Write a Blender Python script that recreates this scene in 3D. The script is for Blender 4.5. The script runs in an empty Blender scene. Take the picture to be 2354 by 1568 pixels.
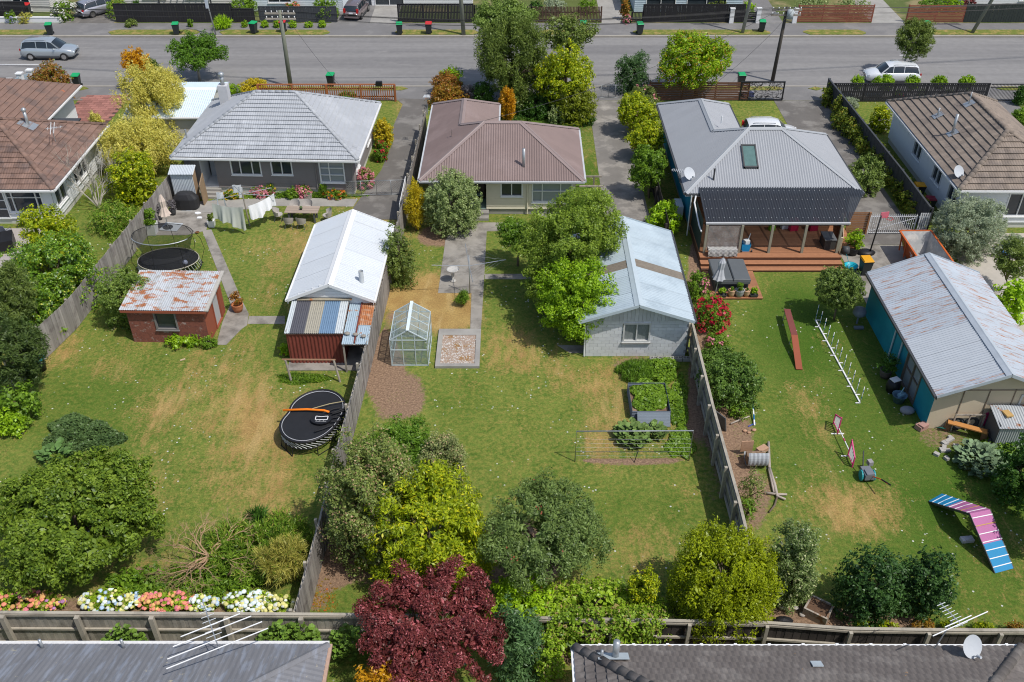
import bpy, math, random
import numpy as np
from mathutils import Vector, Matrix
R = math.radians
scene = bpy.context.scene
COL = scene.collection
# ------------------------------------------------------------------ camera, sky, sun, exposure
CAM_H = 29.5                      # drone height in metres
FOCAL = 2194 / 2354               # focal length in picture widths
PITCH = math.atan(1605 / 2194)    # tilt below the horizon
cd = bpy.data.cameras.new('camera')
cam = bpy.data.objects.new('camera', cd)
COL.objects.link(cam)
cam.location = (0, 0, CAM_H)
cam.rotation_euler = (math.pi / 2 - PITCH, 0, 0)
cd.sensor_fit = 'HORIZONTAL'
cd.sensor_width = 36
cd.lens = 36 * FOCAL
cd.clip_start = 0.5
cd.clip_end = 5000
scene.camera = cam
SUN_EL = R(59)
SUN_AZ = math.atan2(0.82, -0.57)  # towards the sun, from +Y clockwise
w = bpy.data.worlds.new('World')
scene.world = w
w.use_nodes = True
nt = w.node_tree
sky = nt.nodes.new('ShaderNodeTexSky')
sky.sky_type = 'NISHITA'
sky.sun_disc = False
sky.sun_elevation = SUN_EL
sky.sun_rotation = SUN_AZ
sky.air_density = 1.0
sky.dust_density = 1.6
bg = nt.nodes['Background']
nt.links.new(sky.outputs[0], bg.inputs[0])
bg.inputs[1].default_value = 0.15
sl = bpy.data.lights.new('sun', 'SUN')
sl.energy = 3.85
sl.angle = R(0.5)
sl.color = (1.0, 0.965, 0.91)
sun = bpy.data.objects.new('sun', sl)
COL.objects.link(sun)
sdir = Vector((math.sin(SUN_AZ) * math.cos(SUN_EL), math.cos(SUN_AZ) * math.cos(SUN_EL), math.sin(SUN_EL)))
sun.rotation_euler = (-sdir).to_track_quat('-Z', 'Y').to_euler()
sun.location = sdir * 80
scene.view_settings.view_transform = 'Standard'
scene.view_settings.look = 'None'
scene.view_settings.exposure = -0.17
scene.view_settings.gamma = 1.0
scene.cycles.max_bounces = 6
scene.cycles.diffuse_bounces = 3
scene.cycles.glossy_bounces = 2
scene.cycles.transmission_bounces = 5
scene.cycles.transparent_max_bounces = 8
scene.cycles.caustics_reflective = False
scene.cycles.caustics_refractive = False
scene.cycles.use_denoising = True
scene.cycles.filter_width = 1.1
# ------------------------------------------------------------------ survey helpers (site plan read off the aerial view)
_s, _c = math.sin(PITCH), math.cos(PITCH)
def at(px, py, z=0.0):
 """Site position of a point read at (px, py) on a 2354 x 1568 print, lying z metres above the ground."""
 x = (px - 1177) / 2194
 v = (py - 784) / 2194
 t = (CAM_H - z) / (_s + v * _c)
 return Vector((x * t, (_c - v * _s) * t, z))
def ppm(p):
 """Print pixels per metre at a site position."""
 return 2194 / (p[1] * _c + (CAM_H - p[2]) * _s)
# ------------------------------------------------------------------ mesh helpers
class MB:
 def __init__(s):
  s.v = []
  s.f = []
 def add(s, vs, fs):
  n = len(s.v)
  s.v.extend([tuple(p) for p in vs])
  s.f.extend([tuple(i + n for i in f) for f in fs])
  return s
 def box(s, x0, y0, z0, x1, y1, z1):
  return s.add([(x0, y0, z0), (x1, y0, z0), (x1, y1, z0), (x0, y1, z0), (x0, y0, z1), (x1, y0, z1), (x1, y1, z1), (x0, y1, z1)],
                     [(0, 3, 2, 1), (4, 5, 6, 7), (0, 1, 5, 4), (1, 2, 6, 5), (2, 3, 7, 6), (3, 0, 4, 7)])
 def cbox(s, c, sx, sy, sz, rz=0.0, M=None):
  m = Matrix.Translation(Vector(c)) @ (M if M is not None else Matrix.Rotation(rz, 4, 'Z'))
  vs = [m @ Vector((x * sx / 2, y * sy / 2, z * sz / 2)) for z in (-1, 1) for x, y in ((-1, -1), (1, -1), (1, 1), (-1, 1))]
  return s.add(vs, [(0, 3, 2, 1), (4, 5, 6, 7), (0, 1, 5, 4), (1, 2, 6, 5), (2, 3, 7, 6), (3, 0, 4, 7)])
 def beam(s, a, b, w, h, up=(0, 0, 1)):
  a, b, up = Vector(a), Vector(b), Vector(up)
  d = (b - a).normalized()
  sd = d.cross(up)
  if sd.length < 1e-4:
   sd = d.cross(Vector((1, 0, 0)))
  sd.normalize()
  u = sd.cross(d)
  vs = [p + sd * (i * w / 2) + u * (j * h / 2) for p in (a, b) for i, j in ((-1, -1), (1, -1), (1, 1), (-1, 1))]
  return s.add(vs, [(0, 1, 2, 3), (7, 6, 5, 4), (0, 4, 5, 1), (1, 5, 6, 2), (2, 6, 7, 3), (3, 7, 4, 0)])
 def tube(s, pts, r, n=8, cap=True):
  pts = [Vector(p) for p in pts]
  rs = r if isinstance(r, (list, tuple)) else [r] * len(pts)
  vs = []
  for i, p in enumerate(pts):
   d = (pts[min(i + 1, len(pts) - 1)] - pts[max(i - 1, 0)])
   if d.length < 1e-6:
    d = Vector((0, 0, 1))
   d.normalize()
   a = d.cross(Vector((0, 0, 1)) if abs(d.z) < .9 else Vector((0, 1, 0))).normalized()
   b = d.cross(a)
   for k in range(n):
    t = 2 * math.pi * k / n
    vs.append(p + (a * math.cos(t) + b * math.sin(t)) * rs[i])
  fs = []
  for i in range(len(pts) - 1):
   for k in range(n):
    k2 = (k + 1) % n
    fs.append((i * n + k, i * n + k2, (i + 1) * n + k2, (i + 1) * n + k))
  if cap:
   fs.append(tuple(range(n - 1, -1, -1)))
   o = (len(pts) - 1) * n
   fs.append(tuple(range(o, o + n)))
  return s.add(vs, fs)
 def prism(s, poly, z0, z1):
  n = len(poly)
  vs = [(p[0], p[1], z0) for p in poly] + [(p[0], p[1], z1) for p in poly]
  fs = [tuple(range(n - 1, -1, -1)), tuple(range(n, 2 * n))] + [(i, (i + 1) % n, n + (i + 1) % n, n + i) for i in range(n)]
  return s.add(vs, fs)
 def extrude(s, poly, off):
  n = len(poly)
  off = Vector(off)
  vs = [Vector(p) for p in poly] + [Vector(p) + off for p in poly]
  return s.add(vs, [tuple(range(n - 1, -1, -1)), tuple(range(n, 2 * n))] + [(i, (i + 1) % n, n + (i + 1) % n, n + i) for i in range(n)])
 def face(s, pts):
  return s.add(pts, [tuple(range(len(pts)))])
 def lathe(s, prof, n=16, c=(0, 0, 0), sx=1.0, sy=1.0):
  vs = []
  for r, z in prof:
   for k in range(n):
    t = 2 * math.pi * k / n
    vs.append((c[0] + r * math.cos(t) * sx, c[1] + r * math.sin(t) * sy, c[2] + z))
  fs = [(i * n + k, i * n + (k + 1) % n, (i + 1) * n + (k + 1) % n, (i + 1) * n + k) for i in range(len(prof) - 1) for k in range(n)]
  fs.append(tuple(range(n - 1, -1, -1)))
  o = (len(prof) - 1) * n
  fs.append(tuple(range(o, o + n)))
  return s.add(vs, fs)
 def ball(s, c, r, nu=10, nv=6, sx=1, sy=1, sz=1):
  prof = [(max(1e-3, math.sin(math.pi * i / nv)) * r, -math.cos(math.pi * i / nv) * r * sz) for i in range(nv + 1)]
  return s.lathe(prof, nu, c, sx, sy)
def make_mesh(name, mb, m=None, smooth=False, off=None):
 me = bpy.data.meshes.new(name)
 vs = mb.v
 if off is not None and (off[0] or off[1] or off[2]):
  ox, oy, oz = off
  vs = [(x - ox, y - oy, z - oz) for x, y, z in vs]
 me.from_pydata(vs, [], mb.f)
 if m is not None:
  me.materials.append(m)
 if smooth:
  me.polygons.foreach_set('use_smooth', [True] * len(me.polygons))
 return me
def link(name, data, parent=None):
 o = bpy.data.objects.new(name, data)
 COL.objects.link(o)
 if parent is not None:
  o.parent = parent
 return o
def wloc(o):
 v = Vector((0, 0, 0))
 while o is not None:
  v = v + o.location
  o = o.parent
 return v
def tag(o, label, cat, group=None):
 o['label'] = label
 o['category'] = cat
 if group:
  o['group'] = group
 return o
def thing(name, label, cat, loc, rz=0.0, group=None):
 o = link(name, None)
 o.empty_display_size = 0.2
 o.location = loc
 o.rotation_euler = (0, 0, rz)
 return tag(o, label, cat, group)
def part(name, mb, m, parent, smooth=False, local=False):
 """A part built in site coordinates (local=False) or in its thing's own coordinates."""
 return link(name, make_mesh(name, mb, m, smooth, None if local else wloc(parent)), parent)
def solo(name, mb, m, label, cat, loc, group=None, smooth=False, local=False):
 o = link(name, make_mesh(name, mb, m, smooth, None if local else loc))
 o.location = loc
 return tag(o, label, cat, group)
def struct(name, mb, m, smooth=False):
 o = link(name, make_mesh(name, mb, m, smooth))
 o['kind'] = 'structure'
 return o
def copy_tree(o, parent=None):
 c = o.copy()
 COL.objects.link(c)
 c.parent = parent
 for ch in list(o.children):
  copy_tree(ch, c)
 return c
# ------------------------------------------------------------------ materials
def _n(nt, t, **kw):
 n = nt.nodes.new(t)
 for k, v in kw.items():
  setattr(n, k, v)
 return n
def _mixc(nt, fac, a, b, blend='MIX'):
 n = _n(nt, 'ShaderNodeMix', data_type='RGBA', blend_type=blend)
 for sock, val in ((n.inputs[0], fac), (n.inputs[6], a), (n.inputs[7], b)):
  if hasattr(val, 'links'):
   nt.links.new(val, sock)
  elif isinstance(val, (int, float)):
   sock.default_value = val
  else:
   sock.default_value = (*val, 1) if len(val) == 3 else val
 return n.outputs[2]
def _math(nt, op, a, b=0.0, clamp=False):
 n = _n(nt, 'ShaderNodeMath', operation=op, use_clamp=clamp)
 for sock, val in ((n.inputs[0], a), (n.inputs[1], b)):
  if hasattr(val, 'links'):
   nt.links.new(val, sock)
  else:
   sock.default_value = val
 return n.outputs[0]
def _noise(nt, scale, detail=4, stretch=None, rough=.55, rot=0.0, coord='POS'):
 g = _n(nt, 'ShaderNodeNewGeometry').outputs['Position'] if coord == 'POS' else _n(nt, 'ShaderNodeTexCoord').outputs['Object']
 if stretch or rot:
  mp = _n(nt, 'ShaderNodeMapping')
  mp.inputs['Scale'].default_value = stretch or (1, 1, 1)
  mp.inputs['Rotation'].default_value = (0, 0, rot)
  nt.links.new(g, mp.inputs[0])
  g = mp.outputs[0]
 n = _n(nt, 'ShaderNodeTexNoise')
 n.inputs['Scale'].default_value = scale
 n.inputs['Detail'].default_value = detail
 n.inputs['Roughness'].default_value = rough
 nt.links.new(g, n.inputs['Vector'])
 return n.outputs[0]
def _ramp(nt, fac, a, b):
 n = _n(nt, 'ShaderNodeMapRange')
 n.inputs[1].default_value = a
 n.inputs[2].default_value = b
 nt.links.new(fac, n.inputs[0])
 return n.outputs[0]
MATS = {}
def mat(name, col, rough=.75, var=.18, scale=2.5, col2=None, mix=(.5, .62), scale2=1.2, stretch=None, stretch2=None, rand=0.0, bump=0.0,
  bscale=40.0, metal=0.0, spec=.3, col3=None, mix3=(.6, .68), scale3=6.0, stretch3=None, coat=0.0, detail=5):
 if name in MATS:
  return MATS[name]
 m = bpy.data.materials.new(name)
 m.use_nodes = True
 nt = m.node_tree
 b = nt.nodes['Principled BSDF']
 c = (*col, 1)
 if col2 is not None:
  c = _mixc(nt, _ramp(nt, _noise(nt, scale2, 6, stretch2, .62), *mix), col, col2)
 if col3 is not None:
  c = _mixc(nt, _ramp(nt, _noise(nt, scale3, 6, stretch3, .65), *mix3), c, col3)
 v = None
 if var:
  v = _math(nt, 'MULTIPLY_ADD', _noise(nt, scale, detail, stretch), 2 * var)
  v.node.inputs[2].default_value = 1 - var
 if rand:
  r = _math(nt, 'MULTIPLY_ADD', _n(nt, 'ShaderNodeObjectInfo').outputs['Random'], 2 * rand)
  r.node.inputs[2].default_value = 1 - rand
  v = r if v is None else _math(nt, 'MULTIPLY', v, r)
 if v is not None:
  cc = _n(nt, 'ShaderNodeCombineColor')
  for i in range(3):
   nt.links.new(v, cc.inputs[i])
  c = _mixc(nt, 1.0, c, cc.outputs[0], 'MULTIPLY')
 if hasattr(c, 'links'):
  nt.links.new(c, b.inputs['Base Color'])
 else:
  b.inputs['Base Color'].default_value = c
 b.inputs['Roughness'].default_value = rough
 b.inputs['Metallic'].default_value = metal
 b.inputs['Specular IOR Level'].default_value = spec
 if coat:
  b.inputs['Coat Weight'].default_value = coat
  b.inputs['Coat Roughness'].default_value = .08
 if bump:
  bp = _n(nt, 'ShaderNodeBump')
  bp.inputs['Strength'].default_value = bump
  bp.inputs['Distance'].default_value = .02
  nt.links.new(_noise(nt, bscale, 4), bp.inputs['Height'])
  nt.links.new(bp.outputs[0], b.inputs['Normal'])
 MATS[name] = m
 return m
def leafmat(name, c1, c2, c3=None, clump=1.3, transl=.36, gloss=.018, rough=.4):
 """Leaf: colour differs from leaf to leaf and from clump to clump; light passes through it."""
 if name in MATS:
  return MATS[name]
 m = bpy.data.materials.new(name)
 m.use_nodes = True
 nt = m.node_tree
 nt.nodes.remove(nt.nodes['Principled BSDF'])
 out = nt.nodes['Material Output']
 g = _n(nt, 'ShaderNodeNewGeometry')
 rnd = g.outputs['Random Per Island']
 f = _math(nt, 'MULTIPLY_ADD', rnd, .65)
 nz = _ramp(nt, _noise(nt, clump, 3), .35, .65)
 nt.links.new(_math(nt, 'MULTIPLY', nz, .35), f.node.inputs[2])
 c = _mixc(nt, f, c1, c2)
 if c3 is not None:
  r2 = _math(nt, 'FRACT', _math(nt, 'MULTIPLY', rnd, 37.31))
  c = _mixc(nt, _math(nt, 'GREATER_THAN', _math(nt, 'ADD', r2, _math(nt, 'MULTIPLY', nz, .08)), .945), c, c3)
 d = _n(nt, 'ShaderNodeBsdfDiffuse')
 t = _n(nt, 'ShaderNodeBsdfTranslucent')
 gl = _n(nt, 'ShaderNodeBsdfGlossy')
 gl.inputs['Roughness'].default_value = rough
 gl.inputs['Color'].default_value = (.9, .95, .9, 1)
 nt.links.new(c, d.inputs[0])
 nt.links.new(c, t.inputs[0])
 m1 = _n(nt, 'ShaderNodeMixShader')
 m1.inputs[0].default_value = transl
 nt.links.new(d.outputs[0], m1.inputs[1])
 nt.links.new(t.outputs[0], m1.inputs[2])
 m2 = _n(nt, 'ShaderNodeMixShader')
 m2.inputs[0].default_value = gloss
 nt.links.new(m1.outputs[0], m2.inputs[1])
 nt.links.new(gl.outputs[0], m2.inputs[2])
 nt.links.new(m2.outputs[0], out.inputs[0])
 MATS[name] = m
 return m
def glassmat(name, col=(.9, .97, .97), alpha=.35, rough=.08):
 """Thin clear or dusty sheet: part see-through, part dust and gloss."""
 if name in MATS:
  return MATS[name]
 m = bpy.data.materials.new(name)
 m.use_nodes = True
 nt = m.node_tree
 b = nt.nodes['Principled BSDF']
 b.inputs['Base Color'].default_value = (*col, 1)
 b.inputs['Roughness'].default_value = rough
 tr = _n(nt, 'ShaderNodeBsdfTransparent')
 tr.inputs[0].default_value = (.93, .97, .96, 1)
 mx = _n(nt, 'ShaderNodeMixShader')
 f = _math(nt, 'MULTIPLY_ADD', _noise(nt, 3.0, 4), .5)
 f.node.inputs[2].default_value = alpha - .25
 nt.links.new(f, mx.inputs[0])
 nt.links.new(tr.outputs[0], mx.inputs[1])
 nt.links.new(b.outputs[0], mx.inputs[2])
 nt.links.new(mx.outputs[0], nt.nodes['Material Output'].inputs[0])
 MATS[name] = m
 return m
WHITE = mat('white_paint', (.78, .78, .77), .5, .06)
OFFWHITE = mat('cream_paint', (.72, .66, .52), .6, .08)
BLACK = mat('black_plastic', (.016, .016, .018), .45, .2)
DARK = mat('dark_void', (.01, .01, .01), .9, 0)
RUBBER = mat('rubber', (.025, .025, .026), .85, .2)
STEEL = mat('galvanised_steel', (.45, .47, .48), .45, .15, metal=.6)
CHROME = mat('chrome', (.6, .6, .6), .2, 0, metal=1)
PANE = mat('window_glass', (.035, .045, .055), .06, .5, 1.5, spec=.6)
PANE2 = mat('blind_behind_glass', (.28, .31, .33), .12, .15, 2.0, stretch=(1, 1, 30), spec=.6)
WOOD = mat('weathered_timber', (.33, .29, .24), .85, .25, 6, stretch=(1, 1, .15), rand=.25, col2=(.22, .19, .165), scale2=2)
BARK = mat('bark', (.16, .12, .085), .9, .3, 8)
BARKGREY = mat('pale_bark', (.34, .32, .28), .9, .25, 8)
SOIL = mat('soil', (.20, .13, .085), .95, .35, 3, col2=(.32, .23, .15), scale2=5, bump=.5)
CONC = mat('concrete', (.36, .345, .315), .85, .14, 1.0, col2=(.27, .255, .235), scale2=.7, mix=(.42, .7), bump=.15)
TERRA = mat('terracotta', (.50, .19, .085), .7, .15)
# ------------------------------------------------------------------ foliage builders
CAMP = np.array([0, 0, CAM_H])
def quad_mesh(name, V, m):
 """V: (n, 4, 3) separate quads."""
 n = len(V)
 me = bpy.data.meshes.new(name)
 me.vertices.add(4 * n)
 me.vertices.foreach_set('co', V.reshape(-1).astype(np.float32))
 me.loops.add(4 * n)
 me.loops.foreach_set('vertex_index', np.arange(4 * n, dtype=np.int32))
 me.polygons.add(n)
 me.polygons.foreach_set('loop_start', np.arange(0, 4 * n, 4, dtype=np.int32))
 me.update(calc_edges=True)
 me.materials.append(m)
 return me
def unit(a):
 return a / np.maximum(np.linalg.norm(a, axis=-1, keepdims=True), 1e-9)
def leaves(P, N, L, W, rng, upw=.35, rnd=.8, along=0.0, fold=.0):
 """Leaf rhombs at points P, facing roughly N; along>0 makes them point outwards like needles."""
 n = len(P)
 nn = unit(N * .6 + np.array([0, 0, upw]) + rng.normal(0, 1, (n, 3)) * rnd * .6)
 d = unit(np.cross(nn, rng.normal(0, 1, (n, 3))))
 if along:
  d = unit(d * (1 - along) + N * along)
 wv = unit(np.cross(nn, d))
 s = rng.uniform(.65, 1.3, (n, 1))
 l = d * (L * .5) * s
 ww = wv * (W * .5) * s
 return np.stack([P - l, P + ww - l * .15, P + l, P - ww - l * .15], 1)
def lobes_of(c, r, k, lump, rng, flat=.0):
 """A crown as a union of ellipsoids: a core and k lobes standing proud of it."""
 c, r = np.array(c, float), np.array(r, float)
 out = [(c, r * (1 - .42 * lump))]
 if lump < .2:
  k = 0
 for i in range(k):
  d = unit(rng.normal(0, 1, 3))
  if d[2] < -.35:
   d[2] *= -.6
  q = rng.uniform(.22, .50) * (.55 + .45 * lump) + .14 * (1 - lump)
  out.append((c + d * r * (1 - q) * rng.uniform(1 - .25 * lump, 1 + .1 * lump), r * q * rng.uniform(.8, 1.2, 3)))
 return out
def crown_points(lobes, n, rng, per=26, rc=.3, inner=.2, zmin=.05, up=1.0):
 """Leaf positions: clumps standing on the outside of the lobes, with gaps between them, over a sparser inside."""
 C = np.array([l[0] for l in lobes])
 Rr = np.array([l[1] for l in lobes])
 area = (Rr[:, 0] * Rr[:, 1] * Rr[:, 2]) ** (2 / 3)
 R0 = (C + Rr).max(0) - (C - Rr).min(0)
 A = 2.6 * (R0[0] * R0[1] * R0[2] / 8) ** (2 / 3) * math.pi
 m = int(min(max(16, 2.0 * A / (math.pi * rc * rc)), n / 8 + 8))
 need, got = m, []
 while need > 0:
  k = need * 3 + 20
  i = rng.choice(len(C), k, p=area / area.sum())
  d = unit(rng.normal(0, 1, (k, 3)))
  p = C[i] + d * Rr[i] * rng.uniform(.88, 1.05, (k, 1))
  q = np.linalg.norm((p[:, None, :] - C[None]) / Rr[None], axis=2).min(1)
  ok = (q > .84) & (p[:, 2] > zmin)
  got.append(np.concatenate([p[ok], unit(d[ok] / Rr[i][ok])], 1))
  if len(got) > 12:
   break
  need -= int(ok.sum())
 S = np.concatenate(got)[:m]
 m = len(S)
 S[:, :3] += S[:, 3:] * rng.normal(0, .45, (m, 1)) * rc
 size = rng.uniform(.6, 1.35, m)
 pr = size ** 2
 i = rng.choice(m, n, p=pr / pr.sum())
 nrm = S[i, 3:]
 off = unit(rng.normal(0, 1, (n, 3)))
 dn = np.sum(off * nrm, 1, keepdims=True)
 off = off + nrm * (np.where(dn < -.25, -dn - .25, 0) * 1.3)
 off = off * rng.uniform(.45, 1, (n, 1)) * rc * size[i][:, None]
 off[:, 2] *= up
 P = S[i, :3] + off
 NN = unit(nrm * .5 + off / rc * .9)
 k = int(n * inner)
 cen = C[0]
 P[:k] = cen + (P[:k] - cen) * rng.uniform(.5, .88, (k, 1))
 P[:, 2] = np.maximum(P[:, 2], zmin * .5)
 return P, NN, k
def limbs(base, lobes, r0, rng, n=7, top=None):
 mb = MB()
 base = np.array(base, float)
 c = lobes[0][0]
 fork = base + (c - base) * np.array([.6, .6, .55])
 if top is not None:
  fork[2] = top
 mid = (base + fork) / 2 + np.array([rng.normal(0, .05), rng.normal(0, .05), 0])
 mb.tube([base - np.array([0, 0, .1]), mid, fork], [r0 * 1.15, r0 * .9, r0 * .75], 8)
 for i in range(min(n, len(lobes))):
  l = lobes[(i + 1) % len(lobes)][0]
  e = fork + (l - fork) * .95
  m = (fork + e) / 2 + np.array([rng.normal(0, .08), rng.normal(0, .08), .1])
  mb.tube([fork - (fork - mid) * .1, m, e], [r0 * .55, r0 * .35, r0 * .12], 5)
  for q in range(2):
   e2 = e + rng.normal(0, .35, 3) * np.maximum(lobes[0][1], .4) * .6
   mb.tube([m, (m + e2) / 2 + rng.normal(0, .05, 3), e2], [r0 * .25, r0 * .16, r0 * .05], 4)
 return mb
SEED = [11]
def plant(name, label, cat, base, lobes, lm, n, L=.14, W=.08, rc=.3, per=26, group=None, trunk=.08, bark=None, upw=.35, rnd=.8, along=0.0,
          inner=.25, nlimb=7, top=None, blossom=None, crown='crown', zmin=.05, up=1.0):
 SEED[0] += 1
 rng = np.random.default_rng(SEED[0])
 base = Vector(base)
 root = thing(name, label, cat, base, 0, group)
 P, N, kin = crown_points(lobes, n, rng, per, rc, inner, zmin, up)
 off = np.array(base)
 Q = leaves(P, N, L, W, rng, upw, rnd, along)
 cq = Q[:kin].mean(1, keepdims=True)
 Q[:kin] = cq + (Q[:kin] - cq) * np.array(1.9)      # the older leaves inside are the larger ones
 link(crown, quad_mesh(crown, Q - off, lm), root)
 if trunk:
  part('trunk', limbs(base, lobes, trunk, rng, nlimb, top), bark or BARK, root, True)
 if blossom:
  bm, nb, size, share = blossom
  PB, NB, _ = crown_points(lobes, nb, rng, max(3, int(share)), rc * .7, 0.0, zmin)
  PB = PB + NB * size * .6
  link('blossoms', quad_mesh('blossoms', leaves(PB, NB, size, size, rng, .5, .5) - off, bm), root)
 return root
def fit(cx, cy, prx, pry, clear=.0, deep=1.0, rzmin=.3, foot=None):
 """Real ellipsoid (centre, radii) whose outline on the print is prx x pry about (cx, cy), standing 'clear' above the ground."""
 zc = clear + 1.0
 rx = rz = 1.0
 if foot is not None:
  v = (cy - 784) / 2194
  zc = CAM_H - foot[1] * (_s + v * _c) / (_c - v * _s)
 for _ in range(8):
  p = at(cx, cy, zc)
  k = ppm(p)
  phi = math.atan2(CAM_H - zc, p.y)
  rx = prx / k
  ry = rx * deep
  t = (pry / k) ** 2 - (ry * math.sin(phi)) ** 2
  if t > 0:
   rz = math.sqrt(t) / math.cos(phi)
  else:
   rz = rzmin
  rz = max(rz, rzmin, .35 * pry / k)
  if t <= 0 or rz <= .36 * pry / k:
   ry = min(ry, math.sqrt(max(.02, (pry / k) ** 2 - (rz * math.cos(phi)) ** 2)) / math.sin(phi))
  if foot is None:
   zc = clear + rz * .97
 p = at(cx, cy, zc)
 return (p.x, p.y, p.z), (rx, ry, rz)
def bush(name, label, cat, cx, cy, prx, pry, lm, L=.16, W=.09, clear=0.0, k=14, lump=.75, deep=1.0, foot=None, group=None, cov=5.5, n=None, skirt=None, **kw):
 SEED[0] += 1
 rng = np.random.default_rng(SEED[0] + 500)
 base = at(*foot) if foot is not None else None
 g = 1 + .07 * lump
 c, r = fit(cx, cy, prx * g, pry * g, clear, deep, foot=base)
 L, W = L * .76, W * .76
 if n is None:
  n = int(min(46000, max(500, cov * math.pi * prx * pry / (.5 * L * W * ppm(c) ** 2))))
 lo = lobes_of(c, r, k, lump, rng)
 if (cat == 'shrub' if skirt is None else skirt) and c[2] - r[2] > -.3 * r[2]:
  z = max(.2, c[2] * .5)
  for i in range(5):
   a = i * 1.257 + cx
   lo.append((np.array((c[0] + math.cos(a) * r[0] * .45, c[1] + math.sin(a) * r[1] * .45, z)), np.array((r[0] * .5, r[1] * .5, z * 1.05))))
 b = (c[0], c[1], 0) if base is None else (base[0], base[1], 0)
 kw.setdefault('rc', max(.10, min(.40, .09 + .10 * (r[0] * r[1] * r[2]) ** (1 / 3))) * (.5 + .5 * lump))
 kw.setdefault('up', 1.7 if kw.get('along', 0) > .4 else 1.0)
 kw.setdefault('trunk', .03 + .02 * max(r))
 return plant(name, label, cat, b, lo, LM[lm] if isinstance(lm, str) else lm, n, L=L, W=W, group=group, **kw)
LM = {}
def lmq(key, *a, **k):
 if 'bl' != key[-2:] and key not in ('plum', 'fruit', 'silver', 'lilac', 'mauve', 'palegold', 'gold', 'orange', 'autumn'):
  a = [(c[0] * q * 1.22, c[1] * q * 1.36, c[2] * q * .85) for c, q in zip(a, (.8, 1.28, 1.2))]
 LM[key] = leafmat('leaf_' + key, *a, **k)
 return LM[key]
lmq('lime', (.10, .20, .012), (.30, .40, .025))
lmq('gold', (.42, .36, .02), (.80, .62, .03), clump=2)
lmq('orange', (.50, .24, .015), (.85, .48, .02), clump=2)
lmq('palegold', (.52, .48, .07), (.92, .83, .22), (.26, .29, .05), clump=1.2)
lmq('green', (.045, .105, .016), (.13, .22, .03))
lmq('mid', (.06, .13, .02), (.19, .27, .035), clump=1.0)
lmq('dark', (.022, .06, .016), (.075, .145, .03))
lmq('olive', (.07, .10, .03), (.20, .23, .075))
lmq('grey', (.11, .15, .075), (.30, .33, .19), (.40, .40, .30))
lmq('silver', (.24, .30, .17), (.50, .56, .38))
lmq('yellowgreen', (.11, .17, .01), (.36, .37, .02), (.50, .42, .02))
lmq('feather', (.09, .15, .025), (.26, .31, .06))
lmq('plum', (.085, .022, .02), (.33, .075, .07), (.62, .18, .19), clump=1.5, transl=.35)
lmq('rust', (.16, .07, .02), (.38, .15, .045), (.14, .16, .03))
lmq('autumn', (.20, .17, .02), (.48, .24, .03), (.55, .14, .03))
lmq('bluegreen', (.04, .085, .045), (.12, .19, .10))
lmq('potato', (.04, .075, .035), (.11, .155, .075))
lmq('conifer', (.065, .095, .03), (.18, .21, .065), transl=.3)
lmq('ivy', (.14, .25, .012), (.38, .50, .03))
lmq('mixed', (.085, .115, .04), (.25, .27, .11), (.38, .22, .20))
lmq('straw', (.26, .22, .06), (.46, .38, .14), (.12, .18, .03))
lmq('weed', (.07, .14, .02), (.22, .30, .05), (.34, .28, .10))
lmq('pinkbl', (.62, .16, .20), (.80, .36, .40))
lmq('redbl', (.42, .012, .03), (.66, .035, .07))
lmq('whitebl', (.6, .58, .5), (.8, .78, .72))
lmq('yellowbl', (.6, .40, .02), (.8, .55, .03))
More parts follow.
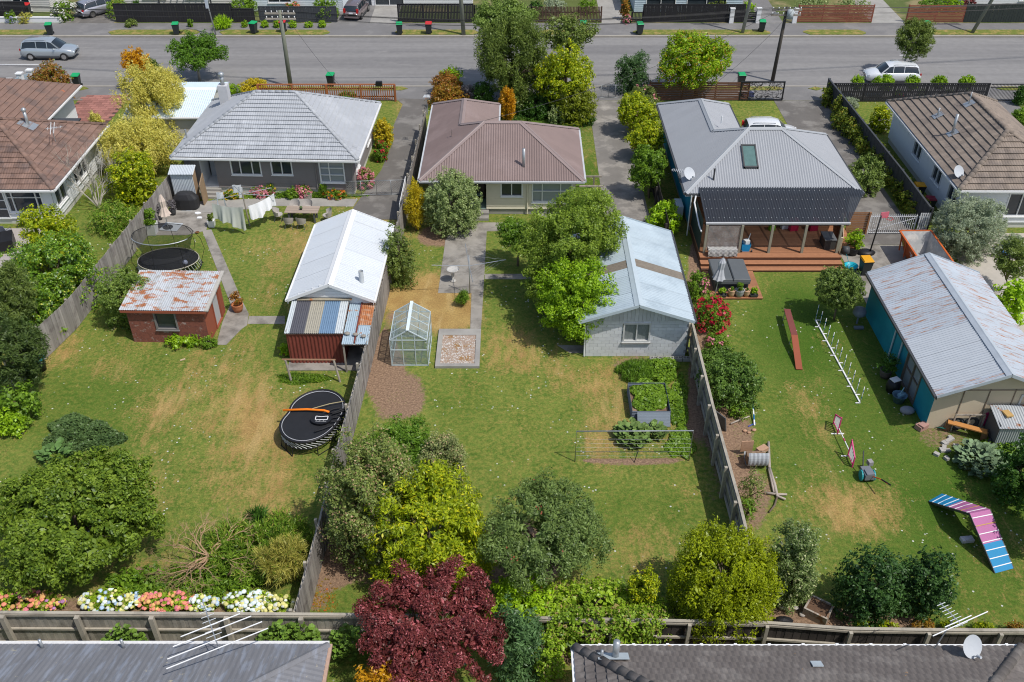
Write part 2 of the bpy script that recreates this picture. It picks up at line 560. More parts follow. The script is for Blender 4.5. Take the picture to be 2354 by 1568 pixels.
# ------------------------------------------------------------------ ground, lawn, road, paths
def vnoise(x, y, scale, seed, octv=3):
 """Smooth value noise on arrays."""
 rng = np.random.default_rng(seed)
 out = np.zeros_like(x)
 amp, tot = 1.0, 0.0
 for o in range(octv):
  T = rng.random((64, 64))
  a, b = x * scale, y * scale
  i, j = np.floor(a).astype(int), np.floor(b).astype(int)
  fa, fb = a - i, b - j
  fa, fb = fa * fa * (3 - 2 * fa), fb * fb * (3 - 2 * fb)
  g = lambda p, q: T[(i + p) % 64, (j + q) % 64]
  out += amp * ((g(0, 0) * (1 - fa) + g(1, 0) * fa) * (1 - fb) + (g(0, 1) * (1 - fa) + g(1, 1) * fa) * fb)
  tot += amp
  amp *= .5
  scale *= 2.1
 return out / tot
def lawn_material():
 m = bpy.data.materials.new('dry_summer_lawn')
 m.use_nodes = True
 nt = m.node_tree
 b = nt.nodes['Principled BSDF']
 A = {}
 for k in ('dry', 'soil', 'lush'):
  a = _n(nt, 'ShaderNodeAttribute')
  a.attribute_name = k
  A[k] = a.outputs['Fac']
 g = _mixc(nt, _ramp(nt, _noise(nt, .8, 5), .35, .65), (.092, .158, .024), (.165, .222, .042))
 g = _mixc(nt, _ramp(nt, _noise(nt, 4.5, 5), .4, .68), g, (.27, .26, .06))
 g = _mixc(nt, A['lush'], g, (.066, .135, .015))
 fine = _noise(nt, 9, 6, (1, 1.0, 1), .8)
 fine = _math(nt, 'ADD', _math(nt, 'MULTIPLY', fine, 1.25), _math(nt, 'MULTIPLY', _noise(nt, 2.2, 6, (1.3, .5, 1), .7, R(-4)), 1.3))
 d = _math(nt, 'ADD', A['dry'], _math(nt, 'ADD', fine, -1.275))
 c = _mixc(nt, _ramp(nt, d, .14, .56), g, _mixc(nt, _ramp(nt, _noise(nt, 1.1, 4), .4, .6), (.43, .29, .105), (.37, .235, .085)))
 # mown stripes and thin bare scuffs run down the sections
 st = _noise(nt, 1.3, 4, (1.0, .22, 1), .6, R(-4))
 c = _mixc(nt, _math(nt, 'MULTIPLY', _ramp(nt, st, .54, .66), _ramp(nt, A['dry'], .1, .7)), c, (.47, .33, .135))
 s = _math(nt, 'ADD', A['soil'], _math(nt, 'MULTIPLY_ADD', _noise(nt, 6, 6, None, .7), .9))
 s.node.inputs[1].links[0].from_node.inputs[2].default_value = -.45
 so = _mixc(nt, _ramp(nt, _noise(nt, 9, 6), .35, .65), (.34, .225, .145), (.21, .135, .09))
 c = _mixc(nt, _ramp(nt, s, .42, .62), c, so)
 grain = _math(nt, 'MULTIPLY_ADD', _noise(nt, 11, 8, None, .85), 2.6)
 grain.node.inputs[2].default_value = -.3
 cc = _n(nt, 'ShaderNodeCombineColor')
 for i in range(3):
  nt.links.new(grain, cc.inputs[i])
 c = _mixc(nt, 1.0, c, cc.outputs[0], 'MULTIPLY')
 # clover and daisies
 vo = _n(nt, 'ShaderNodeTexVoronoi')
 vo.inputs['Scale'].default_value = 3.2
 nt.links.new(_n(nt, 'ShaderNodeNewGeometry').outputs['Position'], vo.inputs['Vector'])
 fl = _math(nt, 'MULTIPLY', _math(nt, 'LESS_THAN', vo.outputs['Distance'], .13), _ramp(nt, _noise(nt, .35, 3), .5, .56))
 fl = _math(nt, 'MULTIPLY', fl, _ramp(nt, A['dry'], .35, .2))
 fl = _math(nt, 'MULTIPLY', fl, _ramp(nt, A['soil'], .3, .1))
 c = _mixc(nt, fl, c, (.62, .62, .55))
 nt.links.new(c, b.inputs['Base Color'])
 b.inputs['Roughness'].default_value = .9
 b.inputs['Specular IOR Level'].default_value = .1
 bp = _n(nt, 'ShaderNodeBump')
 bp.inputs['Strength'].default_value = .9
 bp.inputs['Distance'].default_value = .05
 nt.links.new(_noise(nt, 22, 5, None, .75), bp.inputs['Height'])
 nt.links.new(bp.outputs[0], b.inputs['Normal'])
 return m
LAWNM = lawn_material()
def build_lawn():
 xs = np.arange(-50, 50.01, .3)
 ys = np.arange(10, 75.01, .3)
 X, Y = np.meshgrid(xs, ys)
 zc = Y * _c + CAM_H * _s
 PX = 1177 + 2194 * X / zc
 PY = 784 + 2194 * (-Y * _s + CAM_H * _c) / zc
 dry = .0 + .7 * (vnoise(X, Y, .13, 3) - .5) + .6 * (vnoise(X, Y * .4, .5, 4) - .5)
 lush = .15 + .5 * (vnoise(X, Y, .2, 5) - .5)
 soil = np.full_like(X, -.3) + .25 * (vnoise(X, Y, .5, 6) - .5)
 def blob(arr, lst, hard=1.5):
  for cx, cy, rx, ry, v in lst:
   d = np.sqrt(((PX - cx) / rx) ** 2 + ((PY - cy) / ry) ** 2)
   d = d + .35 * (vnoise(X, Y, .6, int(cx + cy)) - .5)
   arr += v * np.clip((1.25 - d) * hard, 0, 1)
 blob(dry, [(560, 1050, 120, 210, 0.26), (700, 620, 120, 130, 0.22), (430, 940, 110, 60, 0.16), (640, 800, 120, 60, 0.14), (350, 1000, 50, 60, 0.14),
               (130, 790, 60, 60, 0.29), (260, 850, 60, 30, 0.18), (1220, 900, 110, 110, 0.22), (1180, 800, 70, 60, 0.22), (1330, 870, 70, 60, 0.22),
               (1400, 950, 60, 130, 0.18), (1310, 1050, 90, 70, 0.18), (1480, 1260, 90, 80, 0.20), (980, 690, 115, 70, 0.75), (1040, 720, 60, 40, 0.5),
               (1990, 1180, 120, 70, 0.36), (1890, 900, 90, 60, 0.07), (1870, 1100, 50, 70, 0.14), (930, 240, 30, 30, 0.22), (1560, 1130, 60, 40, 0.07),
               (640, 1200, 60, 60, 0.22), (480, 850, 90, 40, 0.14), (1960, 270, 60, 30, 0.18), (1745, 260, 60, 40, 0.18), (580, 930, 50, 120, 0.14)])
 blob(lush, [(2050, 950, 330, 330, .55), (1820, 760, 110, 110, .5), (2250, 1250, 200, 200, .45), (250, 950, 200, 110, .35), (150, 1150, 150, 100, .3),
    (640, 690, 60, 60, .35), (1480, 1180, 130, 60, .3), (1060, 920, 70, 130, .25), (1355, 430, 40, 80, .6), (1300, 270, 120, 50, .6)])
 blob(soil, [(918, 905, 88, 85, 1.0), (870, 830, 50, 70, 1.0), (895, 760, 22, 60, .7), (950, 800, 30, 40, .5), (1000, 570, 60, 50, .5),
    (950, 690, 60, 60, .5), (1010, 540, 60, 30, .8), (1440, 830, 60, 25, .7), (1500, 860, 95, 40, .45), (1500, 940, 100, 100, .32),
    (1605, 900, 30, 120, .9), (1450, 1060, 140, 12, 1.1), (1560, 1000, 50, 70, .4), (1640, 1080, 40, 150, .75), (1690, 1000, 55, 110, .95),
    (1730, 1150, 60, 90, .95), (1640, 850, 40, 120, .8), (1600, 700, 35, 120, .9), (1850, 1420, 110, 40, 1.1), (2000, 1430, 170, 28, 1.1),
    (2230, 1450, 120, 12, .8), (765, 1290, 50, 60, .95), (730, 1360, 40, 60, .6), (350, 1320, 70, 25, 1.1), (560, 1290, 60, 30, .5),
    (1000, 1300, 260, 120, .9), (1250, 1250, 120, 120, .7), (2170, 1000, 90, 50, .8), (2250, 1090, 110, 50, .5), (330, 1395, 420, 40, .9),
    (1250, 250, 130, 40, .6), (60, 800, 60, 220, .7), (90, 560, 110, 120, .8), (270, 420, 60, 120, .7), (300, 270, 110, 120, .6),
    (1450, 350, 50, 150, .9), (2010, 350, 130, 140, .5), (1300, 780, 60, 25, .4), (640, 440, 180, 12, .9), (1620, 580, 45, 60, .9),
    (180, 1005, 80, 35, .3), (1480, 1500, 400, 60, 1.0), (790, 1510, 90, 70, .5), (2200, 640, 120, 120, .6), (250, 1490, 400, 30, .5),
    (930, 225, 40, 8, .6), (860, 330, 20, 70, .6), (2290, 470, 90, 110, .7)])
 n, mcols = X.shape
 V = np.stack([X, Y, np.zeros_like(X)], -1).reshape(-1, 3)
 idx = np.arange(n * mcols).reshape(n, mcols)
 Fc = np.stack([idx[:-1, :-1], idx[:-1, 1:], idx[1:, 1:], idx[1:, :-1]], -1).reshape(-1, 4)
 me = bpy.data.meshes.new('lawn')
 me.from_pydata(V.tolist(), [], Fc.tolist())
 for k, a in (('dry', dry), ('lush', np.clip(lush, 0, 1)), ('soil', soil)):
  at_ = me.attributes.new(k, 'FLOAT', 'POINT')
  at_.data.foreach_set('value', a.reshape(-1).astype(np.float32))
 me.materials.append(LAWNM)
 o = link('lawn', me)
 o['kind'] = 'structure'
build_lawn()
EARTH = mat('earth', (.14, .15, .06), .95, .3, .4, col2=(.25, .21, .12), scale2=.3)
ASPH = mat('road_chipseal', (.25, .24, .23), .88, .16, 2.0, col2=(.185, .178, .174), scale2=.35, stretch2=(.06, 1.3, 1), mix=(.42, .62),
           col3=(.33, .315, .295), scale3=.5, stretch3=(.3, 2, 1), mix3=(.62, .8), bump=.35, bscale=45)
TAR = mat('driveway_asphalt', (.150, .138, .125), .9, .22, 1.0, col2=(.22, .205, .185), scale2=.5, bump=.3, bscale=45)
TARF = mat('footpath_asphalt', (.19, .183, .178), .9, .16, .8, col2=(.235, .225, .215), scale2=.35, bump=.3, bscale=45)
KERBM = mat('kerb_concrete', (.36, .33, .28), .85, .2, 1.5)
CONCD = mat('old_concrete', (.31, .285, .25), .88, .28, 1.6, col2=(.16, .145, .125), scale2=.9, mix=(.46, .66), bump=.2)
struct('ground', MB().add([(-1500, -1500, -.2), (1500, -1500, -.2), (1500, 1500, -.2), (-1500, 1500, -.2)], [(0, 1, 2, 3)]), EARTH)
struct('road', MB().add([(-160, 76.1, -.12), (160, 76.1, -.12), (160, 88.3, -.12), (-160, 88.3, -.12)], [(0, 1, 2, 3)]), ASPH)
mb = MB()
mb.box(-160, 74.95, -.19, 160, 75.85, -.012)
struct('pavement', mb, TARF)
struct('pavement', MB().box(-160, 72.9, -.19, 160, 74.94, .012), TARF)
struct('pavement', MB().box(-160, 88.62, -.19, 160, 92.1, -.004), TARF)
struct('kerb', MB().box(-160, 75.86, -.19, 160, 76.06, .004), KERBM)
struct('kerb', MB().box(-160, 88.34, -.19, 160, 88.6, .004), KERBM)
struct('far_ground', MB().box(-160, 92.11, -.19, 160, 190, -.002), mat('far_garden', (.10, .13, .035), .95, .3, .6, col2=(.24, .20, .10), scale2=.3))
# centre line dash and faint markings
p = at(0, 137)
struct('road_marking', MB().box(p.x - 6, 81.2, -.115, at(111, 137).x, 81.32, -.112), WHITE)
struct('road_marking', MB().box(at(2056, 111).x, 83.5, -.115, at(2066, 111).x, 83.6, -.112), WHITE)
VERGE = mat('verge_grass', (.15, .18, .03), .95, .35, 8, col2=(.34, .25, .085), scale2=1.6, mix=(.46, .64), bump=.8, bscale=25)
def verge(px0, px1, y0, y1, pyref):
 x0, x1 = at(px0, pyref).x, at(px1, pyref).x
 e = .5
 poly = [(x0 + e, y0), (x1 - e, y0), (x1 - .1, y0 + .3), (x1, (y0 + y1) / 2), (x1 - e, y1), (x0 + e * 1.4, y1), (x0 + .1, y1 - .4), (x0, (y0 + y1) / 2)]
 struct('verge', MB().prism(poly, -.1, .03), VERGE)
for a, b in ((-400, 110), (243, 455), (500, 756), (906, 1100), (1240, 1372), (1456, 1775), (1850, 1995), (2136, 2800)):
 verge(a, b, 88.7, 90.1, 80)
for a, b in ((168, 206), (600, 938), (1856, 1888), (2287, 2345), (1495, 1800)):
 verge(a, b, 75.0, 75.8, 201)
def slab(name, px, m, z=.02, world=False):
 poly = [(p[0], p[1]) if world else tuple(at(p[0], p[1]))[:2] for p in px]
 return struct(name, MB().prism(poly, -.1, z), m)
# driveways and paths
slab('driveway', [(909, 226), (926, 240), (902, 295), (904, 326), (876, 392), (814, 475), (800, 505)] + [(921, 505), (950, 392), (974, 290), (988, 229)], TAR, .014)
slab('path', [(395, 466), (640, 455), (823, 458), (812, 475), (640, 474), (487, 489), (395, 489)], CONC, .022)
slab('path', [(328, 487), (396, 488.5), (486, 489.5), (474, 530), (428, 541), (322, 541)], CONCD, .018)
slab('path', [(465, 531), (486, 528), (556, 690), (530, 700)], CONCD, .024)
slab('path', [(530, 700), (556, 690), (572, 722), (568, 748), (556, 756), (520, 793), (497, 793), (512, 740)], CONCD, .020)
slab('path', [(573, 727), (655, 727), (655, 745), (569, 745)], CONCD, .016)
slab('path', [(1024, 553), (1045, 512), (1200, 512), (1200, 531), (1119, 532), (1111, 674), (1007, 674)], CONCD, .02)
slab('path', [(1084, 674.5), (1111, 674.5), (1104, 784), (1080, 784)], CONCD, .024)
slab('path', [(1115, 630), (1222, 630), (1222, 642), (1114, 642)], CONCD, .014)
slab('path', [(1280, 793), (1345, 795), (1345, 812), (1310, 812)], CONCD, .014)
OLDD = mat('worn_drive', (.20, .185, .165), .9, .25, .8, col2=(.36, .33, .29), scale2=.6, mix=(.5, .68), bump=.3)
slab('driveway', [(5.85, 47.7), (8.75, 47.7), (8.75, 72.85), (6.1, 72.85)], OLDD, .014, True)
slab('driveway', [(21.4, 50.2), (24.9, 50.2), (24.9, 72.85), (20.9, 72.85), (20.9, 62)], TAR, .014, True)
slab('patio', [(19.6, 41.5), (24.9, 41.5), (24.9, 50.15), (19.6, 50.15)], CONCD, .018, True)
slab('patio', [(26.4, 40.5), (36, 40.5), (36, 51.6), (26.4, 51.6)], mat('pale_paving', (.46, .42, .36), .85, .15, 2), .018, True)
slab('driveway', [(26.3, 67.2), (40, 67.2), (40, 72.85), (30.5, 72.85)], TARF, .014, True)
# far side: drives between the fences
for a, b, m in ((150, 262, TAR), (762, 850, TARF), (850, 912, CONC), (1383, 1440, CONC), (1712, 1800, TARF), (2003, 2080, CONC)):
 xa, xb = at(a, 52).x, at(b, 52).x
 k = 1.02
 struct('driveway', MB().prism([(xa, 92.12), (xb, 92.12), (xb * 1.01, 110), (xa * 1.01, 110)], -.05, .012), m)
# left neighbour's red block paving
pv = [(640, 1060), (740, 905), (1010, 905), (990, 1130), (720, 1110)]
poly = [at(x * .2502, y * .2502) for x, y in pv]
x0, x1 = min(p.x for p in poly), max(p.x for p in poly)
y0, y1 = min(p.y for p in poly), max(p.y for p in poly)
PAVB = mat('paving_joint', (.10, .07, .06), .95, .2)
drv = struct('block_driveway', MB().box(x0, y0, -.1, x1, y1 + .5, .01), PAVB)
PAVE = mat('red_paver', (.34, .155, .125), .85, .2, 3, rand=.22)
pm = make_mesh('paver', MB().cbox((0, 0, 0), .57, .36, .05), PAVE)
i = 0
yy = y0
while yy < y1 + .4:
 xx = x0 + (.3 if i % 2 else 0)
 while xx < x1 - .3:
  o = link('paver', pm, drv)
  o.location = (xx + .3, yy + .2, .02 + random.uniform(-.003, .003))
  xx += .6
 yy += .39
 i += 1
slab('driveway', [(at(178, 226).x, y1 + .52), (at(262, 226).x, y1 + .52), (at(262, 226).x, 72.88), (at(172, 226).x, 72.88)], TAR, .015, True)
# ------------------------------------------------------------------ building kit
def clip_u(poly, u):
 """Interval of v covered by a convex polygon [(u, v)] on the line at u."""
 lo, hi = 1e9, -1e9
 n = len(poly)
 for i in range(n):
  (u0, v0), (u1, v1) = poly[i], poly[(i + 1) % n]
  if abs(u1 - u0) < 1e-9:
   if abs(u - u0) < 1e-6:
    lo, hi = min(lo, v0, v1), max(hi, v0, v1)
   continue
  t = (u - u0) / (u1 - u0)
  if -1e-6 <= t <= 1 + 1e-6:
   v = v0 + t * (v1 - v0)
   lo, hi = min(lo, v), max(hi, v)
 return lo, hi
class Face:
 def __init__(s, pts):
  s.p = [Vector(p) for p in pts]
  s.o = s.p[0]
  s.u = (s.p[1] - s.p[0]).normalized()
  n = (s.p[1] - s.p[0]).cross(s.p[-1] - s.p[0]).normalized()
  s.n = n
  s.w = n.cross(s.u)
  s.uv = [((q - s.o).dot(s.u), (q - s.o).dot(s.w)) for q in s.p]
  s.umin = min(a for a, b in s.uv)
  s.umax = max(a for a, b in s.uv)
  s.vmax = max(b for a, b in s.uv)
 def pt(s, u, v, h):
  return s.o + s.u * u + s.w * v + s.n * h
 def facing(s):
  c = sum(s.p, Vector()) / len(s.p)
  return s.n.dot(Vector((0, 0, CAM_H)) - c) > 0
def strip(face, us, v0, v1, prof, lift, lip, mb, shrink=0.0):
 """A roofing piece over columns us between v0 and v1, clipped to its roof plane."""
 rows = []
 for u in us:
  lo, hi = clip_u(face.uv, min(max(u, face.umin + 1e-4), face.umax - 1e-4))
  a, b = max(v0, lo), min(v1, hi)
  rows.append((u, a, b, prof(u)))
 ok = False
 for k in range(len(rows) - 1):
  (ua, a0, b0, h0), (ub, a1, b1, h1) = rows[k], rows[k + 1]
  if b0 - a0 < .01 and b1 - a1 < .01:
   continue
  b0, b1 = max(b0, a0), max(b1, a1)
  ok = True
  la0 = lift * (1 - (a0 - v0) / max(.01, v1 - v0))
  la1 = lift * (1 - (a1 - v0) / max(.01, v1 - v0))
  lb0 = lift * (1 - (b0 - v0) / max(.01, v1 - v0))
  lb1 = lift * (1 - (b1 - v0) / max(.01, v1 - v0))
  P = face.pt
  mb.add([P(ua, a0, h0 + la0), P(ub, a1, h1 + la1), P(ub, b1, h1 + lb1), P(ua, b0, h0 + lb0)], [(0, 1, 2, 3)])
  if lip:
   mb.add([P(ua, a0, h0 + la0 - lip), P(ub, a1, h1 + la1 - lip), P(ub, a1, h1 + la1), P(ua, a0, h0 + la0)], [(0, 1, 2, 3)])
 return ok
def tile_roof(roof, faces, m, tw=.30, te=.34, amp=.016, lift=.045, limit=300, waves=2, nm='roof_tile', dark=None):
 specs = []
 for fi, F in enumerate(faces):
  r = 0
  v = 0.0
  while v < F.vmax - .02:
   u = F.umin - (tw / 2 if r % 2 else 0)
   while u < F.umax - .02:
    c = F.pt(u + tw / 2, v + te / 2, 0)
    lo, hi = clip_u(F.uv, min(max(u + tw / 2, F.umin + .001), F.umax - .001))
    vis = F.facing()
    l0, h0 = clip_u(F.uv, min(max(u, F.umin + .001), F.umax - .001))
    l1, h1 = clip_u(F.uv, min(max(u + tw, F.umin + .001), F.umax - .001))
    if max(h0, h1, hi) > v + .02:
     full = u >= F.umin - .001 and u + tw <= F.umax + .001 and min(h0, h1) >= v + te
     inside = abs(c.x) / ppm(c) < 1e9
     px = 1177 + c.x * ppm(c)
     sz = (ppm(c) if vis else 0) * (1 if -40 < px < 2400 else .001) * (1 if full else .6)
     specs.append((sz, fi, u, v, full))
    u += tw
   v += te
   r += 1
 specs.sort(key=lambda t: -t[0])
 rest = MB()
 shared = {}
 base = wloc(roof)
 nC = 3 * waves
 for k, (sz, fi, u, v, full) in enumerate(specs):
  F = faces[fi]
  us = [u + tw * i / nC for i in range(nC + 1)]
  prof = lambda q: amp * (.5 - .5 * math.cos(2 * math.pi * waves * (q - u) / tw))
  v1 = v + te + .03
  if k < limit and sz > 1:
   if full:
    if 's' not in shared:
     F0 = Face([(0, 0, 0), (9, 0, 0), (9, 9, 0), (0, 9, 0)])
     t = MB()
     strip(F0, [tw * i / nC for i in range(nC + 1)], 0, te + .03, lambda q: amp * (.5 - .5 * math.cos(2 * math.pi * waves * q / tw)), lift, .05, t)
     shared['s'] = make_mesh(nm, t, m)
    o = link(nm, shared['s'], roof)
    M = Matrix((F.u, F.w, F.n)).transposed().to_4x4()
    o.matrix_basis = Matrix.Translation(F.pt(u, v, random.uniform(-.004, .006)) - base) @ M @ Matrix.Rotation(random.uniform(-.012, .012), 4, 'Z')
   else:
    t = MB()
    us2 = [min(max(q, F.umin), F.umax) for q in us]
    if strip(F, us2, v, v1, prof, lift, .05, t):
     part(nm, t, m, roof)
  else:
   us2 = [min(max(q, F.umin), F.umax) for q in us]
   strip(F, us2, v, v1, prof, lift, .05, rest)
 if rest.v:
  o = part('roof_tiles', rest, m, roof)
  o['kind'] = 'stuff'
def iron_roof(roof, faces, m, width=.76, pitch=.127, amp=.014, nm='roofing_sheet', jit=.003, mats=None):
 for F in faces:
  u = F.umin
  i = 0
  while u < F.umax - .02:
   ue = min(u + width, F.umax)
   n = max(2, int(round((ue - u) / pitch * 4)))
   us = [u + (ue - u) * k / n for k in range(n + 1)]
   t = MB()
   d = random.uniform(0, jit)
   if strip(F, us, -.03, 99, lambda q: amp * math.sin(2 * math.pi * q / pitch) + d, 0.0, .0, t):
    part(nm, t, mats[i % len(mats)] if mats else m, roof, True)
   u = ue
   i += 1
def caps(roof, edges, m, kind, nm=None, w=.13):
 """Ridge and hip covers along edges [(a, b)]."""
 base = wloc(roof)
 if kind == 'tile':
  t = MB()
  n = 7
  L = .42
  vs, fs = [], []
  for j, (x, rr) in enumerate(((0, w * 1.12), (L, w * .92))):
   for k in range(n):
    a = math.pi * k / (n - 1)
    vs.append((x, rr * math.cos(a), rr * .62 * math.sin(a)))
  for k in range(n - 1):
   fs.append((k, k + 1, n + k + 1, n + k))
  fs.append(tuple(range(n - 1, -1, -1)))
  t.add(vs, fs)
  me = make_mesh('ridge_tile', t, m, True)
  for a, b in edges:
   a, b = Vector(a), Vector(b)
   d = (b - a)
   cnt = max(1, int(d.length / .39))
   q = d.to_track_quat('X', 'Z').to_matrix().to_4x4()
   for i in range(cnt):
    o = link('ridge_tile', me, roof)
    o.matrix_basis = Matrix.Translation(a + d * (i / cnt) + Vector((0, 0, .02 + .004 * (i % 2))) - base) @ q
 else:
  for a, b in edges:
   a, b = Vector(a), Vector(b)
   d = (b - a).normalized()
   sd = d.cross(Vector((0, 0, 1))).normalized()
   t = MB()
   up = Vector((0, 0, 1))
   dz = .07 if abs(d.z) < .05 else .045
   pr = [(-w - .05, -dz), (-w * .3, .01), (0, .045), (w * .3, .01), (w + .05, -dz)]
   vs = [p + sd * x + up * (z + .03) for p in (a, b) for x, z in pr]
   t.add(vs, [(k, k + 1, 6 + k, 5 + k) for k in range(4)])
   part(nm or 'ridge_cap', t, m, roof)
def hip_faces(x0, y0, x1, y1, ze, zr, along='x', ov=0.0):
 """Four planes of a hip roof over a rectangle, ridge along x or y."""
 if along == 'x':
  d = (y1 - y0) / 2
  A, B = Vector((x0 + d, y0 + d, zr)), Vector((x1 - d, y0 + d, zr))
  return [Face([(x0, y0, ze), (x1, y0, ze), B, A]), Face([(x1, y0, ze), (x1, y1, ze), B]), Face([(x1, y1, ze), (x0, y1, ze), A, B]), Face([(x0, y1, ze), (x0, y0, ze), A])], A, B
 d = (x1 - x0) / 2
 A, B = Vector((x0 + d, y0 + d, zr)), Vector((x0 + d, y1 - d, zr))
 return [Face([(x0, y0, ze), (x1, y0, ze), A]), Face([(x1, y0, ze), (x1, y1, ze), B, A]), Face([(x1, y1, ze), (x0, y1, ze), B]), Face([(x0, y1, ze), (x0, y0, ze), A, B])], A, B
def roof_base(house, faces, m, drop=.05, nm='roof'):
 t = MB()
 for F in faces:
  t.face([p - F.n * drop for p in F.p])
 return part(nm, t, m, house)
def wall(house, a, b, z0, z1, m, opens=(), board=.18, nm='wall', flat=False, tops=None):
 """Weatherboard or plain wall from a to b (outside on the right hand), with openings (s0, s1, za, zb) cut out."""
 a, b = Vector((a[0], a[1], 0)), Vector((b[0], b[1], 0))
 d = (b - a)
 L = d.length
 d.normalize()
 out = Vector((d.y, -d.x, 0))
 t = MB()
 rows = []
 if flat:
  zs = sorted({z0, z1, *[q for o in opens for q in (o[2], o[3])]})
  rows = [(zs[i], zs[i + 1]) for i in range(len(zs) - 1)]
 else:
  n = max(1, int(round((z1 - z0) / board)))
  rows = [(z0 + (z1 - z0) * i / n, z0 + (z1 - z0) * (i + 1) / n) for i in range(n)]
 for za, zb in rows:
  zm = (za + zb) / 2
  cuts = sorted((o[0], o[1]) for o in opens if o[2] < zm < o[3])
  s = 0.0
  segs = []
  for c0, c1 in cuts:
   segs.append((s, c0))
   s = c1
  segs.append((s, L))
  for s0, s1 in segs:
   if s1 - s0 < .01:
    continue
   k = 0.0 if flat else .028
   p = lambda q, z, o: a + d * q + out * o + Vector((0, 0, z))
   t.add([p(s0, za, k), p(s1, za, k), p(s1, zb, 0), p(s0, zb, 0)], [(0, 1, 2, 3)])
   if not flat:
    t.add([p(s0, za, 0), p(s1, za, 0), p(s1, za, k), p(s0, za, k)], [(0, 1, 2, 3)])
 o = part(nm, t, m, house)
 return o, a, d, out
def window(house, a, d, out, s0, s1, za, zb, cols=2, rows=1, m=None, pane=None, fw=.08, sill=True, nm='window', fan=0.0):
 """Frame standing in its opening, with one pane object per light."""
 m = m or WHITE
 P = lambda s, z, o: a + d * s + out * o + Vector((0, 0, z))
 t = MB()
 for q0, q1, w0, w1 in ((s0 - fw, s1 + fw, zb, zb + fw), (s0 - fw, s1 + fw, za - fw, za), (s0 - fw, s0, za, zb), (s1, s1 + fw, za, zb)):
  t.add([P(q, z, o) for o in (-.1, .05) for q, z in ((q0, w0), (q1, w0), (q1, w1), (q0, w1))],
              [(3, 2, 1, 0), (4, 5, 6, 7), (0, 1, 5, 4), (1, 2, 6, 5), (2, 3, 7, 6), (3, 0, 4, 7)])
 if sill:
  t.add([P(q, z, o) for o in (-.02, .1) for q, z in ((s0 - fw - .04, za - fw - .04), (s1 + fw + .04, za - fw - .04), (s1 + fw + .04, za - fw), (s0 - fw - .04, za - fw))],
              [(3, 2, 1, 0), (4, 5, 6, 7), (0, 1, 5, 4), (1, 2, 6, 5), (2, 3, 7, 6), (3, 0, 4, 7)])
 cs = [i / cols for i in range(cols + 1)] if isinstance(cols, int) else cols
 rs = [i / rows for i in range(rows + 1)] if isinstance(rows, int) else rows
 for c in cs[1:-1]:
  q = s0 + (s1 - s0) * c
  t.add([P(x, z, o) for o in (-.08, .03) for x, z in ((q - .03, za), (q + .03, za), (q + .03, zb), (q - .03, zb))], [(4, 5, 6, 7), (0, 4, 7, 3), (5, 1, 2, 6)])
 for r in rs[1:-1]:
  q = za + (zb - za) * r
  t.add([P(x, z, o) for o in (-.08, .026) for x, z in ((s0, q - .02), (s1, q - .02), (s1, q + .02), (s0, q + .02))], [(4, 5, 6, 7), (0, 1, 5, 4), (3, 7, 6, 2)])
 w_ = part(nm, t, m, house)
 for i in range(len(cs) - 1):
  for j in range(len(rs) - 1):
   x0, x1 = s0 + (s1 - s0) * cs[i], s0 + (s1 - s0) * cs[i + 1]
   w0, w1 = za + (zb - za) * rs[j], za + (zb - za) * rs[j + 1]
   part('pane', MB().face([P(x0, w0, -.06), P(x1, w0, -.06), P(x1, w1, -.06), P(x0, w1, -.06)]), pane or PANE, w_)
 return w_
def gutter(house, a, b, m=None, nm='gutter', fascia=None):
 a, b = Vector(a), Vector(b)
 d = (b - a).normalized()
 out = Vector((d.y, -d.x, 0))
 up = Vector((0, 0, 1))
 t = MB()
 t.beam(a + out * .06 - up * .05, b + out * .06 - up * .05, .11, .10)
 part(nm, t, m or WHITE, house)
 t = MB()
 t.beam(a - out * .02 - up * .10, b - out * .02 - up * .10, .03, .2)
 part('fascia', t, fascia or m or WHITE, house)
def soffit(house, x0, y0, x1, y1, z, ov, m):
 part('soffit', MB().box(x0 + .05, y0 + .05, z - .2, x1 - .05, y1 - .05, z - .17), m, house)
def downpipe(house, x, y, z0, z1, m=None):
 part('downpipe', MB().tube([(x, y, z0), (x, y, z1)], .04, 8), m or WHITE, house)
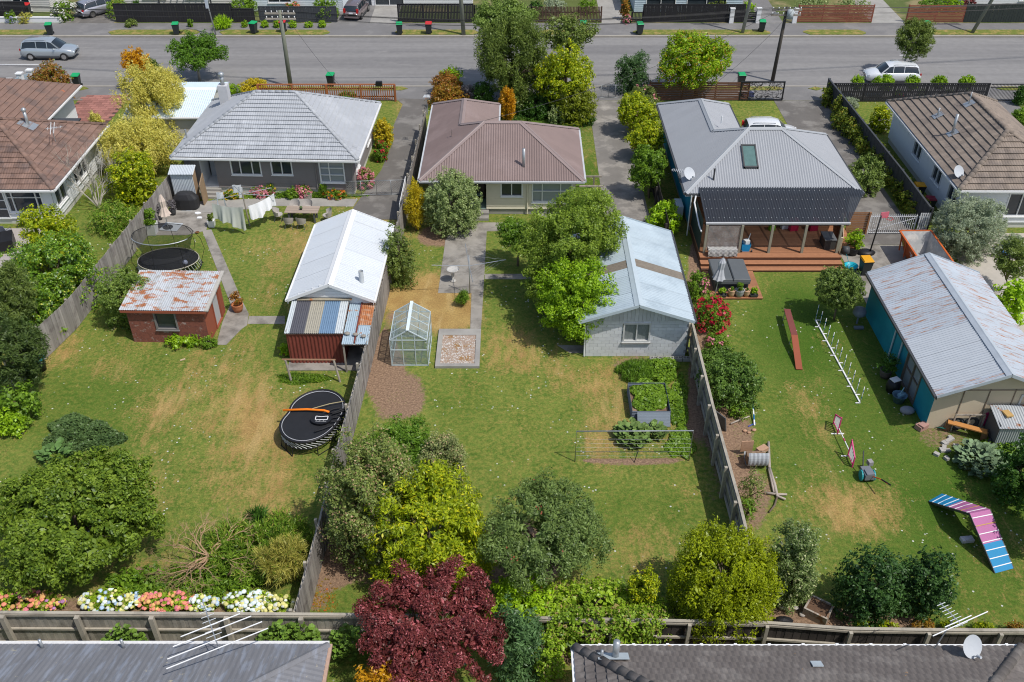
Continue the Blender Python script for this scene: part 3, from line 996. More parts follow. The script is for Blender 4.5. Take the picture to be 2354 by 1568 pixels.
# ------------------------------------------------------------------ fences
def fence(name, label, pts, h, pm, rm, face=1, pw=.15, gap=-.006, step=2.4, post=.11, group=None, limit=300, near=True, top=True, jit=.02, rails=(.25, .95, 1.65),
          single=True, postm=None, thick=.02, posth=None, pj=0.0):
 """Paling fence along pts; palings on the side 'face' (+1 = right hand), rails and posts on the other."""
 pts = [Vector((p[0], p[1], 0)) for p in pts]
 root = thing(name, label, 'fence', pts[0], 0, group)
 base = wloc(root)
 pal = []
 for a, b in zip(pts, pts[1:]):
  d = (b - a)
  L = d.length
  d.normalize()
  out = Vector((d.y, -d.x, 0)) * face
  n = max(1, int(round(L / (pw + gap))))
  for i in range(n):
   q = a + d * ((i + .5) * L / n)
   pal.append((q, d, out))
  k = max(1, int(round(L / step)))
  for i in range(k + 1):
   if i == k and b is not pts[-1]:
    continue
   q = a + d * (L * i / k) - out * (.09 + post / 2)
   t = MB()
   lean = Vector((random.uniform(-pj, pj), random.uniform(-pj, pj), 0))
   t.beam(q - Vector((0, 0, .05)), q + lean + Vector((0, 0, (posth or h) - .02)), post, post, up=d)
   part('post', t, postm or rm, root)
  for z in rails:
   if z < h:
    t = MB()
    t.beam(a - out * .05 + Vector((0, 0, z)), b - out * .05 + Vector((0, 0, z)), .075, .09)
    part('rail', t, rm, root)
  if top:
   t = MB()
   t.beam(a - out * .01 + Vector((0, 0, h + .012)), b - out * .01 + Vector((0, 0, h + .012)), .12, .03)
   part('capping', t, rm, root)
 cen = [(ppm((q.x, q.y, 1)), k) for k, (q, d, out) in enumerate(pal)]
 cen.sort(reverse=True)
 keep = {k for _, k in cen[:limit]} if single else set()
 me = make_mesh('paling', MB().box(-pw / 2, 0, .02, pw / 2, thick, h), pm)
 rest = MB()
 for k, (q, d, out) in enumerate(pal):
  M = Matrix((d, out, Vector((0, 0, 1)))).transposed().to_4x4()
  off = random.uniform(0, jit * .3) + .012 * (k % 2)
  sc = 1 + random.uniform(-jit, jit)
  rot = Matrix.Rotation(random.gauss(0, jit * .35), 4, 'Y')
  T = Matrix.Translation(q + out * off - base) @ M @ rot @ Matrix.Diagonal((1, 1, sc, 1))
  if k in keep:
   o = link('paling', me, root)
   o.matrix_basis = T
  else:
   T = Matrix.Translation(base) @ T
   bx = MB().box(-pw / 2, 0, .02, pw / 2, thick, h)
   rest.add([T @ Vector(v) for v in bx.v], bx.f)
 if rest.v:
  o = part('palings', rest, pm, root)
  o['kind'] = 'stuff'
 return root
def slat_fence(name, label, a, b, h, m, n=10, sh=None, step=2.2, post=.11, group=None, side=1, gap=.25, single=True):
 """Fence of horizontal boards on posts."""
 a, b = Vector((a[0], a[1], 0)), Vector((b[0], b[1], 0))
 root = thing(name, label, 'fence', a, 0, group)
 d = (b - a)
 L = d.length
 d.normalize()
 out = Vector((d.y, -d.x, 0)) * side
 k = max(1, round(L / step))
 for i in range(k + 1):
  q = a + d * (L * i / k) - out * .07
  part('post', MB().beam(q, q + Vector((0, 0, h + .02)), post, post, up=d), m, root)
 sh = sh or h / n * (1 - gap)
 for i in range(n):
  z = .06 + (h - .06) * (i + .5) / n
  part('slat', MB().beam(a + Vector((0, 0, z)), b + Vector((0, 0, z)), .025, sh), m, root)
 return root
# ------------------------------------------------------------------ the houses
random.seed(5)
TILEGREY = mat('pale_grey_roof_tile', (.385, .40, .42), .65, .1, 1.5, rand=.09, col2=(.43, .445, .465), scale2=.5)
TILEBROWN = mat('red_brown_roof_tile', (.215, .135, .105), .85, .22, 2.2, rand=.2, col2=(.15, .105, .09), scale2=.9, col3=(.40, .13, .06), mix3=(.66, .72), scale3=.8)
TILETAN = mat('tan_roof_tile', (.255, .205, .165), .85, .2, 2.2, rand=.14, col2=(.19, .155, .13), scale2=.8)
TILEDARK = mat('dark_roof_tile', (.135, .118, .108), .9, .28, 5, rand=.14, col2=(.185, .165, .15), scale2=1.2, col3=(.42, .22, .07), mix3=(.70, .75), scale3=3.0)
IRONBROWN = mat('brown_roofing_iron', (.225, .165, .15), .55, .10, 1.2, rand=.04, col2=(.255, .19, .175), scale2=.4)
IRONGREY = mat('grey_roofing_iron', (.33, .34, .355), .5, .06, 1.0, rand=.02)
IRONWHITE = mat('white_roofing_iron', (.58, .61, .635), .5, .07, 1.2, rand=.05, col2=(.55, .59, .63), scale2=.6, mix=(.5, .75))
IRONBLUE = mat('pale_blue_roofing_iron', (.41, .485, .53), .55, .10, 1.5, rand=.04, col2=(.34, .41, .455), scale2=.6, col3=(.2, .23, .25), mix3=(.70, .74), scale3=5)
IRONWORN = mat('worn_grey_roof', (.185, .185, .195), .6, .2, 1.2, stretch=(3, .4, 1), rand=.05, col2=(.235, .25, .285), scale2=1.6, stretch2=(3, .5, 1), mix=(.5, .62),
               col3=(.36, .33, .26), mix3=(.64, .69), scale3=3.2)
RUSTY = mat('rust_streaked_iron', (.40, .44, .485), .6, .1, 2, rand=.05, col2=(.33, .14, .055), scale2=2.6, stretch2=(.22, 5, 1), mix=(.53, .66), col3=(.24, .10, .05), scale3=6, stretch3=(.4, 3, 1), mix3=(.62, .68))
RUSTPATCH = mat('rust_patched_iron', (.47, .49, .505), .65, .16, 3, rand=.08, col2=(.36, .14, .06), scale2=1.9, stretch2=(.9, 1.8, 1), mix=(.51, .59), col3=(.33, .31, .28), scale3=3, mix3=(.52, .66))
BOARDGREY = mat('grey_brown_weatherboard', (.225, .205, .195), .7, .08, 2)
BOARDCREAM = mat('cream_weatherboard', (.70, .64, .50), .65, .07, 2)
BOARDWHITE = mat('white_weatherboard', (.74, .75, .76), .6, .06, 2)
TEAL = mat('teal_paint', (.014, .24, .33), .6, .12, 1.0, col2=(.02, .28, .37), scale2=.5)
STUCCO = mat('pale_stucco', (.62, .60, .56), .8, .08, 2)
GREYPAINT = mat('grey_trim', (.33, .34, .35), .5, .1)
DKGREY = mat('charcoal_trim', (.06, .062, .065), .5, .2)
def L_faces(x0, y0, x1, y1, wx, wy, ze, pitch):
 """Hip roof over a rectangle with a hip-ended wing running back from its left end."""
 d = (y1 - y0) / 2
 zr = ze + d * pitch
 A, B = Vector((x0 + d, y0 + d, zr)), Vector((x1 - d, y0 + d, zr))
 h = (wx - x0) / 2
 zw = ze + h * pitch
 V = Vector((x0 + h, y1 - h, zw))
 Wp = Vector((x0 + h, wy - h, zw))
 e = lambda x, y: Vector((x, y, ze))
 F = [Face([e(x0, y0), e(x1, y0), B, A]), Face([e(x1, y0), e(x1, y1), B]), Face([e(x1, y1), e(wx, y1), V, A, B]),
         Face([e(x0, wy), e(x0, y0), A, V, Wp]), Face([e(wx, y1), e(wx, wy), Wp, V]), Face([e(wx, wy), e(x0, wy), Wp])]
 edges = [(e(x0, y0), A), (e(x1, y0), B), (A, B), (e(x1, y1), B), (V, A), (V, Wp), (e(wx, wy), Wp), (e(x0, wy), Wp), (e(wx, y1), V)]
 return F, edges
def eaves(h, pts, z, m=None, fascia=None):
 n = len(pts)
 for i in range(n):
  a, b = pts[i], pts[(i + 1) % n]
  gutter(h, (a[0], a[1], z), (b[0], b[1], z), m, fascia=fascia)
def wx_of(a, x):
 return x - a.x
# ---- grey tiled house, second section from the left
h = thing('house', 'grey-brown weatherboard house with a pale grey tiled hip roof', 'house', (-15.7, 60.9, 0), R(-2.2))
F, A, B = hip_faces(-21.75, 56.2, -9.65, 65.6, 2.85, 5.45)
rf = roof_base(h, F, DKGREY, .03)
tile_roof(rf, F, TILEGREY, .30, .335, .022, .065)
c = lambda x, y: (x, y, 2.87)
caps(rf, [(c(-21.75, 56.2), A), (c(-9.65, 56.2), B), (A, B), (c(-9.65, 65.6), B), (c(-21.75, 65.6), A)], TILEGREY, 'tile')
eaves(h, [(-21.75, 56.2), (-9.65, 56.2), (-9.65, 65.6), (-21.75, 65.6)], 2.83, WHITE)
soffit(h, -21.75, 56.2, -9.65, 65.6, 2.83, .5, WHITE)
a0, a1 = (-21.2, 56.8), (-10.2, 56.8)
ops = [(1.0, 2.0, .45, 2.45), (3.1, 4.95, 1.45, 2.45), (5.75, 7.0, 1.5, 2.45), (8.9, 10.4, 1.0, 2.45)]
w_, a, d, out = wall(h, a0, a1, .45, 2.66, BOARDGREY, ops)
window(h, a, d, out, *ops[1], cols=[0, .3, .72, 1], rows=1)
window(h, a, d, out, *ops[2], cols=2)
window(h, a, d, out, *ops[3], cols=[0, .38, 1], rows=[0, .33, .67, 1], pane=PANE2)
w_, a, d, out = wall(h, (-10.2, 56.8), (-10.2, 65.0), .45, 2.66, BOARDGREY, [(1.0, 2.2, 1.2, 2.4), (5.4, 6.6, 1.1, 2.4)])
window(h, a, d, out, 1.0, 2.2, 1.2, 2.4, cols=2)
window(h, a, d, out, 5.4, 6.6, 1.1, 2.4, cols=2)
wall(h, (-10.2, 65.0), (-21.2, 65.0), .45, 2.66, BOARDGREY)
wall(h, (-21.2, 65.0), (-21.2, 56.8), .45, 2.66, BOARDGREY)
part('foundation', MB().box(-21.15, 56.85, -.1, -10.25, 64.95, .45), STUCCO, h)
part('corner_board', MB().box(-10.26, 56.74, .4, -10.14, 56.86, 2.66), BOARDGREY, h)
t = MB().box(-20.2, 56.82, .45, -19.2, 58.4, .5)
t.box(-20.25, 56.9, .5, -20.2, 58.4, 2.6)
t.box(-19.2, 56.9, .5, -19.15, 58.4, 2.6)
part('porch', t, WHITE, h)
part('door', MB().box(-20.1, 58.3, .5, -19.3, 58.36, 2.5), mat('door_white', (.5, .52, .53), .4), h)
for i in range(3):
 part('step', MB().box(-20.35, 56.0 + .27 * i, -.05, -19.05, 56.27 + .27 * i if i < 2 else 56.82, .14 * (i + 1)), CONC, h)
downpipe(h, -12.6, 56.72, .1, 2.7, BOARDGREY)
ch = part('chimney', MB().box(-20.2, 62.6, 2.6, -19.55, 63.2, 5.1), mat('chimney_render', (.56, .56, .57), .8, .12), h)
t = MB().tube([(-19.87, 62.9, 5.1), (-19.87, 62.9, 5.75)], .14, 12)
t.lathe([(.17, 0), (.2, .03), (.2, .2), (.1, .28)], 12, (-19.87, 62.9, 5.7))
part('flue', t, STEEL, ch, True)
part('vent_pipe', MB().tube([(-21.4, 58.6, 2.6), (-21.4, 58.6, 3.7)], .06, 8), STEEL, h)
# ---- brown iron house in the middle section
h = thing('house', 'cream weatherboard house with a brown corrugated iron roof', 'house', (-.6, 57.5, 0), R(-.4))
F, E_ = L_faces(-5.73, 53.5, 4.52, 61.4, -.97, 65.7, 2.65, .55)
rf = roof_base(h, F, DKGREY, .05)
iron_roof(rf, F, IRONBROWN, .76, .152, .018)
RIDGEB = mat('brown_ridging', (.28, .215, .20), .5, .1)
caps(rf, E_[:-1], RIDGEB, 'iron')
caps(rf, E_[-1:], RIDGEB, 'iron', 'valley')
eaves(h, [(-5.73, 53.5), (4.52, 53.5), (4.52, 61.4), (-.97, 61.4), (-.97, 65.7), (-5.73, 65.7)], 2.63, mat('grey_gutter', (.52, .53, .54), .5, .06))
soffit(h, -5.73, 53.5, 4.52, 61.4, 2.63, .5, BOARDCREAM)
soffit(h, -5.73, 61.35, -.97, 65.7, 2.632, .5, BOARDCREAM)
ops = [(-2.85 + 5.2, -1.6 + 5.2, .35, 2.4), (-.62 + 5.2, .62 + 5.2, 1.35, 2.35), (1.35 + 5.2, 3.75 + 5.2, .95, 2.35)]
w_, a, d, out = wall(h, (-5.2, 54.05), (4.0, 54.05), .4, 2.46, BOARDCREAM, ops)
window(h, a, d, out, *ops[1], cols=2)
window(h, a, d, out, *ops[2], cols=[0, .24, .72, 1], rows=[0, .5, 1], pane=PANE2)
w_, a, d, out = wall(h, (4.0, 54.05), (4.0, 60.9), .4, 2.46, BOARDCREAM, [(2.0, 3.4, 1.1, 2.3)])
window(h, a, d, out, 2.0, 3.4, 1.1, 2.3, cols=2)
for p, q in (((4.0, 60.9), (-1.5, 60.9)), ((-1.5, 60.9), (-1.5, 65.2)), ((-1.5, 65.2), (-5.2, 65.2)), ((-5.2, 65.2), (-5.2, 54.05))):
 wall(h, p, q, .4, 2.46, BOARDCREAM)
part('foundation', MB().box(-5.15, 54.1, -.1, 3.95, 60.85, .4), CONC, h)
part('foundation', MB().box(-5.15, 60.86, -.1, -1.55, 65.15, .4), CONC, h)
t = MB().box(-2.85, 54.07, .36, -1.6, 55.5, .42)
t.box(-2.9, 54.1, .42, -2.85, 55.5, 2.45)
t.box(-1.6, 54.1, .42, -1.55, 55.5, 2.45)
part('porch', t, mat('porch_green', (.30, .40, .36), .6), h)
part('door', MB().box(-2.75, 55.4, .42, -1.75, 55.46, 2.4), mat('dark_door', (.09, .075, .06), .4), h)
part('bench', MB().box(-2.7, 55.0, .82, -1.9, 55.4, .87), mat('mint', (.45, .6, .55), .5), h)
for i in range(2):
 part('step', MB().box(-3.0, 53.2 + .4 * i, -.05, -1.45, 54.04 if i else 53.6, .17 * (i + 1)), CONC, h)
downpipe(h, 1.0, 53.97, .1, 2.5, BOARDCREAM)
part('flue', MB().tube([(.75, 54.45, 3.0), (.75, 54.45, 4.35)], .09, 10), STEEL, h, True)
part('vent', MB().tube([(-3.9, 57.8, 3.55), (-3.9, 57.8, 4.15)], .03, 6), RIDGEB, h)
part('foundation_vent', MB().tube([(1.95, 53.6, 0), (1.95, 53.6, .12)], .3, 12), CONC, h)
# ---- grey iron house with veranda
h = thing('house', 'teal house with a grey corrugated iron roof and a dark veranda over its deck', 'house', (15.7, 56, 0), 0)
F, E_ = L_faces(10.4, 51.35, 21.05, 59.9, 15.48, 65.1, 2.9, .535)
rf = roof_base(h, F, DKGREY, .05)
iron_roof(rf, F, IRONGREY, .76, .152, .016)
RIDGEG = mat('grey_ridging', (.36, .375, .39), .5, .06)
caps(rf, E_[:-1], RIDGEG, 'iron')
caps(rf, E_[-1:], RIDGEG, 'iron', 'valley')
eaves(h, [(10.4, 51.35), (21.05, 51.35), (21.05, 59.9), (15.48, 59.9), (15.48, 65.1), (10.4, 65.1)], 2.88, DKGREY, WHITE)
soffit(h, 10.4, 51.35, 21.05, 59.9, 2.88, .5, WHITE)
soffit(h, 10.4, 59.85, 15.48, 65.1, 2.882, .5, WHITE)
DKGREEN = mat('dark_green_wall', (.035, .055, .05), .7, .2)
w_, a, d, out = wall(h, (10.95, 51.9), (20.5, 51.9), .4, 2.7, mat('veranda_wall', (.28, .14, .07), .7, .2, 3), [(2.6, 4.6, .5, 2.5), (5.5, 7.4, .5, 2.5)])
window(h, a, d, out, 2.6, 4.6, .55, 2.5, cols=2, sill=False, nm='sliding_door')
window(h, a, d, out, 5.5, 7.4, .55, 2.5, cols=2, sill=False, nm='sliding_door')
wall(h, (20.5, 51.9), (20.5, 59.4), .4, 2.7, BOARDWHITE)
for p, q in (((20.5, 59.4), (15.0, 59.4)), ((15.0, 59.4), (15.0, 64.6)), ((15.0, 64.6), (10.95, 64.6))):
 wall(h, p, q, .4, 2.7, BOARDWHITE)
wall(h, (10.95, 64.6), (10.95, 51.9), .4, 2.7, TEAL)
part('foundation', MB().box(11.0, 51.95, -.1, 20.45, 59.35, .4), CONC, h)
part('foundation', MB().box(11.0, 59.36, -.1, 14.95, 64.55, .4), CONC, h)
p = at(1724, 383, 4.0)
sk = [at(1707, 359, 4.05), at(1739, 358, 4.05), at(1744, 404, 3.5), at(1710, 406, 3.5)]
F0 = F[0]
def on_roof(x, y):
 return 2.9 + (y - 51.35) * .535
sx0, sx1, sy0, sy1 = 14.05, 14.95, 52.9, 54.4
t = MB()
for q0, q1, r0, r1 in ((sx0, sx1, sy0, sy0 + .08), (sx0, sx1, sy1 - .08, sy1), (sx0, sx0 + .08, sy0, sy1), (sx1 - .08, sx1, sy0, sy1)):
 t.add([(x, y, on_roof(x, y) + dz) for dz in (0, .14) for x, y in ((q0, r0), (q1, r0), (q1, r1), (q0, r1))],
          [(3, 2, 1, 0), (4, 5, 6, 7), (0, 1, 5, 4), (1, 2, 6, 5), (2, 3, 7, 6), (3, 0, 4, 7)])
skl = part('skylight', t, DKGREY, h)
part('pane', MB().face([(x, y, on_roof(x, y) + .1) for x, y in ((sx0 + .08, sy0 + .08), (sx1 - .08, sy0 + .08), (sx1 - .08, sy1 - .08), (sx0 + .08, sy1 - .08))]), mat('skylight_glass', (.10, .18, .165), .06, .3, spec=.7), skl)
t = MB().tube([(12.15, 52.2, 3.2), (12.15, 52.2, 4.1)], .05, 8)
part('vent_pipe', t, DKGREY, h)
part('vent_pipe', MB().tube([(13.6, 58.4, 4.3), (13.6, 58.4, 4.8)], .05, 8), WHITE, h)
# veranda roof: dark translucent sheets over rafters
Fv = Face([(11.2, 48.55, 2.5), (19.5, 48.55, 2.5), (21.05, 51.3, 3.02), (20.6, 51.95, 3.14), (11.2, 51.95, 3.14)])
vr = part('veranda_ledger', MB().beam((11.2, 51.9, 3.02), (20.5, 51.9, 3.02), .06, .15), WOOD, h)
def veranda_sheet_mat():
 m = bpy.data.materials.new('smoked_sheet')
 m.use_nodes = True
 nt = m.node_tree
 b = nt.nodes['Principled BSDF']
 b.inputs['Base Color'].default_value = (.055, .06, .07, 1)
 b.inputs['Roughness'].default_value = .35
 tr = _n(nt, 'ShaderNodeBsdfTransparent')
 tr.inputs[0].default_value = (.30, .34, .38, 1)
 mx = _n(nt, 'ShaderNodeMixShader')
 mx.inputs[0].default_value = .6
 nt.links.new(tr.outputs[0], mx.inputs[1])
 nt.links.new(b.outputs[0], mx.inputs[2])
 nt.links.new(mx.outputs[0], nt.nodes['Material Output'].inputs[0])
 return m
iron_roof(vr, [Fv], veranda_sheet_mat(), .86, .152, .016, 'veranda_sheet')
for i in range(9):
 x = 11.3 + i * 1.02
 part('rafter', MB().beam((x, 48.6, 2.40), (x + (.6 if i == 8 else 0), 51.9, 3.04), .05, .14), WOOD, h)
t = MB().beam((11.2, 48.6, 2.36), (19.5, 48.6, 2.36), .09, .2)
part('veranda_beam', t, DKGREY, h)
gutter(h, (11.2, 48.55, 2.5), (19.55, 48.55, 2.5), mat('pale_gutter', (.5, .5, .5), .5, .08), fascia=DKGREY)
t = MB()
for v in (.35, 1.2, 2.05, 2.9):
 for i in range(27):
  u = .2 + i * .304
  q = Fv.pt(u + .35 * max(0, v - 1) * (i > 25), v, .03)
  t.cbox(q, .035, .035, .02)
sc_ = part('roof_screws', t, mat('pale_washer', (.5, .5, .5), .5), h)
sc_['kind'] = 'stuff'
POSTM = mat('green_grey_post', (.30, .28, .21), .8, .2)
for x in (11.3, 13.35, 15.1, 17.05, 19.1):
 part('veranda_post', MB().box(x - .07, 48.4, .45, x + .07, 48.54, 2.35), POSTM, h)
wall(h, (11.05, 51.9), (11.05, 48.55), .0, 2.6, DKGREEN, nm='side_wall', flat=True)
part('clear_blind', MB().face([(11.4, 48.47, .6), (13.28, 48.47, .6), (13.28, 48.47, 2.3), (11.4, 48.47, 2.3)]), glassmat('clear_pvc', (.7, .66, .62), .30, .15), h)
part('downpipe', MB().tube([(11.0, 51.2, 2.8), (10.9, 50.9, 2.5), (10.95, 49.0, 2.0), (11.0, 48.5, 1.9)], .05, 8), WHITE, h)
downpipe(h, 10.75, 51.2, .1, 2.8)
part('heat_pump', MB().box(10.3, 53.2, .1, 10.75, 54.3, 1.0), WHITE, h)
# ---- right-hand neighbour
h = thing('house', 'white weatherboard house with a tan concrete tile roof beside the black fence', 'house', (30.8, 58.6, 0), 0)
F, A, B = hip_faces(26.95, 51.76, 34.75, 65.54, 2.9, 5.05, 'y')
rf = roof_base(h, F, DKGREY, .03)
tile_roof(rf, F, TILETAN, .33, .44, .022, .075, waves=2)
c = lambda x, y: (x, y, 2.92)
caps(rf, [(c(26.95, 51.76), A), (c(34.75, 51.76), A), (A, B), (c(26.95, 65.54), B), (c(34.75, 65.54), B)], TILETAN, 'tile', w=.16)
eaves(h, [(26.95, 51.76), (34.75, 51.76), (34.75, 65.54), (26.95, 65.54)], 2.88, WHITE)
soffit(h, 26.95, 51.76, 34.75, 65.54, 2.88, .5, WHITE)
w_, a, d, out = wall(h, (27.45, 65.0), (27.45, 52.3), .4, 2.7, BOARDWHITE, [(4.6, 5.9, 1.3, 2.4), (8.3, 9.6, 1.3, 2.4), (11.0, 12.3, 1.2, 2.4)])
for q in ((4.6, 5.9, 1.3, 2.4), (8.3, 9.6, 1.3, 2.4), (11.0, 12.3, 1.2, 2.4)):
 window(h, a, d, out, *q, cols=2)
w_, a, d, out = wall(h, (27.45, 52.3), (34.2, 52.3), .4, 2.7, BOARDWHITE, [(3.0, 5.6, .9, 2.4)])
window(h, a, d, out, 3.0, 5.6, .9, 2.4, cols=[0, .3, 1])
wall(h, (34.2, 52.3), (34.2, 65.0), .4, 2.7, BOARDWHITE)
wall(h, (34.2, 65.0), (27.45, 65.0), .4, 2.7, BOARDWHITE)
part('foundation', MB().box(27.5, 52.35, -.1, 34.15, 64.95, .4), STUCCO, h)
for x, y, hh, r in ((28.6, 60.7, .6, .05), (28.55, 57.9, 1.35, .09), (33.0 - 2.7, 62.0 - 1.6, .9, .03)):
 z = 2.9 + (x - 26.95) * .55
 o = part('flue', MB().tube([(x, y, z - .1), (x, y, z + hh)], r, 10), STEEL, h, True)
 part('flashing', MB().add([(x + i * .3, y + j * .3, 2.9 + (x + i * .3 - 26.95) * .552 + .09) for i, j in ((-1, -1), (1, -1), (1, 1), (-1, 1))], [(0, 1, 2, 3)]), STEEL, o)
# ---- far-left neighbour
h = thing('house', 'white weatherboard house with a red-brown tiled roof at the picture edge', 'house', (-36, 57, 0), 0)
F, A, B = hip_faces(-47, 52.2, -27.85, 61.9, 2.7, 5.2)
rf = roof_base(h, F, DKGREY, .03)
tile_roof(rf, F, TILEBROWN, .32, .40, .02, .055)
c = lambda x, y: (x, y, 2.72)
caps(rf, [(c(-47, 52.2), A), (c(-27.85, 52.2), B), (A, B), (c(-27.85, 61.9), B), (c(-47, 61.9), A)], TILEBROWN, 'tile', w=.15)
F2, A2, B2 = hip_faces(-42, 57.2, -32.4, 69.2, 2.7, 5.2, 'y')
rf2 = roof_base(h, [F2[1], F2[2], F2[3]], DKGREY, .03)
tile_roof(rf2, [F2[1], F2[2], F2[3]], TILEBROWN, .32, .40, .02, .055, limit=40)
eaves(h, [(-47, 52.2), (-27.85, 52.2), (-27.85, 61.9), (-47, 61.9)], 2.68, WHITE)
gutter(h, (-32.4, 61.9, 2.68), (-32.4, 69.2, 2.68), WHITE)
soffit(h, -47, 52.2, -27.85, 61.9, 2.68, .5, WHITE)
ops = [(11.6, 12.5, .5, 2.3), (12.6, 14.9, 1.0, 2.3)]
ops = [(14.0, 15.0, .45, 2.25), (15.2, 17.3, .9, 2.25)]
w_, a, d, out = wall(h, (-46.4, 52.8), (-28.4, 52.8), .4, 2.5, BOARDWHITE, ops)
window(h, a, d, out, *ops[0], cols=1, rows=3, sill=False, nm='door')
window(h, a, d, out, *ops[1], cols=[0, .15, .85, 1], rows=[0, .7, 1])
w_, a, d, out = wall(h, (-28.4, 52.8), (-28.4, 61.3), .4, 2.5, BOARDWHITE, [(.4, 1.9, 1.0, 2.3), (3.4, 5.6, 1.0, 2.3)])
window(h, a, d, out, .4, 1.9, 1.0, 2.3, cols=2)
window(h, a, d, out, 3.4, 5.6, 1.0, 2.3, cols=3)
wall(h, (-28.4, 61.3), (-46.4, 61.3), .4, 2.5, BOARDWHITE)
wall(h, (-46.4, 61.3), (-46.4, 52.8), .4, 2.5, BOARDWHITE)
wall(h, (-33.0, 61.3), (-33.0, 68.6), .4, 2.5, BOARDWHITE)
part('foundation', MB().box(-46.35, 52.85, -.1, -28.45, 61.25, .4), STUCCO, h)
part('flat_roof', MB().box(-33.0, 62.1, 2.35, -30.4, 63.6, 2.45), DKGREY, h)
fl = part('flue', MB().tube([(-31.2, 57.9, 4.2), (-31.2, 57.9, 5.35)], .1, 10), STEEL, h, True)
part('flue_cap', MB().ball((-31.2, 57.9, 5.42), .16, 10, 6), STEEL, fl, True)
part('flashing', MB().add([(-31.65, 57.4, 4.72), (-30.7, 57.4, 4.24), (-30.7, 58.3, 4.24), (-31.65, 58.3, 4.72)], [(0, 1, 2, 3)]), STEEL, h)
# ---- pale blue iron garage behind the yellow conifer
h = thing('garage', 'white garage with a pale blue iron roof behind the yellow conifer', 'garage', (-24.6, 67, 0), 0)
x0, y0, x1, y1 = -27.6, 63.9, -21.6, 70.6
ze, zr = 2.4, 3.2
F = [Face([(x0, y0, ze), (x1, y0, ze), (x1, (y0 + y1) / 2, zr), (x0, (y0 + y1) / 2, zr)]), Face([(x1, y1, ze), (x0, y1, ze), (x0, (y0 + y1) / 2, zr), (x1, (y0 + y1) / 2, zr)])]
rf = roof_base(h, F, WHITE, .04)
iron_roof(rf, F, mat('bluish_white_iron', (.62, .72, .78), .5, .06), .76, .152, .016)
caps(rf, [((x0, (y0 + y1) / 2, zr), (x1, (y0 + y1) / 2, zr))], WHITE, 'iron')
t = MB().box(x0 + .2, y0 + .2, -.05, x1 - .2, y1 - .2, 2.38)
t.add([(x, y, z) for x in (x0 + .2, x1 - .2) for y, z in ((y0 + .2, 2.38), (y1 - .2, 2.38), ((y0 + y1) / 2, zr - .08))], [(0, 2, 1), (3, 4, 5), (0, 3, 5, 2), (1, 2, 5, 4)])
part('wall', t, STUCCO, h)
gutter(h, (x0, y0, ze), (x1, y0, ze), WHITE)
# ---- dark tiled house along the bottom edge
h = thing('house', 'house roof of dark grey concrete tiles with a white gutter, beyond the back fence', 'house', (9.4, 15, 0), 0)
F, A, B = hip_faces(2.05, 10.4, 16.8, 19.42, 2.8, 5.0)
rf = roof_base(h, F, DKGREY, .03)
tile_roof(rf, [F[2], F[3], F[1], F[0]], TILEDARK, .245, .36, .03, .05, waves=1)
c = lambda x, y: (x, y, 2.83)
caps(rf, [(c(2.05, 19.42), A), (c(16.8, 19.42), B), (A, B), (c(2.05, 10.4), A), (c(16.8, 10.4), B)], TILEDARK, 'tile', w=.15)
eaves(h, [(2.05, 10.4), (16.8, 10.4), (16.8, 19.42), (2.05, 19.42)], 2.8, WHITE)
for i in range(13):
 x = 2.9 + i * 1.12
 part('gutter_bracket', MB().box(x - .05, 19.41, 2.8, x + .05, 19.56, 2.815), WHITE, h)
soffit(h, 2.05, 10.4, 16.8, 19.42, 2.8, .5, WHITE)
for p, q in (((2.6, 10.9), (16.3, 10.9)), ((16.3, 10.9), (16.3, 18.9)), ((16.3, 18.9), (2.6, 18.9)), ((2.6, 18.9), (2.6, 10.9))):
 wall(h, p, q, .0, 2.6, OFFWHITE, flat=True)
fl = part('flue', MB().tube([(3.32, 18.75, 3.0), (3.32, 18.75, 4.0)], .11, 12), STEEL, h, True)
t = MB()
for i in range(5):
 x = 2.75 + i * .2
 t.add([(x, 18.55, 3.36), (x + .2, 18.55, 3.36), (x + .2, 18.95, 3.16), (x, 18.95, 3.16)], [(0, 1, 2, 3)])
part('flashing', t, mat('lead', (.42, .47, .50), .5), fl)
part('vent_pipe', MB().tube([(2.88, 18.75, 3.0), (2.88, 18.75, 3.55)], .05, 10), STEEL, h, True)
part('vent_tile', MB().cbox((9.65, 18.35, 3.42), .34, .3, .04, 0, Matrix.Rotation(R(-26), 4, 'X')), mat('lead', (.4, .4, .4)), h)
# ---- worn metal roofed house at bottom left
h = thing('house', 'house with a worn grey metal roof and lichen spots, below the aerial', 'house', (-13, 15, 0), 0)
F, A, B = hip_faces(-26, 10.6, -6.05, 19.55, 2.8, 4.5)
rf = roof_base(h, F, DKGREY, .05)
iron_roof(rf, F, IRONWORN, .76, .19, .007)
caps(rf, [((-6.05, 19.55, 2.8), B), (A, B), ((-26, 19.55, 2.8), A), ((-6.05, 10.6, 2.8), B)], IRONWORN, 'iron', w=.08)
gutter(h, (-6.05, 19.55, 2.8), (-26, 19.55, 2.8), mat('peeling_white', (.66, .65, .63), .7, .25, 12))
gutter(h, (-6.05, 10.6, 2.8), (-6.05, 19.55, 2.8), mat('peeling_rust', (.45, .3, .22), .7, .3, 10))
for p, q in (((-25.5, 11.1), (-6.6, 11.1)), ((-6.6, 11.1), (-6.6, 19.0)), ((-6.6, 19.0), (-25.5, 19.0)), ((-25.5, 19.0), (-25.5, 11.1))):
 wall(h, p, q, .0, 2.7, BOARDWHITE)
for px in (378, 460 - 175 + 175):
 q = at(96 if px == 378 else 283, 1484, 3.0)
 o = part('vent_pipe', MB().tube([(q.x, q.y, 2.8), (q.x, q.y, 3.3)], .05, 8), STEEL, h, True)
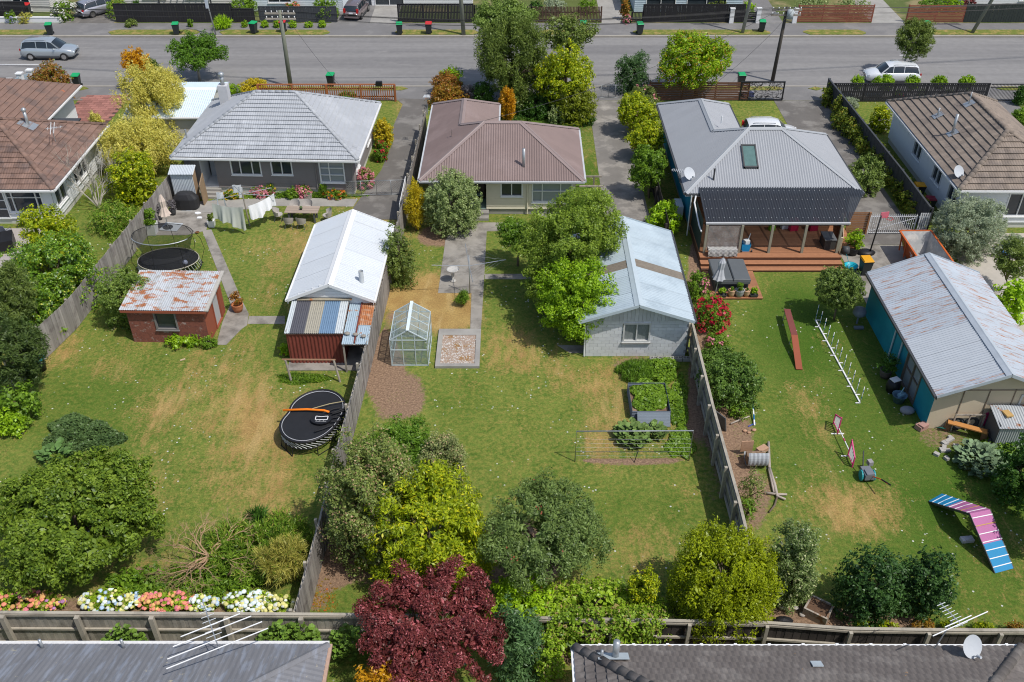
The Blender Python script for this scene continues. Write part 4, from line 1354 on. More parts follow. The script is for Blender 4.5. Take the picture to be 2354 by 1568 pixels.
# ---- houses across the street, their feet showing at the top edge
def far_house(label, px0, px1, y0, dep, wm, rm, wins, rise=2.3, z=2.7, kind='board'):
 x0, x1 = at(px0, 20).x, at(px1, 20).x
 h = thing('house', label, 'house', ((x0 + x1) / 2, y0, 0))
 F, A, B = hip_faces(x0 - .5, y0 - .5, x1 + .5, y0 + dep, z, z + rise, 'x' if x1 - x0 > dep else 'y')
 rf = roof_base(h, F, rm, .0)
 w_, a, d, out = wall(h, (x0, y0), (x1, y0), 0, z - .1, wm, wins)
 for q in wins:
  window(h, a, d, out, *q, cols=2, m=WHITE)
 for p, q in (((x1, y0), (x1, y0 + dep - .5)), ((x1, y0 + dep - .5), (x0, y0 + dep - .5)), ((x0, y0 + dep - .5), (x0, y0))):
  wall(h, p, q, 0, z - .1, wm)
 soffit(h, x0 - .5, y0 - .5, x1 + .5, y0 + dep, z, .5, WHITE)
 return h
far_house('white house with a glazed door across the street, far left', -60, 128, 95.6, 9, STUCCO, TILEBROWN, [(4.6, 6.2, .2, 2.3)])
far_house('grey house with a pergola across the street behind the long black fence', 255, 560, 97.2, 8, STUCCO, TILETAN, [(3.2, 5.4, .8, 2.2), (7.5, 9.5, .8, 2.2)])
far_house('pale blue house across the street behind the grey fence and pink flowers', 588, 792, 95.7, 9, mat('ice_blue', (.66, .72, .76), .6), IRONGREY, [(1.6, 3.8, .9, 2.3)])
far_house('white house with a garage door across the street beside the concrete drive', 852, 1085, 97.6, 8, BOARDWHITE, TILEBROWN, [(.4, 3.2, .05, 2.2), (5.0, 7.2, 1.0, 2.3)])
far_house('green-shaded house across the street behind the brown picket fence', 1190, 1372, 99.5, 8, OFFWHITE, IRONBROWN, [(2, 4, .9, 2.2)])
far_house('ice blue house across the street behind the black board fence', 1455, 1700, 95.6, 9, mat('pale_sea_blue', (.50, .60, .66), .6), TILETAN, [(1.2, 4.0, .5, 2.2), (5.2, 9.0, .5, 2.2)])
far_house('white house across the street behind the charcoal fence, far right', 2212, 2440, 96.4, 9, BOARDWHITE, TILEBROWN, [(5.4, 8.4, .9, 2.2)])
far_house('house across the street behind the red-brown slat fence and grey shrubs', 1830, 2000, 99.5, 8, OFFWHITE, IRONGREY, [(2, 4, .9, 2.2)])
# ------------------------------------------------------------------ garages, sheds, glasshouse
def gable_y(h, x0, y0, x1, y1, ze, zr, m, under, mats=None, pitch=.152, amp=.016, capm=None, width=.76):
 xm = (x0 + x1) / 2
 F = [Face([(x0, y1, ze), (x0, y0, ze), (xm, y0, zr), (xm, y1, zr)]), Face([(x1, y0, ze), (x1, y1, ze), (xm, y1, zr), (xm, y0, zr)])]
 rf = roof_base(h, F, under, .04)
 for k, f in enumerate(F):
  u, i = 0.0, 0
  while u < f.umax - .02:
   ue = min(u + width, f.umax)
   n = max(2, int(round((ue - u) / pitch * 4)))
   t = MB()
   dj = random.uniform(0, .004) + .006 * (i % 2)
   strip(f, [u + (ue - u) * q / n for q in range(n + 1)], -.04, 99, lambda q: amp * math.sin(2 * math.pi * q / pitch) + dj, 0, 0, t)
   yc = f.pt((u + ue) / 2, 0, 0).y
   part('roofing_sheet', t, (mats(yc, k) if mats else None) or m, rf, True)
   u = ue
   i += 1
 caps(rf, [((xm, y0, zr), (xm, y1, zr))], capm or m, 'iron', w=.18)
 for x in (x0, x1):
  for y in (y0, y1):
   part('bargeboard', MB().beam((x, y, ze - .02), (xm, y, zr - .02), .03, .16), capm or WHITE, h)
 return rf
def gable_walls(h, x0, y0, x1, y1, ze, zr, m, gm=None, skip=()):
 xm = (x0 + x1) / 2
 for nm_, p, q in (('f', (x0, y0), (x1, y0)), ('r', (x1, y0), (x1, y1)), ('b', (x1, y1), (x0, y1)), ('l', (x0, y1), (x0, y0))):
  if nm_ in skip:
   continue
  wall(h, p, q, 0, ze, m[nm_] if isinstance(m, dict) else m, flat=True)
 for y, s in ((y0, 1), (y1, -1)):
  t = MB().add([(x0, y, ze), (x1, y, ze), (xm, y, zr)], [(0, 1, 2) if s > 0 else (0, 2, 1)])
  part('gable', t, gm or (m['f'] if isinstance(m, dict) else m), h)
REDPAINT = mat('red_oxide_iron', (.20, .05, .035), .65, .2, 2, rand=.08)
# white garage
h = thing('garage', 'red-walled garage with a white iron gable roof and a short round flue', 'garage', (-9.2, 44.5, 0), R(-1.3))
gable_y(h, -11.42, 40.6, -6.98, 48.5, 2.35, 3.3, IRONWHITE, WHITE, capm=WHITE)
gable_walls(h, -11.15, 40.85, -7.2, 48.2, 2.3, 3.2, {'f': WHITE, 'r': REDPAINT, 'b': WHITE, 'l': WHITE}, WHITE)
for i in range(4):
 z = 2.45 + i * .18
 k = (3.25 - z) / .95 * 2.0
 part('gable_board', MB().box(-9.2 - k, 40.80, z, -9.2 + k, 40.84, z + .165), WHITE, h)
part('flue', MB().tube([(-7.75, 41.9, 2.6), (-7.75, 41.9, 3.35)], .13, 12, False), mat('galv_flue', (.55, .57, .58), .6), h, True)
gutter(h, (-11.42, 48.5, 2.35), (-11.42, 40.6, 2.35), WHITE)
gutter(h, (-6.98, 40.6, 2.35), (-6.98, 48.5, 2.35), WHITE)
downpipe(h, -11.2, 40.75, .1, 2.3)
# lean-to with striped roof
h = thing('lean_to_shed', 'lean-to shed with red ribbed walls and striped grey, tan and blue roof sheets', 'shed', (-9.8, 39.6, 0))
stripes = [mat('old_galv', (.52, .56, .57), .6, .2, 6), mat('charcoal_sheet', (.10, .10, .115), .5, .12), mat('charcoal_sheet', (0, 0, 0)), mat('tan_fibreglass', (.36, .335, .27), .7, .25, 9),
           mat('tan_fibreglass', (0, 0, 0)), mat('blue_sheet', (.16, .25, .36), .5, .12), mat('blue_sheet', (0, 0, 0)), mat('old_galv', (0, 0, 0))]
edges_ = [0, .26, .62, .98, 1.36, 1.72, 2.12, 2.5, 2.92]
F = Face([(-11.28, 38.3, 1.95), (-8.36, 38.3, 1.95), (-8.36, 40.85, 2.3), (-11.28, 40.85, 2.3)])
rf = roof_base(h, [F], WOOD, .05)
for i in range(8):
 t = MB()
 u, ue = edges_[i], edges_[i + 1]
 n = int((ue - u) / .1 * 4) + 2
 strip(F, [u + (ue - u) * q / n for q in range(n + 1)], -.03, 99, lambda q: .02 * math.sin(2 * math.pi * q / .1) + .004 * (i % 2), 0, 0, t)
 part('roofing_sheet', t, stripes[i], rf, True)
part('ridge_board', MB().beam((-11.0, 40.8, 2.36), (-8.2, 40.8, 2.36), .34, .03), mat('lichen_board', (.34, .30, .22), .9, .3, 8, col2=(.45, .16, .05), scale2=2, mix=(.6, .65)), h)
def ribbed(h, a, b, z0, z1, m, pitch=.2, dep=.035, nm='wall_sheet', rand=0):
 a, b = Vector((a[0], a[1], 0)), Vector((b[0], b[1], 0))
 d = (b - a)
 L = d.length
 d.normalize()
 out = Vector((d.y, -d.x, 0))
 n = max(1, int(round(L / .8)))
 for i in range(n):
  s0, s1 = L * i / n, L * (i + 1) / n
  t = MB()
  k = max(2, int(round((s1 - s0) / pitch)) * 4)
  pr = [0, 0, 1, 1]
  pts = []
  for q in range(k + 1):
   s = s0 + (s1 - s0) * q / k
   pts.append(a + d * s + out * dep * pr[q % 4])
  for q in range(k):
   t.add([pts[q] + Vector((0, 0, z0)), pts[q + 1] + Vector((0, 0, z0)), pts[q + 1] + Vector((0, 0, z1)), pts[q] + Vector((0, 0, z1))], [(0, 1, 2, 3)])
  part(nm, t, m, h)
ribbed(h, (-11.2, 38.4), (-8.45, 38.4), .05, 1.92, REDPAINT)
ribbed(h, (-8.45, 38.4), (-8.45, 40.8), .05, 2.0, REDPAINT)
ribbed(h, (-11.2, 40.8), (-11.2, 38.4), .05, 2.0, REDPAINT)
part('floor', MB().box(-11.3, 37.8, -.05, -7.2, 40.8, .05), CONCD, h)
h = thing('lean_to_shed', 'narrow lean-to beside the fence with pale blue and orange rusty roof sheets', 'shed', (-7.7, 39.2, 0))
F = Face([(-8.35, 37.6, 1.8), (-7.05, 37.6, 1.8), (-7.05, 40.9, 2.05), (-8.35, 40.9, 2.05)])
rf = roof_base(h, [F], WOOD, .05)
OR = mat('orange_rust', (.42, .16, .06), .8, .3, 5, col2=(.48, .30, .2), scale2=3)
PB = mat('faded_blue_iron', (.38, .47, .53), .6, .2, 5, col2=(.40, .22, .13), scale2=2.5, mix=(.6, .66))
for nm_, u0, u1, v0, v1, mm in (('a', 0, .62, 0, 3.4, PB), ('b', .66, 1.3, 0, 1.5, PB), ('c', .64, 1.3, 1.45, 3.4, OR)):
 t = MB()
 n = 30
 strip(F, [u0 + (u1 - u0) * q / n for q in range(n + 1)], v0, v1, lambda q: .02 * math.sin(2 * math.pi * q / .1) + (.02 if nm_ == 'c' else 0), 0, 0, t)
 part('roofing_sheet', t, mm, rf, True)
part('batten', MB().beam((-7.72, 37.65, 1.85), (-7.72, 40.85, 2.1), .06, .05), REDPAINT, h)
for x, y in ((-8.28, 37.7), (-7.12, 37.7), (-7.12, 40.7)):
 part('post', MB().box(x - .04, y - .04, 0, x + .04, y + .04, 1.78), WOOD, h)
def stone(x, y, z, s, m, label, group=None, seed=0, name='stone'):
 rng = random.Random(seed)
 t = MB()
 n = 8
 prof = [(.6, -.35), (.95, -.1), (1.0, .15), (.7, .38), (.2, .45)]
 for r, zz in prof:
  for k in range(n):
   a = 2 * math.pi * k / n
   q = r * rng.uniform(.8, 1.15)
   t.v.append((q * math.cos(a) * s, q * math.sin(a) * s * .8, (zz + rng.uniform(-.06, .06)) * s))
 t.f += [(i * n + k, i * n + (k + 1) % n, (i + 1) * n + (k + 1) % n, (i + 1) * n + k) for i in range(4) for k in range(n)]
 t.f += [tuple(range(n - 1, -1, -1)), tuple(range(4 * n, 5 * n))]
 return solo(name, t, m, label, 'stone', (x, y, z + .36 * s), group, True, True)
STONEM = mat('stone', (.30, .27, .23), .9, .25, 6)
stone(-8.15, 38.3, 1.88, .16, STONEM, 'grey stone holding down the narrow lean-to roof, the one nearest the striped sheets', seed=1)
stone(-7.72, 38.2, 1.9, .15, STONEM, 'grey stone on the red batten of the narrow lean-to roof', seed=2)
stone(-7.32, 38.1, 1.88, .14, STONEM, 'grey stone holding down the narrow lean-to roof, the one nearest the fence', seed=3)
# block garage
BLOCKM = mat('painted_block', (.62, .63, .64), .8, .08, 3, rand=.07)
h = thing('garage', 'concrete block garage with a pale blue iron roof and a curtained window', 'garage', (6.2, 43, 0))
BAND = mat('brown_fibreglass_sheet', (.20, .17, .135), .8, .3, 6)
gable_y(h, 3.4, 38.5, 9.02, 47.45, 2.5, 3.45, IRONBLUE, WHITE, mats=lambda y, k: BAND if 41.95 < y < 42.75 else None, capm=mat('pale_blue_ridge', (.45, .52, .56), .5, .08))
bx0, bx1, by = 3.75, 8.85, 39.0
wall(h, (bx1, by), (bx1, 47.2), 0, 2.5, BLOCKM, flat=True)
wall(h, (bx1, 47.2), (bx0, 47.2), 0, 2.5, BLOCKM, flat=True)
wall(h, (bx0, 47.2), (bx0, by), 0, 2.5, BLOCKM, flat=True)
fw = part('front_wall', MB().box(bx0 + .01, by + .03, 0, bx1 - .01, by + .09, .9), mat('mortar', (.37, .37, .37), .95, .1), h)
part('mortar_backing', MB().box(bx0 + .01, by + .03, .91, 5.56, by + .09, 2.3), MATS['mortar'], h)
part('mortar_backing', MB().box(6.99, by + .03, .91, bx1 - .01, by + .09, 2.3), MATS['mortar'], h)
full = make_mesh('block', MB().box(0, 0, 0, .39, .05, .19), BLOCKM)
half = make_mesh('block', MB().box(0, 0, 0, .19, .05, .19), BLOCKM)
base = wloc(fw)
for r in range(11):
 z = .01 + r * .2
 x = bx0 + .005 - (.2 if r % 2 else 0)
 while x < bx1 - .1:
  xa, xb = max(x, bx0 + .005), min(x + .39, bx1 - .005)
  if .9 < z + .1 < 2.1:
   if xa < 5.58 < xb:
    xb = 5.58
   if xa < 6.97 < xb:
    xa = 6.97
  inwin = .9 < z + .1 < 2.1 and xa >= 5.57 and xb <= 6.98
  if xb - xa > .06 and not inwin:
   o = link('block', full, fw)
   o.location = Vector((xa, by + random.uniform(-.002, .002), z)) - base
   o.scale = ((xb - xa) / .39, 1, 1)
  x += .4
a, d, out = Vector((bx0, by, 0)), Vector((1, 0, 0)), Vector((0, -1, 0))
CURT = mat('net_curtain', (.22, .24, .235), .3, .45, 5, stretch=(4, 1, 1), spec=.5)
window(h, a, d, out, 5.66 - bx0, 6.88 - bx0, 1.02, 2.02, cols=2, m=mat('old_white_frame', (.55, .55, .53), .7, .15), pane=CURT)
part('window_sill', MB().box(5.55, by - .1, .84, 7.0, by + .02, .92), mat('stone_sill', (.40, .38, .35), .9), h)
for i in range(28):
 x = bx0 - .1 + i * 5.3 / 28
 zt = 3.36 - abs(x + .095 - 6.21) * .345
 part('gable_batten', MB().box(x, by - .06 - .004 * (i % 2), 2.24, x + .18, by - .03, max(2.35, zt)), mat('faded_grey_board', (.52, .53, .54), .8, .15, 5, rand=.08), h)
gutter(h, (3.4, 47.45, 2.5), (3.4, 38.5, 2.5), WHITE)
gutter(h, (9.02, 38.5, 2.5), (9.02, 47.45, 2.5), DKGREY)
downpipe(h, 3.68, 38.95, .05, 2.4)
bm_ = mat('grey_block', (.40, .39, .36), .9, .15, rand=.1)
for i in range(5):
 x = 7.0 + i * .42
 t = MB()
 for q0, q1, r0, r1 in ((0, .39, 0, .03), (0, .39, .16, .19), (0, .03, .03, .16), (.36, .39, .03, .16), (.18, .21, .03, .16)):
  t.box(x + q0, 38.55 + r0, 0, x + q1, 38.55 + r1, .2)
 solo('concrete_block', t, bm_, 'hollow concrete block at the foot of the block garage, %s from the fence' % ('nearest', 'second', 'third', 'fourth', 'fifth')[4 - i], 'block', (x, 38.55, 0), 'hollow blocks along the garage wall')
# red brick shed with rusty roof
h = thing('brick_shed', 'small red-painted brick shed with a rust-patched iron roof and grey door', 'shed', (-17.7, 41.7, 0), R(-1.5))
BRICK = mat('flaking_red_brick', (.24, .085, .06), .85, .25, 4, col2=(.36, .27, .24), scale2=3.5, mix=(.56, .66), col3=(.17, .065, .05), scale3=9, mix3=(.5, .6), bump=.3, bscale=20)
RED2 = mat('red_render', (.30, .085, .045), .8, .12)
F = Face([(-19.95, 40.0, 2.15), (-15.45, 40.0, 2.15), (-15.45, 43.35, 2.45), (-19.95, 43.35, 2.45)])
rf = roof_base(h, [F], RED2, .08)
iron_roof(rf, [F], RUSTPATCH, .62, .115, .018)
part('barge_board', MB().beam((-15.47, 40.0, 2.14), (-15.47, 43.35, 2.44), .18, .09), mat('weathered_white', (.45, .42, .37), .85, .25, 6), h)
part('fascia', MB().box(-19.9, 39.98, 1.98, -15.5, 40.01, 2.1), RED2, h)
w_, a, d, out = wall(h, (-19.7, 40.2), (-15.7, 40.2), 0, 2.1, BRICK, [(1.45, 2.45, .85, 1.85)], flat=True)
window(h, a, d, out, 1.45, 2.45, .9, 1.85, cols=1, m=mat('grey_sash', (.2, .19, .18), .8, .2), pane=PANE)
w_, a, d, out = wall(h, (-15.7, 40.2), (-15.7, 43.15), 0, 2.2, RED2, [(1.25, 2.35, .05, 1.85)], flat=True)
window(h, a, d, out, 1.3, 2.3, .05, 1.85, cols=1, m=RED2, pane=mat('grey_plank_door', (.42, .42, .41), .8, .18, 5, stretch=(1, 6, 1)), sill=False, nm='door')
wall(h, (-15.7, 43.15), (-19.7, 43.15), 0, 2.35, BRICK, flat=True)
wall(h, (-19.7, 43.15), (-19.7, 40.2), 0, 2.2, BRICK, flat=True)
# teal garage
h = thing('garage', 'teal garage with a cream panelled gable and a rust-streaked iron roof', 'garage', (21.9, 38, 0))
CREAM = mat('cream_panel', (.60, .50, .36), .75, .1, 1)
gable_y(h, 18.93, 32.85, 24.9, 43.2, 2.4, 3.6, RUSTY, DKGREY, mats=lambda y, k: mat('clean_galv', (.44, .47, .50), .5, .1) if k == 0 and 33.7 < y < 37 else None, capm=mat('galv_ridge', (.42, .46, .50), .5))
LW = 19.2
w_, a, d, out = wall(h, (LW, 42.9), (LW, 33.45), 0, 2.4, TEAL, [(6.0, 7.8, .1, 2.05)], flat=True)
window(h, a, d, out, 6.05, 7.75, .12, 2.05, cols=2, rows=2, m=mat('brown_frame', (.16, .13, .10), .8), pane=PANE2, sill=False, nm='glazed_door')
wall(h, (LW, 33.45), (24.6, 33.45), 0, 2.4, CREAM, flat=True)
wall(h, (24.6, 33.45), (24.6, 42.9), 0, 2.4, CREAM, flat=True)
wall(h, (24.6, 42.9), (LW, 42.9), 0, 2.4, TEAL, flat=True)
for y in (33.45, 42.9):
 part('gable', MB().add([(LW, y, 2.4), (24.6, y, 2.4), (21.9, y, 3.5)], [(0, 1, 2)]), CREAM, h)
for x in (20.45, 21.6, 22.75, 23.9):
 part('batten', MB().box(x - .02, 33.42, .05, x + .02, 33.448, 2.35), mat('brown_batten', (.25, .19, .14), .8), h)
part('batten', MB().box(LW, 33.415, 2.28, 24.6, 33.445, 2.32), MATS['brown_batten'], h)
a, d, out = Vector((LW, 33.45, 0)), Vector((1, 0, 0)), Vector((0, -1, 0))
window(h, a, d, out, 3.95, 5.1, 1.1, 1.95, cols=2, m=mat('old_white_frame', (.5, .5, .5)))
for y in (38.6, 37.6):
 part('downpipe', MB().tube([(18.98, y, 2.3), (19.12, y + .05, 2.0), (19.13, y + .1, .1)], .045, 8), mat('pale_pipe', (.5, .56, .60), .6), h)
gutter(h, (18.93, 43.2, 2.4), (18.93, 32.85, 2.4), DKGREY)
# little corrugated shed by the cream gable
h = thing('tool_shed', 'low corrugated iron tool shed with a rusty roof against the cream gable', 'shed', (23, 32.9, 0))
F = Face([(21.75, 32.05, 1.2), (24.5, 32.05, 1.2), (24.5, 33.35, 1.5), (21.75, 33.35, 1.5)])
rf = roof_base(h, [F], WOOD, .04)
iron_roof(rf, [F], mat('galv_rust_roof', (.44, .46, .47), .6, .15, 3, col2=(.35, .14, .06), scale2=1.3, mix=(.56, .6)), .7, .12, .02)
ribbed(h, (21.85, 32.15), (24.4, 32.15), 0, 1.18, mat('dull_galv', (.36, .38, .38), .6, .15), .1, .025)
wall(h, (21.85, 33.3), (21.85, 32.15), 0, 1.3, mat('charcoal_flat', (.12, .12, .125), .7), flat=True)
wall(h, (24.4, 32.15), (24.4, 33.3), 0, 1.3, MATS['charcoal_flat'], flat=True)
solo('timber_block', MB().cbox((22.35, 32.8, 1.45), .32, .42, .08, .2), mat('ochre_wood', (.5, .32, .12), .8), 'ochre timber block lying on the low tool shed roof', 'timber', (22.35, 32.8, 1.41))
# corrugated lean-to at the grey tiled house
h = thing('lean_to_shed', 'tall corrugated iron lean-to at the corner of the grey tiled house', 'shed', (-21, 56, 0))
GAL = mat('bright_galv', (.50, .54, .57), .5, .1, 2)
F = Face([(-21.95, 55.35, 2.15), (-20.35, 55.35, 2.15), (-20.35, 56.2, 2.42), (-21.95, 56.2, 2.42)])
rf = roof_base(h, [F], WHITE, .04)
iron_roof(rf, [F], GAL, .55, .1, .016)
ribbed(h, (-21.85, 55.5), (-20.45, 55.5), 0, 2.12, GAL, .1, .02)
ribbed(h, (-20.45, 55.5), (-20.45, 56.15), 0, 2.2, mat('brushwood', (.30, .21, .13), .9, .3, 8, stretch=(1, 1, .2)), .1, .02)
ribbed(h, (-21.85, 56.15), (-21.85, 55.5), 0, 2.2, GAL, .1, .02)
t = MB()
t.add([(-19.95, 54.6, 0), (-19.9, 55.9, 0), (-19.95, 55.9, 1.9), (-20.0, 54.6, 1.5)], [(0, 1, 2, 3)])
t = MB().extrude([(-20.0, 55.2, 0), (-19.98, 56.1, 0), (-20.02, 56.1, 1.9), (-20.04, 55.2, 1.5)], (.05, 0, 0))
solo('brushwood_screen', t, MATS['brushwood'], 'brown brushwood screen between the lean-to and the porch steps', 'screen', (-20, 55.6, 0))
# glasshouse
h = thing('greenhouse', 'small glass greenhouse with a pale metal frame, its panes dusty', 'greenhouse', (-5.15, 39.4, 0))
gx0, gx1, gy0, gy1, ge, gr = -6.07, -4.22, 38.2, 40.7, 1.6, 2.2
GM = mat('greenhouse_frame', (.50, .57, .58), .5, .08)
GL = glassmat('dusty_glass', (.42, .50, .50), .36)
gxm = (gx0 + gx1) / 2
t = MB()
for x in (gx0, gx1):
 for i in range(5):
  y = gy0 + (gy1 - gy0) * i / 4
  t.beam((x, y, 0), (x, y, ge), .035, .035)
  t.beam((x, y, ge), (gxm, y, gr), .035, .035)
 for z in (.04, .85, ge):
  t.beam((x, gy0, z), (x, gy1, z), .035, .05)
for y in (gy0, gy1):
 for i in (1, 2):
  x = gx0 + (gx1 - gx0) * i / 3
  t.beam((x, y, 0), (x, y, ge + (gr - ge) * (.67)), .04, .04)
 for z in (.04, 1.0, ge):
  t.beam((gx0, y, z), (gx1, y, z), .035, .05)
 t.beam((gx0, y, ge), (gxm, y, gr), .05, .05)
 t.beam((gx1, y, ge), (gxm, y, gr), .05, .05)
part('frame', t, GM, h)
part('ridge', MB().beam((gxm, gy0 - .05, gr + .03), (gxm, gy1 + .05, gr + .03), .16, .03), mat('pale_ridge', (.66, .74, .76), .5), h)
for s in (0, 1):
 xe = (gx0, gx1)[s]
 for i in range(4):
  y0, y1 = gy0 + (gy1 - gy0) * i / 4 + .02, gy0 + (gy1 - gy0) * (i + 1) / 4 - .02
  for j in range(2):
   q0, q1 = j / 2 + .01, (j + 1) / 2 - .01
   part('pane', MB().face([(xe + (gxm - xe) * q, y, ge + (gr - ge) * q) for q, y in ((q0, y0), (q0, y1), (q1, y1), (q1, y0))]), GL, h)
  for z0, z1 in ((.06, .83), (.87, 1.57)):
   part('pane', MB().face([(xe, y0, z0), (xe, y1, z0), (xe, y1, z1), (xe, y0, z1)]), GL, h)
for y in (gy0, gy1):
 for i in range(3):
  x0, x1 = gx0 + (gx1 - gx0) * i / 3 + .02, gx0 + (gx1 - gx0) * (i + 1) / 3 - .02
  for z0, z1 in ((.06, .98), (1.02, 1.57)):
   part('pane', MB().face([(x0, y, z0), (x1, y, z0), (x1, y, z1), (x0, y, z1)]), GL, h)
 part('pane', MB().face([(gx0 + .05, y, ge + .02), (gx1 - .05, y, ge + .02), (gxm, y, gr - .03)]), GL, h)
# ------------------------------------------------------------------ fences and gates
random.seed(9)
PALE = mat('silver_grey_paling', (.30, .275, .25), .9, .2, 4, stretch=(1, 1, .2), rand=.24, col2=(.22, .195, .18), scale2=1.5)
PALE2 = mat('grey_green_paling', (.34, .31, .26), .9, .2, 4, stretch=(1, 1, .2), rand=.18, col2=(.24, .22, .18), scale2=1.5)
RAILM = mat('weathered_rail', (.40, .36, .29), .9, .2, 4, rand=.1, col2=(.28, .25, .2), scale2=2)
DARKP = mat('dark_brown_paling', (.055, .046, .04), .9, .25, 4, stretch=(1, 1, .2), rand=.3)
BLACKP = mat('black_stained_paling', (.026, .025, .027), .8, .25, 4, stretch=(1, 1, .2), rand=.3)
GREYP = mat('charcoal_paling', (.05, .054, .06), .8, .25, 4, stretch=(1, 1, .2), rand=.25)
BROWNP = mat('brown_stained_paling', (.085, .05, .035), .8, .25, 4, rand=.3)
REDSLAT = mat('red_brown_slat', (.26, .09, .055), .7, .18, 3, rand=.15)
ORSLAT = mat('orange_brown_slat', (.36, .125, .05), .7, .15, 3, rand=.12)
# section boundaries
fence('paling_fence', 'long silver-grey paling fence along the left side of the left lawn', [(-22.1, 56.6), (-22.55, 50), (-23.2, 41.5), (-24.3, 36.5)], 1.85, PALE, RAILM, face=-1, step=2.6, top=False, jit=.014)
fence('paling_fence', 'leaning grey paling fence between the left lawn and the middle garden', [(-6.35, 66.5), (-6.75, 51), (-7.05, 40.5), (-7.2, 36), (-7.45, 30), (-7.52, 26), (-7.7, 21.7)], 1.85, PALE, RAILM, face=-1, step=2.5, top=False, jit=.03, pj=.03)
fence('paling_fence', 'grey-green paling fence with square posts right of the middle garden', [(9.12, 39.4), (9.05, 33), (9.1, 27), (9.0, 21.6)], 1.8, PALE2, RAILM, face=-1, step=2.35, post=.13, jit=.012)
fence('paling_fence', 'grey paling fence between the two driveways, under the hedge trees', [(9.4, 62), (9.35, 50)], 1.6, DARKP, DARKP, face=-1, jit=.015, top=False)
fence('paling_fence', 'grey back fence with heavy round posts behind the hydrangeas', [(-30, 21.55), (-18, 21.6), (-4.8, 21.5), (-3, 21.45)], 1.8, PALE2, RAILM, face=-1, step=2.72, post=.16, jit=.012, rails=(.2, .95, 1.72))
fence('paling_fence', 'dark brown back fence above the dark tiled roof', [(.8, 21.4), (8.95, 21.2), (11.8, 20.95), (14.5, 20.9), (22, 20.85)], 1.75, DARKP, RAILM, face=-1, step=2.6, post=.12, jit=.012, rails=(.2, .9, 1.66))
fence('paling_fence', 'black fence between the right driveway and the tan tiled house', [(25.0, 73.1), (25.45, 57), (25.5, 51.7)], 1.75, mat('black_board', (.045, .048, .055), .7, .15, rand=.1), DKGREY, face=1, step=2.5, pw=.3, jit=.004, group=None)
# across the street
def far_fence(label, px0, px1, h, m, y=92.3, pw=.12, gap=.003, top=True, step=2.4):
 x0, x1 = at(px0, 52).x, at(px1, 52).x
 return fence('street_fence', label, [(x0, y), (x1, y)], h, m, m, face=1, pw=pw, gap=gap, step=step, top=top, single=False, jit=.006)
far_fence('short dark fence across the street at the far left corner', -40, 54, 1.7, BLACKP, 93.2)
far_fence('long black paling fence across the street behind the lamp post', 268, 536, 1.75, BLACKP)
far_fence('low black paling fence across the street beside the spiky clump', 537, 585, 1.3, BLACKP)
far_fence('charcoal fence across the street above a row of clipped balls', 598, 774, 1.5, GREYP)
far_fence('black paling fence with gaps across the street behind the red-lidded bin', 916, 1088, 1.75, BLACKP, gap=.02)
far_fence('brown picket fence across the street behind the street trees', 1225, 1382, 1.5, BROWNP, pw=.09, gap=.05, top=False)
far_fence('tall black board fence across the street beside the pale concrete drive', 1478, 1710, 1.7, BLACKP)
far_fence('low black picket gate fence across the street beside pink flowers', 1452, 1477, 1.0, BLACKP, pw=.07, gap=.06, top=False)
far_fence('charcoal green paling fence across the street at the far right', 2214, 2420, 1.7, mat('green_black_paling', (.04, .05, .045), .8, .25, rand=.2))
far_fence('dark picket fence across the street between black fence and trees', 1090, 1222, 1.3, BLACKP, y=93.4, pw=.08, gap=.08, top=False)
for lab, a, b in (('red-brown slat fence across the street below grey shrubs', 1832, 2003), ('red-brown slat fence across the street right of the concrete drive', 2083, 2213)):
 slat_fence('slat_fence', lab, (at(a, 52).x, 92.3), (at(b, 52).x, 92.3), 1.65, REDSLAT, 11, side=1)
x0, x1 = at(0, 55).x - 6, at(138, 55).x
solo('garden_wall', MB().box(x0, 92.2, -.02, x1, 92.45, .45).box(x0, 92.17, .45, x1, 92.48, .52), WHITE, 'low white garden wall across the street at the far left', 'wall', (x0, 92.3, 0))
for px, lab in ((1717 - 36, 'white pillar in front of the black board fence'), (1742, 'white pillar at the end of the picket gate across the street'), (1826, 'white pillar beside the red-brown slat fence across the street')):
 p = at(px, 54)
 solo('gate_pillar', MB().box(p.x - .2, 92.0, 0, p.x + .2, 92.28, 1.35).box(p.x - .24, 91.96, 1.35, p.x + .24, 92.32, 1.43), WHITE, lab, 'pillar', (p.x, 92.1, 0))
slat_fence('picket_gate', 'small dark picket gate between white pillars across the street', (at(1712, 54).x, 92.3), (at(1738, 54).x, 92.3), 1.0, BLACKP, 5)
# near street fences
slat_fence('front_fence', 'orange-brown open batten fence in front of the grey tiled house', (at(600, 228).x, 72.75), (at(911, 228).x, 72.75), 1.35, ORSLAT, 2, sh=.1, step=2.6, side=-1, post=.14)
root = [o for o in COL.objects if o.name.startswith('front_fence')][-1]
x0, x1 = at(600, 228).x, at(911, 228).x
n = 62
for i in range(n):
 x = x0 + (x1 - x0) * (i + .5) / n
 part('batten', MB().box(x - .035, 72.68, .1, x + .035, 72.71, 1.3), ORSLAT, root)
part('top_rail', MB().box(x0 - .05, 72.66, 1.34, x1 + .05, 72.84, 1.40), ORSLAT, root)
solo('mailbox', MB().cbox((x1 - 1.2, 72.55, 1.5), .5, .35, .3).cbox((x1 - 1.2, 72.55, 1.67), .46, .3, .05), BLACK, 'black mailbox on the orange-brown front fence', 'mailbox', (x1 - 1.2, 72.55, 1.36))
slat_fence('front_fence', 'dark brown slat fence under the bright green street tree', (at(1490, 226).x, 72.8), (at(1715, 226).x, 72.8), 1.55, mat('dark_brown_slat', (.15, .07, .045), .7, .15, rand=.15), 8, side=1, step=2.4)
